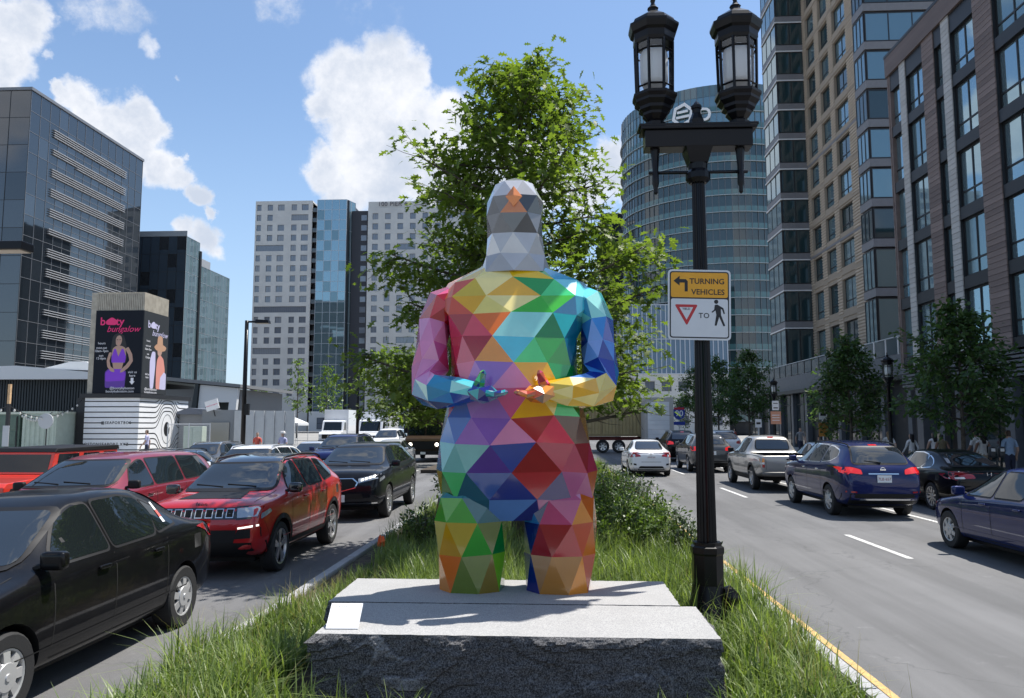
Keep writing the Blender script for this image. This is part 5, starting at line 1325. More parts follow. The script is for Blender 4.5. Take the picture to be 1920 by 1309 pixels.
# ================================================================ vegetation
BARK = M('bark', (0.085, 0.070, 0.055), 0.9, var=.35, vscale=8, bump=.8, bscale=35)
OAKL = leaf_mat('oak_leaf', (0.058, 0.100, 0.018), (0.190, 0.255, 0.052), .50, .55)
STL = leaf_mat('street_leaf', (0.034, 0.075, 0.030), (0.100, 0.165, 0.055), .45, .5)
LTL = leaf_mat('light_leaf', (0.06, 0.11, 0.02), (0.16, 0.24, 0.05), .45)
SHL = leaf_mat('shrub_leaf', (0.035, 0.070, 0.015), (0.125, 0.185, 0.045), .36, .38)
SHD = leaf_mat('shrub_dark_leaf', (0.020, 0.040, 0.014), (0.065, 0.095, 0.035), .30)
GRL = leaf_mat('grass_blade', (0.050, 0.100, 0.020), (0.270, 0.335, 0.115), .42, .40)
GRDRY = leaf_mat('grass_dry', (0.22, 0.19, 0.09), (0.36, 0.31, 0.17), .4, .6)
def leaf_template(kind):
    """flat outline in (u along, v across), as a triangle fan from the base midrib; returns verts, tris"""
    if kind == 'oak':
        half = [(0, .02), (.14, .05), (.20, .22), (.27, .10), (.38, .13), (.50, .36), (.55, .14), (.66, .14), (.78, .30), (.82, .10), (1.0, .0)]
    elif kind == 'oval': half = [(0, 0), (.22, .20), (.50, .27), (.78, .18), (1.0, 0)]
    else: half = [(0, 0), (.35, .24), (.75, .18), (1.0, 0)]
    vs = [(u, 0, 0) for u, v in half]+[(u, v, .10*v) for u, v in half]+[(u, -v, .10*v) for u, v in half]; n = len(half); tr = []
    for i in range(n-1):
        for sgn, off in ((1, n), (-1, 2*n)):
            a, b, c, d = i, i+1, off+i+1, off+i
            q = [(a, b, c), (a, c, d)] if sgn > 0 else [(a, c, b), (a, d, c)]
            tr += q
    vs = np.array(vs, float); vs[:, 2] -= .18*vs[:, 0]**2
    return vs, np.array(tr, int)
LT = {k: leaf_template(k) for k in ('oak', 'oval', 'simple')}
def leaves_mesh(name, pos, direc, up, size, tone, kind, mat):
    tv, tt = LT[kind]; n = len(pos)
    d = direc/np.linalg.norm(direc, axis=1, keepdims=True); s_ = np.cross(up, d); s_ /= np.linalg.norm(s_, axis=1, keepdims=True)+1e-9; nn = np.cross(d, s_)
    V = pos[:, None, :]+size[:, None, None]*(tv[None, :, 0, None]*d[:, None, :]+tv[None, :, 1, None]*s_[:, None, :]+tv[None, :, 2, None]*nn[:, None, :])
    F = tt[None]+(np.arange(n)*len(tv))[:, None, None]
    return np_mesh(name, V.reshape(-1, 3), F.reshape(-1, 3), mat, {'tone': np.repeat(tone, len(tt))})
def make_tree(name, label, base, prof, th, tr, nprim, kind, mat, lsize, per, seed, z0f=.2, group=None, xo=None, twigs=7, spread=.17, rise=.35, cat='tree', zmin=0.0):
    """tapered trunk, limbs reaching to the crown outline, leaves in clumps along the twigs. prof: (height, radius)"""
    rnd = random.Random(seed); nr = np.random.RandomState(seed); t = thing(name, label, cat, base, 0, group); wd = MB()
    xof = (lambda z: interp(xo, z)) if xo else (lambda z: 0.0)
    tp = [(xof(z)*.5+rnd.uniform(-.03, .03)*min(1, z), rnd.uniform(-.03, .03)*min(1, z), z) for z in lin(0, th*.97, 9)]
    wd.tube(tp, [tr*(1-.86*k/9)*(1.25 if k == 0 else 1) for k in range(10)], 9)
    pos, dr = [], []
    for i in range(nprim):
        f = (i+rnd.random()*.8)/nprim; z0 = th*(z0f+(.96-z0f)*f); az = i*2.39996+rnd.uniform(-.4, .4)
        R0 = interp(prof, min(th*.99, z0+.25*interp(prof, z0)))*rnd.uniform(.70, 1.06); c0 = Vector((xof(z0)*.5, 0, z0)); out = Vector((math.cos(az), math.sin(az), 0))
        rs_ = rise*rnd.uniform(.4, 1.4) if z0 > prof[0][0]*1.2 else rise*.1
        end = c0+out*R0+Vector((xof(z0)*.6, 0, R0*rs_)); mid = c0.lerp(end, .5)+Vector((rnd.uniform(-.1, .1), rnd.uniform(-.1, .1), -.06*R0))
        r0 = max(.008, tr*.42*(1-.7*f)); bp = []
        for k in range(6):
            u = k/5; bp.append(c0*(1-u)**2+mid*2*u*(1-u)+end*u*u)
        wd.tube(bp, [r0*(1-.8*k/5)+.003 for k in range(6)], 5)
        nt = max(3, int(twigs*(.45+R0/2.2)))
        for q in range(nt):
            u = .22+.78*(q+rnd.random())/nt; p = c0*(1-u)**2+mid*2*u*(1-u)+end*u*u
            dv = Vector((rnd.gauss(0, 1), rnd.gauss(0, 1), rnd.gauss(.25, .7))).normalized()*.75+out*.6; dv.normalize()
            ln = rnd.uniform(.25, .60)*(.55+.45*min(1.4, R0)); e = p+dv*ln; wd.tube([p, p.lerp(e, .5)+Vector((0, 0, -.02)), e], [.008, .005, .003], 4)
            m = int(per*rnd.uniform(.6, 1.4))
            for w_ in range(m):
                v_ = rnd.random()**.6; pp = p.lerp(e, v_)+Vector((rnd.gauss(0, spread), rnd.gauss(0, spread), rnd.gauss(0, spread*.8)))*(.55+.5*v_); pos.append(pp); dr.append(dv+Vector((rnd.gauss(0, .7), rnd.gauss(0, .7), rnd.gauss(-.25, .5))))
    wd.build('trunk', BARK, t, smooth=True, fix=False)
    if zmin: kk = [i for i, q in enumerate(pos) if q.z > zmin]; pos = [pos[i] for i in kk]; dr = [dr[i] for i in kk]
    pos = np.array(pos); dr = np.array(dr); up = np.stack([nr.normal(0, .45, len(pos)), nr.normal(0, .45, len(pos)), np.ones(len(pos))], 1)
    tone = np.clip(nr.beta(2, 2, len(pos)), 0, 1); size = lsize*nr.uniform(.65, 1.25, len(pos))
    link('crown', leaves_mesh('crown', pos, dr, up, size, tone, kind, mat), t); return t
make_tree('oak_tree', 'young oak with lobed leaves standing right behind the statue', (-.55, 13.0, .15),
          [(1.0, 1.2), (2.0, 2.3), (3.4, 2.6), (4.6, 2.3), (5.8, 1.95), (6.7, 1.45), (7.4, .95), (8.0, .62), (8.55, .2)], 8.55, .13, 54, 'oak', OAKL, .175, 19, 11, z0f=.22, twigs=14, spread=.17, rise=.30, zmin=2.15)
make_tree('oak_tree', 'second oak with dark crown overhanging the lane before the brown truck', (-5.2, 41.5, .10), [(1.6, 1.6), (2.4, 2.7), (3.4, 2.9), (4.6, 2.2), (6.0, .6)], 6.1, .13, 34, 'oak', OAKL, .27, 17, 23, z0f=.32, twigs=10, spread=.24, rise=.15, xo=[(0, 0), (1.5, -.8), (3, -3.0), (6, -3.6)], zmin=2.0)
make_tree('oak_tree', 'third median oak beside the brown delivery truck', (-1.9, 35.5, .15), [(1.2, 1.0), (2.2, 1.9), (3.4, 2.2), (4.6, 1.4), (5.6, .4)], 5.6, .11, 22, 'oak', OAKL, .26, 18, 29, z0f=.26, twigs=8, spread=.2, rise=.2)
# right-hand street trees
for k, (x, y, th, rr4, lab) in enumerate(((13.1, 25.4, 6.1, 2.0, 'largest street tree by the brown building, behind the people'), (13.0, 34.4, 5.9, 1.9, 'street tree between the two black single lanterns'), (13.2, 52.5, 7.2, 2.2, 'dark street tree just right of the lamp post, beyond the pickup'),
        (13.4, 19.0, 5.2, 1.45, 'street tree whose leaves enter at the right edge'), (13.0, 61.0, 7.4, 2.2, 'far dark street tree right beside the lamp post'), (13.2, 72, 7.5, 2.3, 'farthest dark street tree on the right pavement'))):
    make_tree('street_tree', lab, (x, y, .15), [(1.2, rr4*.55), (th*.38, rr4), (th*.55, rr4*.95), (th*.75, rr4*.6), (th*.95, .15)], th, .085, 34, 'oval', STL, .19, 20, 41+k, z0f=.26, group='street trees along the right pavement', twigs=9, spread=.17, rise=.55)
for k, (x, y, th, rr4, lab) in enumerate(((-40.6, 121, 13, 2.4, 'light green young tree, left of two before the white tower'), (-35.9, 121, 12.2, 2.6, 'light green young tree, right of two before the white tower'), (-46.5, 121, 8, 2.6, 'low light green tree above the grey site wall'), (-50, 118, 7.6, 2.6, 'low light green tree beside the street lamp pole at left'))):
    make_tree('young_tree', lab, (x, y, 0), [(2.0, rr4*.5), (th*.4, rr4), (th*.6, rr4*.8), (th*.95, .3)], th, .12, 18, 'simple', LTL, .55, 5, 61+k, z0f=.3, group='light green trees near the white tower', twigs=6, spread=.35, rise=.5)
# shrubs on the median
def make_shrub(label, base, rx, ry, h, n, mat, lsize, seed, group='median shrubs'):
    nr = np.random.RandomState(seed); rnd = random.Random(seed); t = thing('shrub', label, 'shrub', base, 0, group); st = MB(); pos, dr = [], []
    for k in range(34):
        a = rnd.uniform(0, 2*PI); q = rnd.random()**.5; e = Vector((math.cos(a)*rx*q, math.sin(a)*ry*q, h*(1-.45*q*q)*rnd.uniform(.7, 1.08))); b0 = Vector((e.x*.25, e.y*.25, 0)); m = b0.lerp(e, .5)+Vector((e.x*.12, e.y*.12, .05))
        st.tube([b0, m, e], [.009, .006, .003], 4)
        for w_ in range(n//34):
            u = rnd.uniform(.18, 1.02); p = b0*(1-u)**2+m*2*u*(1-u)+e*u*u; pos.append(p+Vector((rnd.gauss(0, .06), rnd.gauss(0, .06), rnd.gauss(0, .045)))); dr.append(Vector((rnd.gauss(e.x, .6), rnd.gauss(e.y, .6), rnd.gauss(.5, .5))))
    st.build('stem', BARK, t, fix=False)
    pos = np.array(pos); dr = np.array(dr); up = np.stack([nr.normal(0, .5, len(pos)), nr.normal(0, .5, len(pos)), np.ones(len(pos))], 1)
    link('foliage', leaves_mesh('foliage', pos, dr, up, lsize*nr.uniform(.6, 1.25, len(pos)), nr.beta(2, 2, len(pos)), 'oval', mat), t)
SHR = [((-1.75, 14.9), .55, .6, 1.45, 1700, SHL, .085, 'tall leafy shrub left of the statue leg'), ((-2.0, 12.4), .45, .45, .75, 900, SHL, .075, 'low shrub at the kerb left of the statue'),
       ((.80, 11.7), .85, .75, 1.2, 3000, SHL, .075, 'bright green shrub just right of the statue'), ((1.6, 13.1), .6, .7, .95, 2000, SHL, .07, 'bright green shrub right beside the lamp post'), ((.9, 13.6), .75, .7, 1.2, 2200, SHL, .07, 'bright green shrub behind the nearest right shrub'),
       ((1.8, 11.2), .42, .6, .72, 1500, SHD, .06, 'dark low shrub left of the lamp post base'), ((1.25, 16.5), .8, .8, 1.1, 1900, SHD, .07, 'dark shrub behind the bright shrubs on the median'), ((.5, 18.8), .9, .9, 1.25, 1900, SHD, .075, 'dark shrub under the white sedan'),
       ((1.9, 19.0), .6, .9, .9, 1500, SHD, .07, 'dark shrub at the right kerb farther up the median'), ((-1.6, 19.0), .9, .9, 1.0, 1500, SHD, .08, 'dark shrub behind the oak trunk'), ((.3, 23), 1.2, 1.2, 1.1, 1700, SHD, .09, 'far dark shrub in the middle of the median'), ((-.4, 28), 1.6, 1.6, 1.2, 1700, SHD, .10, 'farthest shrub on the median')]
for k, (p, rx, ry, h, n, m_, ls, lab) in enumerate(SHR): make_shrub(lab, (p[0], p[1], .14), rx, ry, h, n, m_, ls, 80+k)
# long grass
def grass(name, label, pts, lens, wid, mat, seed, lean=.55):
    nr = np.random.RandomState(seed); n = len(pts); az = nr.uniform(0, 2*PI, n); ln = np.asarray(lens)*nr.uniform(.6, 1.2, n); le = lean*nr.gamma(2.0, .5, n)*.6
    nv = np.array([mnoise.noise(Vector((p[0]*1.1+seed, p[1]*1.1, 0)))*.6+mnoise.noise(Vector((p[0]*3.1, p[1]*3.1, seed)))*.5 for p in pts]); ln = ln*np.clip(1.0+1.1*nv, .45, 1.75)
    d = np.stack([np.cos(az), np.sin(az), np.zeros(n)], 1); s_ = np.stack([-np.sin(az), np.cos(az), np.zeros(n)], 1); w_ = wid*nr.uniform(.6, 1.4, n)
    K = 5; V = np.zeros((n, K*2, 3))
    for k in range(K):
        u = k/(K-1); zz = ln*(u-.30*le*u*u*1.2); xx = ln*le*u*u; zz = np.maximum(zz, 0.0); c = pts+d*xx[:, None]+np.array([0, 0, 1])*zz[:, None]; ww = (w_*(1-u)**.7+.0006)[:, None]*s_/2
        V[:, 2*k] = c-ww; V[:, 2*k+1] = c+ww
    q = np.array([[2*k, 2*k+1, 2*k+3, 2*k+2] for k in range(K-1)]); F = q[None]+(np.arange(n)*K*2)[:, None, None]
    tone = np.repeat(np.clip(nr.beta(1.6, 1.5, n)+.35*nv, 0, 1), K-1)
    o = link(name, np_mesh(name, V.reshape(-1, 3), F.reshape(-1, 4), mat, {'tone': tone}, smooth=True)); o['kind'] = 'stuff'; tag(o, label, 'grass'); return o
def scatter(x0, x1, y0, y1, dens, seed, keep, clump=.35):
    nr = np.random.RandomState(seed); n = int((x1-x0)*(y1-y0)*dens); c = np.stack([nr.uniform(x0, x1, n), nr.uniform(y0, y1, n)], 1)
    m = max(4, int(n/26)); cc = np.stack([nr.uniform(x0, x1, m), nr.uniform(y0, y1, m)], 1); idx = nr.randint(0, m, n); sel = nr.rand(n) < .68
    c[sel] = cc[idx[sel]]+nr.normal(0, .055, (sel.sum(), 2)); c[:, 0] = np.clip(c[:, 0], x0-.06, x1+.06)
    k = np.array([keep(x, y) for x, y in c]); c = c[k]; return np.column_stack([c, np.full(len(c), .15)])
blk = lambda x, y: not (-1.95 < x < 1.22 and 5.36 < y < 7.5)
def keep_near(x, y):
    if not blk(x, y): return False
    if (x-1.5)**2+(y-7.75)**2 < .03: return False
    return True
kl = lambda x, y: keep_near(x, y) and x > (-2.90 if y < 6.2 else min(-2.45, -2.90+.16*(y-6.2)))
kr = lambda x, y: keep_near(x, y) and x < 2.22
ptsL = scatter(-2.90, -1.7, 4.3, 7.7, 1250, 1, kl); grass('long_grass', 'long green grass left of the granite blocks', ptsL, np.full(len(ptsL), .36), .0155, GRL, 1, .95)
ptsR = scatter(1.15, 2.22, 4.6, 8.9, 1150, 2, kr); grass('long_grass', 'long green grass right of the granite blocks up to the kerb', ptsR, np.where(ptsR[:, 0] > 1.9, .22, .34), .0155, GRL, 2, .95)
ptsB = scatter(-2.7, 2.2, 7.5, 11.8, 800, 3, kl); grass('long_grass', 'long green grass behind the statue', ptsB, np.where(ptsB[:, 0] < -1.8, .26, .44), .013, GRL, 3, .9)
ptsC = scatter(-2.75, 2.2, 11.8, 17.5, 420, 4, keep_near); grass('long_grass', 'grass farther up the median below the oak', ptsC, np.full(len(ptsC), .40), .013, GRL, 4, .8)
ptsF = scatter(-1.62, 1.1, 4.55, 5.30, 330, 5, lambda x, y: (x < -.85 and y > 4.7) or (x > .6 and y > 4.9)); grass('long_grass', 'grass tufts in front of the granite block', ptsF, np.where(ptsF[:, 0] < 0, .30, .26), .013, GRL, 5, .9)
ptsD = scatter(-2.85, -1.9, 7.2, 9.8, 380, 6, keep_near); grass('dry_grass', 'dry straw coloured grass along the left kerb', ptsD, np.full(len(ptsD), .22), .006, GRDRY, 6, 1.0)
ptsD = scatter(-2.8, -1.8, 4.5, 7.5, 100, 9, keep_near); grass('dry_grass', 'pale seed stalks in the long grass on the left', ptsD, np.full(len(ptsD), .46), .004, GRDRY, 9, .8)
ptsD = scatter(1.5, 2.25, 4.8, 9.5, 80, 7, keep_near); grass('dry_grass', 'dry grass stalks leaning over the yellow line', ptsD, np.full(len(ptsD), .48), .0035, GRDRY, 7, .6)
ptsD = scatter(-2.8, 2.2, 17.5, 37, 130, 8, keep_near); grass('long_grass', 'sparse grass at the far end of the median', ptsD, np.full(len(ptsD), .5), .02, GRL, 8)
fg = thing('marker_flag', 'small orange marker flag in the grass beside the left kerb', 'flag', (-2.5, 11.3, .15))
mb = MB(); mb.tube([(0, 0, 0), (.01, 0, .36)], .005, 5); mb.build('wire', MET_L, fg)
mb = MB(); mb.add([(-.055, 0, .19), (.05, .015, .18), (.065, -.02, .27), (.035, .02, .335), (-.02, -.02, .36), (-.05, .02, .29), (.0, -.05, .26)], [(0, 1, 6), (1, 2, 6), (2, 3, 6), (3, 4, 6), (4, 5, 6), (5, 0, 6)]); mb.build('flag_cloth', M('orange_cloth', (.75, .10, .02), .7), fg)
# ================================================================ traffic
P_BLACK = paint('black', (0.006, 0.006, 0.007)); P_RED = paint('red', (0.42, 0.012, 0.014), .1); P_DKBLU = paint('dark_blue_black', (0.010, 0.012, 0.017))
P_MAR = paint('maroon', (0.20, 0.012, 0.024), .2); P_NAVY = paint('navy', (0.012, 0.018, 0.085), .2); P_SILV = paint('silver', (0.36, 0.345, 0.32), .45); P_WHITE = paint('white', (0.74, 0.75, 0.76), 0)
P_GREY = paint('grey', (0.075, 0.078, 0.082), .4); P_LSIL = paint('light_silver', (0.50, 0.53, 0.57), .4); P_DBLUE = paint('deep_blue', (0.008, 0.016, 0.09), .15); P_OR = paint('bright_red', (0.60, 0.035, 0.018), 0)
P_SLATE = paint('slate', (0.03, 0.037, 0.05), .3)
gL = 'cars queueing towards the camera'; gR = 'cars driving away on the right'
versa, S_ = make_car('car', 'black sedan with silver hubcaps at the lower left, nearest car', 'sedan', 4.47, 1.70, 1.535, P_BLACK, (-4.73, 6.89, 0), PI, wr=.315, style='cap', group=gL, chrome_win=False)
q = S_.decal('window_sticker', [(-1.02, 1.12), (-.97, 1.12), (-.985, 1.32), (-1.03, 1.32)], 'l', STICK, versa, .009)
q = S_.decal('window_sticker', [(-1.022, 1.17), (-.972, 1.17), (-.976, 1.24), (-1.026, 1.24)], 'l', M('sticker_red', (.6, .12, .1), .5), versa, .011)
jeep, S_ = make_car('car', 'red compact SUV with black roof and seven-slot grille', 'suv', 4.39, 1.83, 1.65, P_RED, (-4.86, 12.68, 0), PI, wr=.355, style='alloy5', group=gL, nose='jeep', roof=GLOSSB, cladding=True, rails=1, hood=BLACKP, plate=[('f', .335, '1968')], mcol=GLOSSB)
p, n = S_.hit('f', 0, .625*1.65); text('hood_lettering', 'Jeep', .10, M('badge_dark', (.05, .05, .05), .3, .8), jeep, (0, p.y+.012, p.z), (PI/2-.5, 0, PI), extrude=.003)
mdx, S_ = make_car('car', 'black SUV with chrome framed grille behind the red SUV', 'suv', 4.98, 1.96, 1.71, P_DKBLU, (-4.73, 19.48, 0), PI, wr=.375, style='alloy10', group=gL, nose='mdx', plate=[('f', .30, '651')], mcol=P_DKBLU)
van_, S_ = make_car('car', 'maroon minivan in the second lane behind the black sedan', 'van', 5.1, 1.98, 1.70, P_MAR, (-8.15, 14.2, 0), PI, wr=.34, style='alloy5', group=gL, mcol=BLACKP)
make_car('car', 'dark slate wagon roof showing beyond the maroon minivan', 'suv', 4.7, 1.84, 1.56, P_SLATE, (-11.6, 22.6, 0), PI, wr=.34, style='alloy10', group=gL, rails=1, chrome_win=True)
make_car('car', 'white SUV showing above the red SUV roof', 'suv', 4.6, 1.85, 1.66, P_WHITE, (-8.2, 21.2, 0), PI, wr=.35, style='alloy5', group=gL, rails=2)
make_car('car', 'silver grey SUV with roof rails by the plaza fence', 'suv', 4.6, 1.85, 1.64, P_GREY, (-13.9, 31.0, 0), PI, wr=.34, style='alloy5', group=gL, rails=2)
make_car('car', 'pale grey sedan windscreen showing left of the navy SUV', 'sedan', 4.6, 1.8, 1.50, P_LSIL, (-11.6, 37.0, 0), PI, wr=.33, style='alloy10', group=gL)
make_car('car', 'large navy SUV in the second lane behind the black SUV', 'suv', 5.0, 2.0, 1.86, P_NAVY, (-8.3, 30.8, 0), PI, wr=.37, style='alloy5', group=gL, rails=1)
make_car('car', 'pale sedan between the navy SUV and the brown truck', 'sedan', 4.6, 1.8, 1.50, P_LSIL, (-7.9, 37.9, 0), PI, wr=.33, style='alloy10', group=gL)
make_car('car', 'white van left of the brown delivery truck', 'van', 5.2, 2.0, 2.05, P_WHITE, (-11.4, 54, 0), PI, wr=.34, style='steel', group=gL, cat='van')
make_car('car', 'black SUV ahead of the white sedan on the right', 'suv', 5.0, 2.0, 1.80, P_BLACK, (7.5, 47.0, 0), 0, wr=.37, style='alloy5', group=gR, rails=2, tail='lit')
sen, S_ = make_car('car', 'white sedan driving away just right of the statue', 'sedan', 4.62, 1.78, 1.49, P_WHITE, (4.02, 34.1, 0), 0, wr=.325, style='alloy10', group=gR, tail='sentra', plate=[('b', .53, '6WM 64')])
make_car('car', 'dark grey SUV half hidden by the lamp post', 'suv', 4.75, 1.90, 1.74, P_GREY, (7.05, 36.9, 0), 0, wr=.37, style='alloy5', group=gR, tail='lit', plate=[('b', .50, '3XJ')])
tac, S_ = make_car('pickup_truck', 'silver crew-cab pickup with red brake light above the cab window', 'pickup', 5.1, 1.82, 1.76, P_SILV, (7.40, 27.2, 0), 0, wr=.38, style='offroad', group=gR, tail='pickup', cladding=True, plate=[('b', .34, '')], mcol=BLACKP, cat='pickup')
make_car('car', 'pale silver sedan parked at the kerb beyond the pickup', 'sedan', 4.5, 1.78, 1.47, P_LSIL, (10.35, 30.5, 0), 0, wr=.32, style='alloy10', group=gR, plate=[('b', .5, '')])
rog, S_ = make_car('car', 'navy blue crossover with lit red tail lamps', 'suv', 4.69, 1.84, 1.73, P_NAVY, (7.40, 20.1, 0), 0, wr=.355, style='cap7', group=gR, tail='rogue', plate=[('b', .52, '7LB 657')], rails=1, chrome_win=True)
acc, S_ = make_car('car', 'black sedan with chrome window line parked at the right kerb', 'sedan', 4.93, 1.85, 1.48, P_BLACK, (10.35, 21.4, 0), 0, wr=.335, style='alloy10', group=gR, tail='accord', chrome_win=True)
p, n = S_.hit('b', -.55, .665*1.48); text('boot_lettering', 'Accord', .085, CHROME, acc, (-.55, p.y-.012, .655*1.48), extrude=.003, shear=.2)
blu, S_ = make_car('car', 'deep blue small sedan cut off by the right edge', 'sedan', 4.40, 1.72, 1.46, P_DBLUE, (7.66, 12.5, 0), 0, wr=.315, style='cap7', group=gR)
make_car('car', 'white SUV parked far up the right kerb', 'suv', 4.6, 1.85, 1.80, P_WHITE, (10.3, 48.5, 0), 0, wr=.35, style='alloy5', group=gR, rails=2)

# open-topped style off-roader, lane by the plaza
wr_ = thing('off_road_car', 'bright red boxy off-roader with black hard top at the left edge', 'car', (-11.7, 17.0, ground_z(-11.7)-.03), PI, gL)
mb = MB(); mb.prism([(-2.1, .55), (2.05, .55), (2.05, 1.05), (1.95, 1.13), (.62, 1.20), (.55, 1.22), (-2.1, 1.22)], 'x', -.78, .78); mb.build('body', P_OR, wr_, bevel=.02)
mb = MB(); mb.prism([(.55, 1.22), (.40, 1.72), (-2.02, 1.74), (-2.08, 1.22)], 'x', -.72, .72); mb.build('cabin', P_OR, wr_, bevel=.015)
mb = MB(); mb.prism([(.44, 1.70), (.36, 1.79), (-2.04, 1.81), (-2.10, 1.70)], 'x', -.74, .74); mb.build('hard_top', BLACKP, wr_, bevel=.02)
mb = MB(); mb.add([(-.64, .53+.012, 1.27), (.64, .53+.012, 1.27), (.64, .415+.012, 1.65), (-.64, .415+.012, 1.65)], [(0, 1, 2, 3)]); mb.build('windscreen', CARGLASS, wr_)
for sg in (-1, 1):
    for (a, b_) in ((.36, -.45), (-.55, -1.25), (-1.35, -1.95)):
        mb = MB(); mb.add([(sg*.725, a, 1.27), (sg*.725, b_, 1.27), (sg*.725, b_, 1.66), (sg*.725, a-.08, 1.66)], [(0, 1, 2, 3)]); mb.build('side_window', CARGLASS, wr_)
    mb = MB(); mb.prism([(.75, .78), (.85, 1.02), (1.85, 1.02), (2.0, .80), (1.95, .78), (1.8, .92), (.95, .92)], 'x', sg*.76, sg*.95); mb.build('wing', BLACKP, wr_)
    mb = MB(); mb.lathe([(.09, 2.05), (.09, 2.075)], c=(sg*.5, 0, .95), n=16, axis='y'); mb.build('headlamp', LAMPCLR, wr_)
    for y in (1.35, -1.35): add_wheel(wr_, sg*.80, y, .39, .25, 'offroad')
    rounded_box('side_mirror', BLACKP, wr_, (sg*.90, .48, 1.30), (.18, .09, .17))
for k in range(7): mb = MB(); mb.box(-.33+.11*k-.03, -.33+.11*k+.03, 2.05, 2.06, .78, 1.02); mb.build('grille_slot', SEAM, wr_)
rounded_box('front_bumper', BLACKP, wr_, (0, 2.15, .62), (1.6, .2, .16))
# spare details: rectangular sticker
# brown step van
UPSB = paint('brown', (0.040, 0.026, 0.016), 0, .4)
st_ = thing('delivery_truck', 'dark brown step van with lit round headlamps left of the statue', 'truck', (-7.55, 48.6, ground_z(-7.55)), PI)
mb = MB(); mb.prism([(3.3, .55), (3.5, .60), (3.5, 1.25), (3.40, 1.40), (2.85, 1.55), (2.55, 2.62), (2.45, 2.95), (-3.6, 2.95), (-3.6, .55)], 'x', -1.12, 1.12); mb.build('body', UPSB, st_, bevel=.03)
for sg in (-1, 1):
    mb = MB(); mb.add([(sg*.06, 2.86, 1.60), (sg*1.03, 2.86, 1.60), (sg*1.0, 2.605, 2.5), (sg*.06, 2.605, 2.5)], [(0, 1, 2, 3)]); mb.build('windscreen', CARGLASS, st_)
    mb = MB(); mb.lathe([(.11, 3.48), (.11, 3.53), (.06, 3.55)], c=(sg*.78, 0, 1.05), n=16, axis='y'); mb.build('headlamp', LAMPLIT, st_)
    mb = MB(); mb.add([(sg*1.125, 2.6, 1.3), (sg*1.125, 1.7, 1.3), (sg*1.125, 1.7, 2.4), (sg*1.125, 2.45, 2.4)], [(0, 1, 2, 3)]); mb.build('side_window', CARGLASS, st_)
    for y in (2.55, -2.1): add_wheel(st_, sg*.98, y, .41, .26, 'steel')
    mb = MB(); mb.box(sg*1.16, sg*1.36, 2.45, 2.55, 1.7, 2.15); mb.build('side_mirror', BLACKP, st_)
mb = MB(); mb.box(-.62, .62, 3.495, 3.52, .78, 1.22); mb.build('grille', SEAM, st_)
mb = MB(); mb.box(-1.12, 1.12, 3.5, 3.68, .45, .66); mb.build('bumper', BLACKP, st_)
mb = MB(); mb.box(-.15, .15, 3.685, 3.70, .48, .62); mb.build('number_plate', PLATE, st_)
# white box truck far left, cargo van with roof unit
def box_truck(label, loc, rz, col, cabw=2.0, boxl=5.0, boxh=3.55, name='box_truck'):
    t = thing(name, label, 'truck', loc, rz)
    mb = MB(); mb.prism([(4.2, .6), (4.2, 1.25), (4.0, 1.45), (3.1, 1.55), (2.7, 2.45), (2.4, 2.55), (1.6, 2.55), (1.6, .6)], 'x', -cabw/2, cabw/2); mb.build('cab', col, t, bevel=.03)
    mb = MB(); mb.box(-1.15, 1.15, 1.5-boxl, 1.5, .95, boxh); mb.build('cargo_box', P_WHITE, t, bevel=.02)
    mb = MB(); mb.add([(-.85, 3.08, 1.60), (.85, 3.08, 1.60), (.80, 2.74, 2.38), (-.80, 2.74, 2.38)], [(0, 1, 2, 3)]); mb.build('windscreen', CARGLASS, t)
    mb = MB(); mb.box(-.7, .7, 4.19, 4.215, .85, 1.25); mb.build('grille', SEAM, t)
    mb = MB(); mb.box(-1.0, 1.0, 4.2, 4.36, .5, .72); mb.build('bumper', BLACKP, t)
    mb = MB(); mb.box(-.45, .45, -3.6, 4.0, .55, .95); mb.build('chassis', BLACKP, t)
    for sg in (-1, 1):
        for y in (3.4, -2.3): add_wheel(t, sg*.92, y, .42, .26, 'steel')
        mb = MB(); mb.box(sg*.72, sg*.95, 4.2, 4.22, 1.0, 1.22); mb.build('headlamp', LAMPCLR, t)
        mb = MB(); mb.add([(sg*(cabw/2+.004), 2.9, 1.6), (sg*(cabw/2+.004), 1.8, 1.6), (sg*(cabw/2+.004), 1.8, 2.35), (sg*(cabw/2+.004), 2.62, 2.35)], [(0, 1, 2, 3)]); mb.build('side_window', CARGLASS, t)
    return t
box_truck('white box truck facing the camera before the white tower', (-20.6, 74, 0), PI+.05, P_WHITE)
box_truck('second white truck with green side graphics behind the navy SUV', (-15.0, 66, 0), PI, P_WHITE, boxl=4.5, boxh=3.2)
# articulated container lorry crossing behind
CONT = M('container_tan', (0.34, 0.27, 0.13), .6, var=.12, vscale=1.2, dirt=.3)
ct = thing('container_trailer', 'tan corrugated shipping container on a trailer right of the statue', 'trailer', (0.6, 58.5, 0))
mb = MB(); mb.box(-6.0, 6.1, 0, 2.4, 1.25, 4.05); mb.build('container_shell', CONT, ct)
for k in range(46):
    x = -5.9+.26*k; mb = MB(); mb.add([(x, -.002, 1.42), (x+.04, -.05, 1.42), (x+.15, -.05, 1.42), (x+.19, -.002, 1.42), (x, -.002, 3.9), (x+.04, -.05, 3.9), (x+.15, -.05, 3.9), (x+.19, -.002, 3.9)], [(0, 1, 5, 4), (1, 2, 6, 5), (2, 3, 7, 6)]); mb.build('corrugation', CONT, ct)
mb = MB()
for x in (-6.0, -2.0, .9, 3.0, 5.95): mb.box(x, x+.14, -.075, 0, 1.25, 4.05)
mb.box(-6.0, 6.1, -.08, 0, 1.25, 1.42); mb.box(-6.0, 6.1, -.08, 0, 3.9, 4.05); mb.build('container_frame', M('container_frame', (.25, .19, .09), .6), ct)
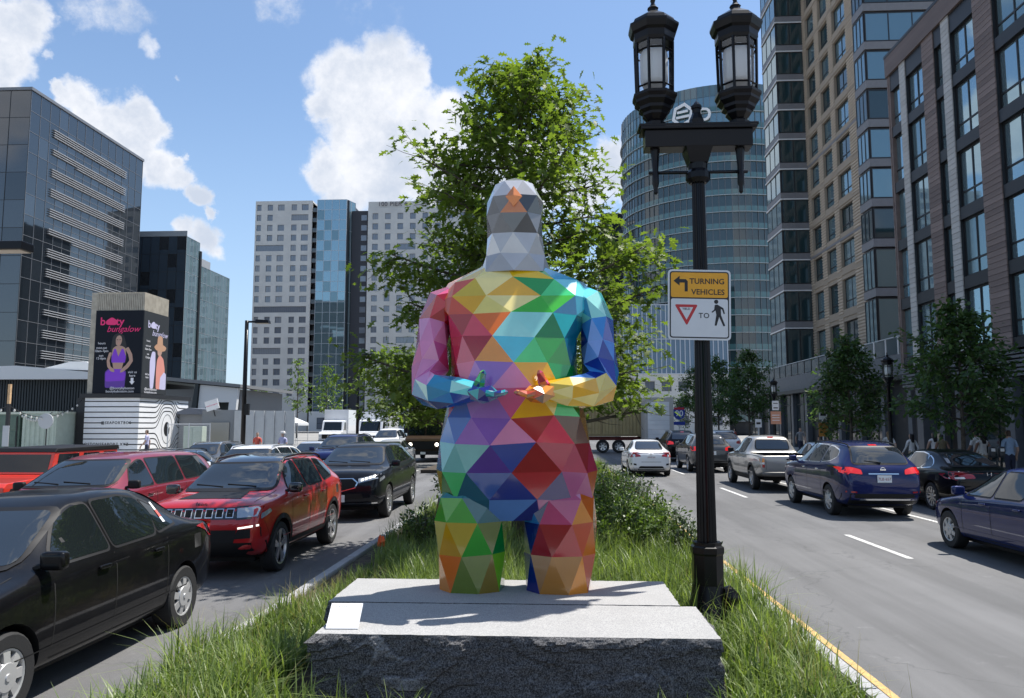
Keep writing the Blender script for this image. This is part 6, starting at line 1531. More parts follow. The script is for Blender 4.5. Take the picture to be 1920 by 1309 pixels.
mb = MB(); mb.box(-5.9, 6.0, .3, 2.1, .95, 1.2); mb.build('trailer_bed', M('trailer_red', (.16, .02, .02), .6), ct)
for x in (-4.8, -3.7, 3.2, 4.4):
    o = add_wheel(ct, 0, 0, .5, .28, 'steel'); o.location = (x, .25, .5); o.rotation_euler = (0, 0, -PI/2)
mb = MB(); mb.box(1.2, 1.55, -.062, -.055, 2.3, 2.75); mb.build('label_sheet', STICK, ct)
rt_ = thing('roll_door_truck', 'white box truck seen from behind with closed roll-up door', 'truck', (7.65, 55.6, 0))
mb = MB(); mb.box(-.98, 1.02, 0, 5.5, .95, 4.08); mb.build('cargo_box', M('truck_grey', (.45, .43, .40), .6), rt_, bevel=.02)
for k in range(8): mb = MB(); mb.box(-.82, .72, -.02, .0, 1.12+.33*k, 1.12+.33*k+.32); mb.build('door_slat', P_WHITE, rt_, bevel=.006)
mb = MB(); mb.box(-.9, .95, -.12, .0, .62, .80); mb.build('bumper', BLACKP, rt_)
for sg in (-1, 1): add_wheel(rt_, sg*.8, 1.2, .45, .28, 'steel'); add_wheel(rt_, sg*.8, 4.8, .45, .28, 'steel')
mb = MB(); mb.box(-.55, .1, -.10, -.03, .98, 1.08); mb.build('latch_bar', BLACKP, rt_)
# ================================================================ plaza on the left: mural kiosk, ad tower, containers, pavilion
KX0, KX1, KY0, KY1 = -26.25, -23.1, 42.0, 47.8
kiosk = thing('mural_kiosk', 'black and white striped container kiosk painted with a large eye', 'kiosk', ((KX0+KX1)/2, 45, .1))
MW = M('mural_white', (.74, .75, .76), .55, var=.03); MBK = M('mural_black', (.012, .012, .014), .5)
mb = MB(); mb.box(KX0, KX1, KY0, KY1, .1, 3.62); mb.build('walls', MW, kiosk, world=True)
mb = MB(); mb.box(KX0-.25, KX1+.12, KY0-.12, KY1+.1, 3.62, 3.86); mb.build('roof_edge', MBK, kiosk, world=True)
mb = MB(); mb.box(KX0-.5, KX0-.005, KY0+.05, KY1, .1, 3.62); mb.build('side_panel', MBK, kiosk, world=True)
for k in range(11):
    z = .42+.30*k
    segs_ = [(KX0+.0, KX1)]
    if k == 7-1: pass
    if k == 6: segs_ = [(KX0, KX0+1.10), (KX0+2.60, KX1)]
    if k == 2: segs_ = [(KX0, KX0+.18), (KX0+2.35, KX1)]
    for a, c in segs_:
        mb = MB(); mb.box(a, c, KY0-.012, KY0-.002, z-.028, z+.028); mb.build('stripe', MBK, kiosk, world=True)
text('lettering', '@SEAPORTBOS', .21, MBK, kiosk, Vector((KX0+1.85, KY0-.008, .42+1.80))-kiosk.location, extrude=.004, spacing=1.25, bold=.003)
text('lettering', 'BOSTONSEAPORT.XYZ', .225, MBK, kiosk, Vector((KX0+1.27, KY0-.008, .42+.60))-kiosk.location, extrude=.004, spacing=1.2, bold=.003)
EYC, EZC = 45.2, 1.86
def ribbon(name, pts, half, x, mat, parent):
    mb = MB(); L_ = []; R_ = []
    for i, p in enumerate(pts):
        a = Vector(pts[max(i-1, 0)]); b_ = Vector(pts[min(i+1, len(pts)-1)]); d = (b_-a).normalized(); n_ = Vector((-d.y, d.x)); L_.append(Vector(p)+n_*half); R_.append(Vector(p)-n_*half)
    for i in range(len(pts)-1): mb.add([(x, R_[i].x, R_[i].y), (x, R_[i+1].x, R_[i+1].y), (x, L_[i+1].x, L_[i+1].y), (x, L_[i].x, L_[i].y)], [(0, 1, 2, 3)])
    return mb.build(name, mat, parent, world=True)
for k in range(11):
    z = .42+.30*k; pts = []
    for i in range(41):
        y = KY0+(KY1-KY0)*i/40; d = (y-EYC); g_ = math.exp(-(d/1.0)**4); zz = z
        if z >= EZC: zz = z+(1.0-.32*max(0, z-EZC-.1))*g_
        else: zz = z-(.95-.3*(EZC-z))*g_
        if .12 < zz < 3.6: pts.append((y, zz))
        elif len(pts) > 1: ribbon('stripe', pts, .030, KX1+.006, MBK, kiosk); pts = []
        else: pts = []
    if len(pts) > 1: ribbon('stripe', pts, .030, KX1+.006, MBK, kiosk)
def ell(cy_, cz_, a, b_, n=28): return [(cy_+a*math.cos(2*PI*k/n), cz_+b_*math.sin(2*PI*k/n)) for k in range(n+1)]
ribbon('eye_outline', ell(EYC, EZC, .62, .86), .016, KX1+.008, MBK, kiosk)
mb = MB(); mb.prism(ell(EYC-.02, EZC, .34, .42)[:-1], 'x', KX1+.002, KX1+.010); mb.build('eye_pupil', MBK, kiosk, world=True)
mb = MB(); mb.prism(ell(EYC+.16, EZC+.20, .15, .15)[:-1], 'x', KX1+.006, KX1+.014); mb.build('eye_glint', MW, kiosk, world=True)
# ad tower above it
ad = thing('ad_tower', 'billboard tower with dark posters above the striped kiosk', 'billboard', (-24.5, 43.4, 3.86))
AX0, AX1, AY0, AY1 = -25.85, -23.1, 42.02, 44.75
SLAT = M('slat_tan', (.36, .33, .27), .8, var=.15, vscale=3)
mb = MB(); mb.box(AX0+.06, AX1-.06, AY0+.06, AY1, 3.86, 9.5); mb.build('core', MET_D, ad, world=True)
for k in range(26):
    x = AX0+(AX1-AX0)*k/26; mb = MB(); mb.box(x+.012, x+.092, AY0-.02, AY0+.05, 8.58, 9.62); mb.build('slat', SLAT, ad, world=True)
for k in range(24):
    y = AY0+(AY1-AY0)*k/24; mb = MB(); mb.box(AX1-.05, AX1+.02, y+.012, y+.10, 8.58, 9.62); mb.build('slat', SLAT, ad, world=True)
mb = MB(); mb.box(AX0-.35, AX0-.02, AY0+.02, AY1, 3.86, 9.62); mb.build('side_slats', SLAT, ad, world=True)
PD = M('poster_dark', (.008, .011, .018), .6, spec=.15); PD2 = M('poster_grey', (.032, .036, .04), .6, spec=.15)
mb = MB(); mb.box(AX0, AX1+.03, AY0-.06, AY0-.01, 3.88, 8.57); p1o = mb.build('poster', PD, ad, world=True)
mb = MB(); mb.box(AX1+.03, AX1+.08, AY0-.06, AY1, 3.88, 8.57); p2o = mb.build('poster', PD2, ad, world=True)
PK = M('print_pink', (.75, .02, .16), .5); PWT = M('print_white', (.72, .72, .76), .5); SKN = M('print_skin', (.42, .26, .20), .5); PUR = M('print_purple', (.20, .035, .55), .5); PUD = M('print_dark_purple', (.10, .03, .30), .5); HAI = M('print_hair', (.010, .008, .010), .5); STRW = M('print_straw', (.45, .26, .16), .5); LILA = M('print_lilac', (.50, .48, .66), .5); CORAL = M('print_coral', (.62, .25, .20), .5)
def flat(poly, mat, name, face, off):
    mb = MB()
    if face == 0: mb.add([(AX0+u, AY0-.06-off, 3.88+v) for u, v in poly], [tuple(range(len(poly)))])
    else: mb.add([(AX1+.08+off, AY0+u, 3.88+v) for u, v in poly], [tuple(range(len(poly)))])
    return mb.build(name, mat, p1o if face == 0 else p2o, world=True, fix=False)
def ptext(body, size, mat, face, u, v, **kw):
    me = text_mesh(body, size, mat, extrude=.002, **kw); o = link('lettering', me, p1o if face == 0 else p2o)
    o.matrix_parent_inverse = Matrix.Translation(-wtrans(p1o if face == 0 else p2o))
    o.location = (AX0+u, AY0-.066, 3.88+v) if face == 0 else (AX1+.086, AY0+u, 3.88+v); o.rotation_euler = (PI/2, 0, 0 if face == 0 else PI/2); return o
sm = lambda pts, r=.06: roundpoly(pts, r, 3)
ptext('b', .62, PK, 0, .42, 4.05, bold=.012); ptext('ty', .62, PK, 0, 1.42, 4.05, bold=.012)
flat(sm([(.58, 3.93), (.75, 3.86), (1.15, 3.86), (1.28, 3.95), (1.25, 4.12), (.95, 4.32), (.62, 4.12)], .12), PK, 'heart_mark', 0, .004)
ptext('bungalow', .50, PK, 0, 1.62, 3.62, shear=.35)
for i, (bd, v) in enumerate((('hours', 2.82), ('mon-sat', 2.56), ('10am-7pm', 2.38), ('sun', 2.12), ('12-6pm', 1.96))): ptext(bd, .19, PWT, 0, .42, v)
ptext('visit us', .19, PWT, 0, 2.28, 1.18); ptext('here', .19, PWT, 0, 2.28, .98)
flat([(2.20, .86), (2.36, .86), (2.36, .66), (2.44, .66), (2.28, .48), (2.12, .66), (2.20, .66)], PWT, 'arrow_mark', 0, .004)
ptext('@bootybyboston', .20, PWT, 0, 1.72, .28); ptext('bootybyboston.com', .20, PWT, 0, 1.60, .10)
flat(sm([(1.05, 3.25), (1.35, 3.42), (1.68, 3.30), (1.85, 2.75), (1.95, 2.15), (1.85, 1.7), (1.62, 1.55), (1.2, 1.55), (.98, 1.8), (.95, 2.4)], .15), HAI, 'hair', 0, .003)
flat(sm([(.72, .30), (.68, 1.20), (.95, 1.42), (1.70, 1.42), (1.92, 1.20), (1.85, .30)], .1), PUD, 'leggings', 0, .004)
flat(sm([(.74, .65), (.72, 1.15), (.98, 1.36), (1.68, 1.36), (1.88, 1.1), (1.84, .7)], .1), PUR, 'leggings', 0, .005)
flat(sm([(1.16, 1.36), (1.10, 1.70), (1.02, 2.10), (1.08, 2.55), (1.30, 2.68), (1.58, 2.68), (1.82, 2.55), (1.86, 2.10), (1.72, 1.70), (1.66, 1.36)], .1), SKN, 'torso', 0, .006)
flat(sm([(1.04, 1.72), (1.03, 2.05), (1.16, 2.50), (1.26, 2.50), (1.42, 2.05), (1.60, 2.50), (1.70, 2.50), (1.86, 2.05), (1.82, 1.72)], .05), PUR, 'crop_top', 0, .008)
flat(sm([(1.25, 2.72), (1.22, 3.05), (1.32, 3.26), (1.52, 3.26), (1.60, 3.05), (1.56, 2.80), (1.44, 2.64)], .09), SKN, 'face', 0, .008)
flat(sm([(1.20, 3.05), (1.24, 3.34), (1.42, 3.42), (1.62, 3.32), (1.64, 3.02), (1.56, 3.20), (1.42, 3.28), (1.28, 3.20)], .04), HAI, 'hair', 0, .010)
for u in (1.32, 1.48): flat([(u-.045, 3.0), (u+.045, 3.0), (u+.045, 3.035), (u-.045, 3.035)], HAI, 'eye', 0, .011)
flat([(1.36, 2.81), (1.46, 2.81), (1.44, 2.845), (1.38, 2.845)], CORAL, 'mouth', 0, .011)
flat(sm([(1.80, 2.50), (1.98, 2.62), (2.22, 2.20), (2.28, 1.80), (2.05, 1.45), (1.72, 1.18), (1.55, 1.15), (1.60, 1.32), (1.90, 1.60), (2.08, 1.85), (1.98, 2.2)], .06), SKN, 'arm', 0, .010)
flat(sm([(1.04, 2.30), (.88, 2.3), (.76, 1.85), (.80, 1.50), (1.02, 1.22), (1.24, 1.18), (1.22, 1.34), (1.0, 1.5), (.92, 1.85)], .06), SKN, 'arm', 0, .010)
ptext('b', .58, LILA, 1, .50, 3.95, bold=.012); ptext('ty', .58, LILA, 1, 1.42, 3.95, bold=.012)
flat(sm([(.66, 3.85), (.82, 3.78), (1.18, 3.78), (1.30, 3.87), (1.27, 4.02), (.98, 4.2), (.70, 4.02)], .12), LILA, 'heart_mark', 1, .004)
ptext('bungalow', .46, LILA, 1, 1.72, 3.50, shear=.35)
for bd, v in (('hours', 3.0), ('mon-sat', 2.72), ('10am-7pm', 2.52), ('sun', 2.25), ('12-6pm', 2.05)): ptext(bd, .17, PWT, 1, .48, v)
ptext('visit us', .17, PWT, 1, .5, 1.1); ptext('here', .17, PWT, 1, .5, .92); ptext('@bootybyboston', .19, PWT, 1, .95, .26); ptext('bootybyboston.com', .17, PWT, 1, .95, .08)
flat(sm([(.85, .3), (.75, 1.2), (.72, 1.9), (.95, 2.45), (1.30, 2.45), (1.35, 1.6), (1.2, .3)], .12), LILA, 'shirt', 1, .004)
flat(sm([(1.5, .3), (1.45, 1.3), (1.52, 2.0), (1.80, 2.35), (2.25, 2.1), (2.45, 1.5), (2.5, .3)], .12), CORAL, 'shirt', 1, .005)
flat(sm([(1.9, .3), (1.95, 1.0), (2.4, 1.35), (2.62, 1.2), (2.62, .3)], .1), LILA, 'trousers', 1, .007)
flat(sm([(1.55, 2.3), (1.5, 2.7), (1.75, 2.95), (2.05, 2.85), (2.05, 2.45), (1.85, 2.2)], .1), SKN, 'face', 1, .006)
flat(sm([(1.10, 2.72), (1.35, 2.56), (1.9, 2.50), (2.4, 2.60), (2.55, 2.80), (2.2, 2.92), (1.4, 2.92)], .1), STRW, 'hat_brim', 1, .008)
flat(sm([(1.45, 2.85), (1.5, 3.35), (1.75, 3.45), (2.05, 3.38), (2.12, 2.85)], .1), STRW, 'hat_crown', 1, .010)

# shipping containers
def container(label, x0, x1, y, z1, mat, doors, grp):
    t = thing('shipping_container', label, 'container', ((x0+x1)/2, y+1.2, .12), 0, grp); mb = MB(); mb.box(x0, x1, y, y+2.4, .12, z1); mb.build('shell', mat, t, world=True)
    if doors:
        for a, c in ((x0+.1, (x0+x1)/2-.04), ((x0+x1)/2+.04, x1-.1)):
            for z0_, z2_ in ((.3, .95), (1.05, 1.75), (1.85, z1-.15)): mb = MB(); mb.box(a+.1, c-.1, y-.03, y-.002, z0_, z2_); mb.build('door_panel', mat, t, world=True, bevel=.01)
            mb = MB(); mb.box(c-.05, c-.0, y-.07, y-.035, .2, z1-.1); mb.build('lock_bar', MBK, t, world=True)
    else:
        n = int((x1-x0)/.26)
        for k in range(n):
            x = x0+(x1-x0)*k/n; d = (x1-x0)/n; mb = MB(); mb.add([(x+.02, y-.002, .3), (x+.06, y-.05, .3), (x+d*.62, y-.05, .3), (x+d*.62+.04, y-.002, .3), (x+.02, y-.002, z1-.12), (x+.06, y-.05, z1-.12), (x+d*.62, y-.05, z1-.12), (x+d*.62+.04, y-.002, z1-.12)], [(0, 1, 5, 4), (1, 2, 6, 5), (2, 3, 7, 6)]); mb.build('corrugation', mat, t, world=True)
    mb = MB(); mb.box(x0-.05, x1+.05, y-.06, y+2.45, z1, z1+.12); mb.build('top_rail', M('rail_pale', (.45, .50, .42), .6), t, world=True); return t
GC = M('container_green', (.085, .135, .105), .55, var=.08, dirt=.15); PG = M('container_pale_green', (.40, .47, .40), .55, var=.06, dirt=.1)
container('dark green shipping container at the left edge of the plaza', -34.0, -28.9, 40.5, 2.68, GC, True, 'shipping containers'); container('pale green corrugated shipping container beside the striped kiosk', -28.75, -26.85, 40.5, 2.72, PG, False, 'shipping containers')
# post with round sign and festoon lights
ps = thing('festoon_post', 'black post with pale wooden top carrying festoon lights', 'post', (-26.3, 36.0, .12))
mb = MB(); mb.box(-.07, .07, -.07, .07, 0, 3.0); mb.build('lower_post', MBK, ps)
mb = MB(); mb.box(-.06, .06, -.06, .06, 3.0, 3.95); mb.build('upper_post', M('wood_pale', (.50, .33, .18), .7, var=.2, vscale=6), ps)
mb = MB(); mb.box(-.16, .16, -.10, -.08, .95, 1.95); mb.build('notice_board', M('notice_grey', (.40, .42, .44), .5), ps)
rsn = thing('round_sign', 'round grey sign hanging before the pale green container', 'sign', (-26.1, 38.5, 2.3))
mb = MB(); mb.lathe([(.40, -.02), (.40, .02)], n=24, axis='y'); mb.build('disc', M('round_grey', (.42, .44, .46), .5), rsn); mb = MB(); mb.tube([(0, .1, -2.2), (0, .1, .1)], .03, 6); mb.build('pole', MBK, rsn)
fs_ = thing('festoon_lights', 'string of festoon bulbs drooping towards the striped kiosk', 'string lights', (-26.3, 36, 3.0))
def sag(a, b_, s_, n=14): return [Vector(a).lerp(Vector(b_), k/n)-Vector((0, 0, 4*s_*(k/n)*(1-k/n))) for k in range(n+1)]
WIRE = M('wire_black', (.01, .01, .01), .7); BULB = M('bulb_glass', (.55, .55, .52), .2)
for a, b_, s_ in (((-26.3, 36, 3.05), (-26.3, 41.8, 3.5), .75), ((-26.3, 36, 3.05), (-33.5, 38.5, 2.6), .5), ((-26.9, 40.2, 2.8), (-28.7, 40.2, 2.75), .35)):
    pts = sag(a, b_, s_); mb = MB(); mb.tube(pts, .018, 4); mb.build('cable', WIRE, fs_, world=True)
    for p in pts[1:-1]: mb = MB(); mb.lathe([(.02, 0), (.045, -.06), (.05, -.10), (.02, -.15)], c=p, n=7); mb.build('bulb', BULB, fs_, world=True)
# pavilion behind
pv = thing('pavilion', 'low pavilion with pale roof edge and dark slatted wall behind the containers', 'building', (-38, 62, 0))
PVW = M('pavilion_white', (.62, .63, .63), .6); PVD = M('pavilion_dark', (.018, .026, .030), .6); PVG = M('pavilion_grey', (.17, .175, .18), .6)
mb = MB(); mb.box(-60, -34.2, 60.3, 75, .1, 6.0); mb.build('wall_core', PVD, pv, world=True)
for k in range(60): x = -48+.23*k; mb = MB(); mb.box(x, x+.15, 60.14, 60.3, .1, 5.75); mb.build('wall_slat', PVD, pv, world=True)
mb = MB(); mb.prism([(-60, 5.75), (-36.6, 5.75), (-36.6, 6.3), (-43, 6.85), (-60, 6.4)], 'y', 59.4, 75); mb.build('roof', PVW, pv, world=True)
mb = MB(); mb.prism([(-42, 6.7), (-39.5, 7.3), (-38.3, 7.3), (-36, 6.5)], 'y', 61, 70); mb.build('skylight', PVW, pv, world=True)
mb = MB(); mb.box(-36.9, -36.6, 59.3, 59.6, .1, 5.75); mb.build('column', MET_L, pv, world=True)
pv2 = thing('pavilion', 'white framed pavilion with sloping roof right of the striped kiosk', 'building', (-28, 62, 0))
mb = MB(); mb.prism([(-34, 5.95), (-24.6, 5.05), (-24.6, 5.3), (-34, 6.25)], 'y', 59.5, 72); mb.build('roof', PVG, pv2, world=True)
mb = MB(); mb.prism([(-28.3, .1), (-28.0, 5.3), (-24.9, 5.02), (-25.3, .1), (-25.9, .1), (-25.6, 3.9), (-27.5, 3.9), (-27.7, .1)], 'y', 59.8, 60.2); mb.build('front_frame', PVW, pv2, world=True)
mb = MB(); mb.box(-33.8, -25.3, 61.2, 71, .1, 5.0); mb.build('wall', PVG, pv2, world=True)
mb = MB(); mb.box(-27.5, -25.7, 61.0, 61.2, 1.2, 3.9); mb.build('dark_opening', PVD, pv2, world=True)
mb = MB(); mb.prism([(-29.0, .1), (-28.3, 5.35), (-28.05, 5.35), (-28.35, .1)], 'y', 59.6, 60.3); mb.build('slanted_pillar', PVD, pv2, world=True)
# grey site wall, kiosk and mesh fence
sw = thing('site_wall', 'pale grey panelled site wall behind the street lamp pole', 'wall', (-17, 45, .1))
for k in range(6): x = -18.9+.58*k; mb = MB(); mb.box(x, x+.565, 45+.28*k*.35, 45.12+.28*k*.35, .1, 2.95); mb.build('panel', M('wall_panel_grey', (.44, .46, .47), .6, var=.04), sw, world=True)
kg = thing('grey_kiosk', 'dark grey cabin with metal shutter left of the street lamp pole', 'kiosk', (-19.8, 46, .1))
mb = MB(); mb.box(-21.0, -18.3, 45.3, 47.5, .1, 3.0); mb.build('walls', M('cabin_grey', (.20, .215, .23), .55), kg, world=True)
mb = MB(); mb.box(-20.5, -19.3, 45.22, 45.3, .12, 2.25); mb.build('shutter', M('shutter', (.30, .29, .27), .45, .4), kg, world=True)
kg2 = thing('grey_shed', 'low grey shed with blue roof between striped kiosk and grey cabin', 'shed', (-22.0, 47, .1))
mb = MB(); mb.box(-23.0, -21.2, 46.5, 49, .1, 2.75); mb.build('walls', M('shed_grey', (.25, .26, .27), .6), kg2, world=True)
mb = MB(); mb.prism([(-23.1, 2.75), (-21.1, 2.75), (-21.1, 3.05), (-22.4, 3.15), (-23.1, 2.9)], 'y', 46.3, 49.1); mb.build('roof', M('shed_roof', (.16, .18, .22), .6), kg2, world=True)
ws_ = thing('site_sign', 'tilted white board with pink lettering above the grey cabin', 'sign', (-20.2, 45.0, 3.0)); ws_.rotation_euler = (0, R(-17), 0)
mb = MB(); mb.box(-.40, .40, -.02, .02, .0, .60); bo_ = mb.build('board', PW, ws_); text('lettering', 'booty bungalow', .105, PK, bo_, (0, -.025, .30), extrude=.002)
mb = MB(); mb.box(-.03, .03, .02, .06, -.4, .5); mb.build('support', MBK, ws_)
fn = thing('mesh_fence', 'wire mesh site fence panel between striped kiosk and wall', 'fence', (-19.5, 42, .1))
mb = MB()
for x in (-21.4, -20.2, -19.0): mb.tube([(x, 42, .1), (x, 42, 2.2)], .03, 6)
for z in (.2, 2.15): mb.tube([(-21.4, 42, z), (-19.0, 42, z)], .022, 6)
mb.build('frame', MET_L, fn, world=True); mb = MB()
for k in range(40): x = -21.4+.06*k; mb.box(x, x+.004, 42, 42.004, .2, 2.15)
for k in range(14): mb.box(-21.4, -19.0, 42.005, 42.009, .25+.14*k, .254+.14*k)
o = mb.build('mesh_wire', MET_L, fn, world=True); o['kind'] = 'stuff'
gp = thing('green_cabinet', 'pale green utility cabinet behind the mesh fence', 'cabinet', (-20.6, 43.6, .12)); mb = MB(); mb.box(-.55, .55, -.3, .3, 0, 1.9); mb.build('cabinet_body', PG, gp, bevel=.02); mb = MB(); mb.box(-.5, -.02, -.32, -.302, .1, 1.8); mb.box(.02, .5, -.32, -.302, .1, 1.8); mb.build('door', PG, gp, bevel=.005)
for (x, y, lab) in ((-27.2, 78, 'white market canopy left of the white box truck'), (-30.5, 84, 'pink topped market canopy behind the white canopy')):
    cn = thing('market_canopy', lab, 'canopy', (x, y, 0)); col_ = PVW if 'left' in lab else M('canopy_pink', (.55, .38, .38), .7)
    mb = MB(); mb.add([(-1.7, -1.7, 2.3), (1.7, -1.7, 2.3), (1.7, 1.7, 2.3), (-1.7, 1.7, 2.3), (0, 0, 3.2), (-1.7, -1.7, 2.05), (1.7, -1.7, 2.05), (1.7, 1.7, 2.05), (-1.7, 1.7, 2.05)], [(0, 1, 4), (1, 2, 4), (2, 3, 4), (3, 0, 4), (0, 5, 6, 1), (1, 6, 7, 2), (2, 7, 8, 3), (3, 8, 5, 0)]); mb.build('canopy_cloth', col_, cn)
    for sx in (-1.65, 1.65):
        for sy in (-1.65, 1.65): mb = MB(); mb.tube([(sx, sy, 0), (sx, sy, 2.3)], .03, 5); mb.build('leg', MET_L, cn)
# shoebox street lamps
def arm_lamp(label, loc, h, reach, s=1.0, rz=0.0):
    t = thing('street_lamp', label, 'street lamp', loc, rz); mb = MB(); mb.tube([(0, 0, 0), (0, 0, h)], [.13*s, .10*s], 10); mb.build('pole', LB, t, smooth=True)
    mb = MB(); mb.box(0, reach-.7*s, -.05, .05, h-.12, h-.02); mb.build('arm', LB, t)
    mb = MB(); mb.add([(reach-.75*s, -.2*s, h-.16*s), (reach, -.2*s, h-.16*s), (reach, .2*s, h-.16*s), (reach-.75*s, .2*s, h-.16*s), (reach-.72*s, -.17*s, h+.04*s), (reach-.05*s, -.17*s, h+.0), (reach-.05*s, .17*s, h+.0), (reach-.72*s, .17*s, h+.04*s)], [(0, 3, 2, 1), (4, 5, 6, 7), (0, 1, 5, 4), (1, 2, 6, 5), (2, 3, 7, 6), (3, 0, 4, 7)]); hd = mb.build('lamp_head', LB, t)
    mb = MB(); mb.box(reach-.68*s, reach-.06*s, -.16*s, .16*s, h-.172*s, h-.162*s); mb.build('lens', M('lamp_lens', (.40, .33, .22), .3), hd)
    mb = MB(); mb.box(-.02, .28*s, -.10, .10, 2.5, 3.1); mb.build('control_box', LB, t); return t
arm_lamp('tall black street lamp pole at the plaza edge, left of the white tower', (-16.3, 40, .12), 7.55, 1.25)
arm_lamp('tall black street lamp farther up, before the glass stair shaft', (-15.3, 60, .12), 7.6, 1.3)
nl = thing('street_lamp', 'lamp head reaching in at the left edge before the dark glass block', 'street lamp', (-16.95, 17, .12))
mb = MB(); mb.tube([(0, 0, 0), (0, 0, 6.2)], [.13, .10], 10); mb.build('pole', LB, nl, smooth=True)
mb = MB(); mb.box(0, 3.9, -.05, .05, 6.08, 6.18); mb.build('arm', LB, nl)
mb = MB(); mb.box(3.85, 4.75, -.22, .22, 6.02, 6.22); hd = mb.build('lamp_head', LB, nl, bevel=.02); mb = MB(); mb.box(3.92, 4.70, -.18, .18, 6.005, 6.018); mb.build('lens', M('lamp_lens', (.40, .33, .22), .3), hd)
# single lantern lamps on the right pavement
for (x, y, lab) in ((12.3, 28.8, 'single black lantern post before the brown building trees'), (12.3, 43.4, 'single black lantern post with parking signs beyond the pickup')):
    t = thing('lantern_post', lab, 'street lamp', (x, y, .15), 0, 'single lantern posts'); mb = MB(); mb.lathe([(.20, 0), (.20, .06), (.13, .2), (.12, .6), (.075, .7), (.055, 3.35), (.085, 3.4), (.06, 3.45)], n=12); mb.build('post', LB, t, smooth='auto'); lantern(t, 0, 3.42, .92)
def post_sign(label, loc, h, boards, name='parking_sign'):
    t = thing(name, label, 'sign', loc); mb = MB(); mb.tube([(0, 0, 0), (0, 0, h)], .035, 6); mb.build('post', MET_L, t)
    for (z, w_, hh, m_, marks) in boards:
        mb = MB(); mb.box(-w_/2, w_/2, -.06, -.04, z-hh/2, z+hh/2); bo = mb.build('sign_plate', m_, t, bevel=.004)
        for (x0, x1, z0, z1, mm) in marks: mb = MB(); mb.box(x0, x1, -.064, -.061, z+z0, z+z1); mb.build('print', mm, bo)
    return t
post_sign('two small notice signs on the far lantern post', (12.3, 43.2, .15), .1, [(3.02, .36, .52, PW, [(-.12, .12, .10, .14, SB_), (-.12, .12, -.16, -.10, SB_)]), (2.35, .56, .70, M('sign_salmon', (.62, .30, .20), .5), [(-.2, .2, .12, .16, PW), (-.2, .2, -.02, .02, PW), (-.2, .2, -.16, -.12, PW)])], 'notice_sign')
post_sign('white parking sign on a thin post left of the far lantern', (11.95, 45.5, .15), 2.25, [(2.05, .36, .48, PW, [(-.12, .12, -.06, .06, SB_)])])
post_sign('bus stop sign with orange poster beside the dark doorway', (12.2, 35.5, .15), 2.6, [(2.4, .36, .40, PW, [(-.12, .12, -.04, .08, SB_)]), (1.75, .42, .62, M('poster_orange', (.55, .24, .05), .5), [])], 'bus_stop_sign')
pmt = thing('parking_meter', 'double-headed parking meter beside the man in blue', 'parking meter', (12.0, 21.6, .15)); mb = MB(); mb.tube([(0, 0, 0), (0, 0, 1.05)], .03, 8); mb.build('post', MET_D, pmt)
for sg in (-1, 1): rounded_box('meter_head', MET_D, pmt, (sg*.12, 0, 1.22), (.16, .12, .30)); mb = MB(); mb.box(sg*.12-.05, sg*.12+.05, -.07, -.062, 1.24, 1.32); mb.build('meter_window', MET_L, pmt)
for (x, y, lab) in ((13.2, 23.4, 'square concrete planter left of the man in blue'), (13.0, 31.5, 'square concrete planter under the lantern')):
    t = thing('planter', lab, 'planter', (x, y, .15)); mb = MB(); mb.box(-.6, .6, -.6, .6, 0, .62); mb.build('box', CONC, t, bevel=.03); mb = MB(); mb.box(-.52, .52, -.52, .52, .60, .635); mb.build('soil', SOIL, t)
# interstate shield
ish = thing('route_sign', 'blue and red route shield numbered 90 beyond the trucks', 'road sign', (11.4, 70, .1)); mb = MB(); mb.tube([(0, 0, 0), (0, 0, 3.6)], .04, 6); mb.build('post', MET_L, ish)
SBL = M('sign_blue', (.02, .05, .30), .5)
shp = [(-.52, 2.9), (-.50, 3.35), (-.42, 3.62), (-.2, 3.56), (0, 3.66), (.2, 3.56), (.42, 3.62), (.50, 3.35), (.52, 2.9), (.35, 2.62), (0, 2.45), (-.35, 2.62)]
mb = MB(); mb.prism(shp, 'y', -.06, -.04); so = mb.build('shield', SBL, ish); mb = MB(); mb.prism([(-.49, 3.38), (.49, 3.38), (.42, 3.60), (.2, 3.54), (0, 3.64), (-.2, 3.54), (-.42, 3.60)], 'y', -.066, -.061); mb.build('red_crown', SRD, so); text('numerals', '90', .72, SW, so, (0, -.07, 3.02), extrude=.004, bold=.012)
mb = MB(); mb.box(-.5, .5, -.06, -.04, 2.0, 2.3); mb.build('plate', SBL, ish)

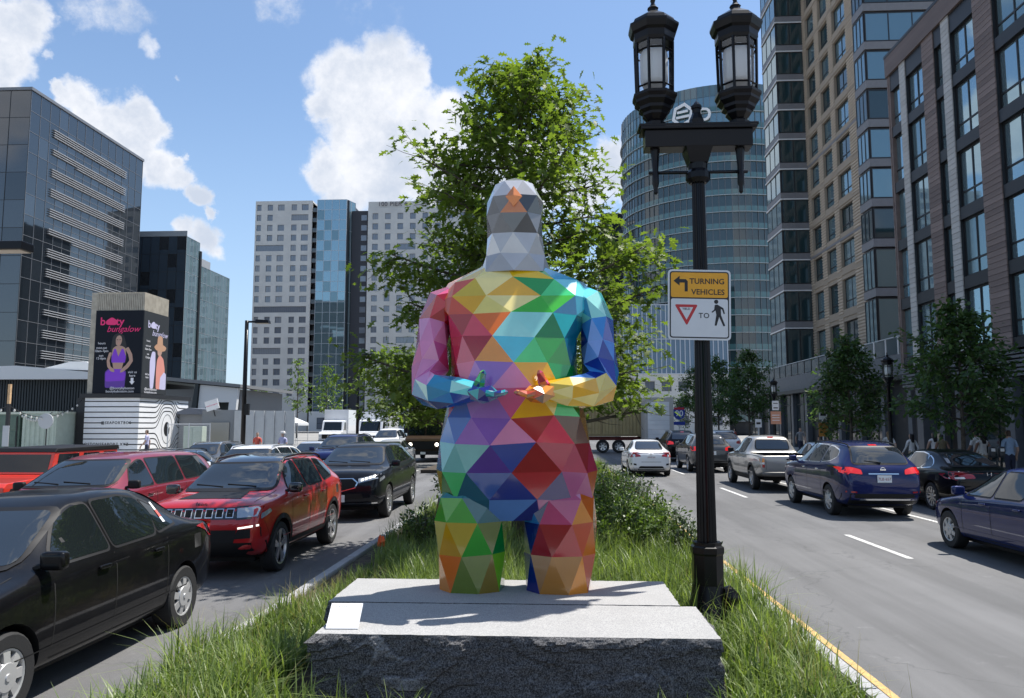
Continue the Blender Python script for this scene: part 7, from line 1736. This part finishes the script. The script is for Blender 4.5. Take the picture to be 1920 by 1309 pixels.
# ================================================================ people
SKIN = [M('skin_a', (.40, .25, .18), .55), M('skin_b', (.22, .12, .08), .55), M('skin_c', (.50, .33, .25), .55)]
def person(label, loc, rz, ht, top, bottom, hair, skin=0, step=.22, sleeves='short', legs='long', longhair=False, hat=None, armbend=.25):
    t = thing('person', label, 'person', loc, rz); k = ht/1.74
    V, E_, Rr = [], [], []
    def nd(p, r, par=None):
        V.append(Vector(p)*k); Rr.append((r[0]*k, r[1]*k) if isinstance(r, tuple) else (r*k, r*k)); 
        if par is not None: E_.append((par, len(V)-1))
        return len(V)-1
    pel = nd((0, 0, .96), (.145, .105)); wst = nd((0, 0, 1.10), (.125, .09), pel); ch = nd((0, .01, 1.30), (.155, .105), wst); ub = nd((0, 0, 1.43), (.115, .085), ch); nk = nd((0, .005, 1.52), .052, ub); hd = nd((0, .02, 1.60), (.072, .085), nk); h2 = nd((0, .015, 1.68), (.076, .09), hd); h3 = nd((0, .005, 1.735), (.045, .055), h2)
    nd((0, .105, 1.615), .016, hd)
    for sg in (-1, 1):
        sw_ = step*sg; hip = nd((sg*.085, 0, .90), (.088, .092), pel); kn = nd((sg*.095, sw_*.55+.02, .50), .058, hip); an = nd((sg*.095, sw_*(1.0 if sw_ > 0 else 1.25), .09+(.07 if sw_ < 0 else 0)), .040, kn); nd((sg*.10, sw_*(1.0 if sw_ > 0 else 1.25)+.15, .035), (.042, .028), an)
        sh = nd((sg*.175, 0, 1.41), .062, ub); el = nd((sg*.235, -sw_*.45-.02, 1.14), .044, sh); wr2 = nd((sg*.235, -sw_*.8+armbend*.3, .91+armbend*.15), .031, el); pm2 = nd((sg*.235, -sw_*.9+armbend*.38, .84+armbend*.16), (.020, .036), wr2)
        for q in range(4): nd((sg*(.235-.004*q), -sw_*.9+armbend*.38-.030+.02*q, .755+armbend*.16+(.01 if q in (0, 3) else 0)), .0085, pm2)
        nd((sg*.205, -sw_*.9+armbend*.38+.035, .80+armbend*.16), .010, wr2)
    me = bpy.data.meshes.new('body'); me.from_pydata([tuple(v) for v in V], E_, [])
    o = bpy.data.objects.new('tmp', me); C.objects.link(o); md = o.modifiers.new('s', 'SKIN'); md.use_smooth_shade = True
    for i, sv in enumerate(me.skin_vertices[0].data): sv.radius = Rr[i]; sv.use_root = (i == 0)
    sb = o.modifiers.new('u', 'SUBSURF'); sb.levels = 1; sb.render_levels = 1
    dg = bpy.context.evaluated_depsgraph_get(); dg.update(); out = bpy.data.meshes.new_from_object(o.evaluated_get(dg)); bpy.data.objects.remove(o)
    out.materials.clear()
    for m_ in (SKIN[skin], top, bottom, hair, M('shoe_dark', (.03, .03, .03), .6)): out.materials.append(m_)
    for p in out.polygons:
        c = p.center/k; x, y, z = c; mi = 0
        if z > 1.545: mi = 3 if (z > 1.69 or y < .03+(1.69-z)*.02 and z > 1.56 and y < .02) else 0
        elif z > 1.49 and abs(x) < .08: mi = 0
        elif abs(x) > .155 and z < 1.42:
            lim = {'short': 1.22, 'long': .93, 'none': 1.40}[sleeves]; mi = 1 if z > lim else 0
        elif z > 1.0: mi = 1
        elif z > .12: mi = 2 if (legs == 'long' or z > .55) else 0
        else: mi = 4
        p.material_index = mi
    link('body', out, t)
    if longhair: rounded_box('hair', hair, t, (0, -.05*k, 1.52*k), (.17*k, .10*k, .36*k))
    if hat: rounded_box('hat_crown', hat, t, (0, .01, 1.73*k), (.20, .23, .13)); mb = MB(); mb.lathe([(.17, 1.685*k), (.17, 1.70*k), (.1, 1.71*k)], n=16); mb.build('hat_brim', hat, t)
    return t
def cl(name, c): return M('cloth_'+name, c, .85, var=.08, vscale=12)
HB = M('hair_black', (.012, .010, .009), .6); HBr = M('hair_brown', (.06, .035, .02), .6); HBl = M('hair_blond', (.22, .15, .08), .6)
Wt = cl('white', (.62, .61, .60)); Kh = cl('khaki', (.38, .30, .22)); Nv = cl('navy', (.02, .025, .05)); Bk = cl('black', (.015, .015, .017)); Bl = cl('light_blue', (.26, .36, .50)); Gy = cl('grey', (.20, .21, .22)); Rd = cl('coral', (.55, .10, .07)); Lv = cl('lavender', (.42, .42, .60)); Or_ = cl('olive', (.15, .12, .07))
person('man in light blue shirt and dark trousers seen from behind at right', (14.4, 25.2, .15), .1, 1.80, Bl, Nv, HBr, 0, .05)
person('woman in white sleeveless top and khaki skirt walking beside the capped man', (14.5, 26.9, .15), .2, 1.70, Wt, Kh, HB, 1, .18, 'none', 'short', True)
person('man in cap and white shirt with backpack strap, walking by the shopfront', (14.9, 28.0, .15), .35, 1.78, Wt, Kh, HB, 1, .2, 'short', 'short', hat=Bk)
person('woman in olive off-shoulder dress under the big street tree', (14.3, 29.2, .15), -.2, 1.62, Or_, Or_, HB, 1, .12, 'none', 'short')
person('woman in white blouse with black shoulder bag walking away', (14.6, 30.4, .15), .1, 1.68, Wt, Gy, HB, 0, .2, 'none', 'long', True)
person('woman in white shirt with long dark hair and pale bag', (14.2, 31.4, .15), .3, 1.62, Wt, Kh, HB, 0, .2, 'long', 'long', True)
person('blond walker in white top near the black lantern', (14.0, 33.0, .15), 0, 1.70, Wt, Bk, HBl, 2, .2, 'short', 'long', True)
person('man in grey shirt by the lit shop window', (14.8, 47.0, .15), PI, 1.80, Gy, Nv, HBr, 0, .2)
person('man in black by the dark doorway', (15.6, 45.5, .15), PI, 1.78, Bk, Bk, HB, 0, .1)
person('pedestrian in coral top crossing by the far white SUV', (12.6, 54.0, .15), 1.2, 1.72, Rd, Bk, HB, 0, .2)
person('man in blue shirt passing the eye mural', (-20.2, 37.6, .12), PI/2+.4, 1.75, Lv, Nv, HBr, 0, .2, 'short')
person('person in coral shirt by the pale site wall', (-14.9, 38.4, .0), PI, 1.74, Rd, Bk, HBr, 0, .2)
person('person in pale shirt and white hat by the pale site wall', (-13.6, 38.4, .0), PI, 1.74, Lv, Nv, HBl, 2, .2, hat=Wt)
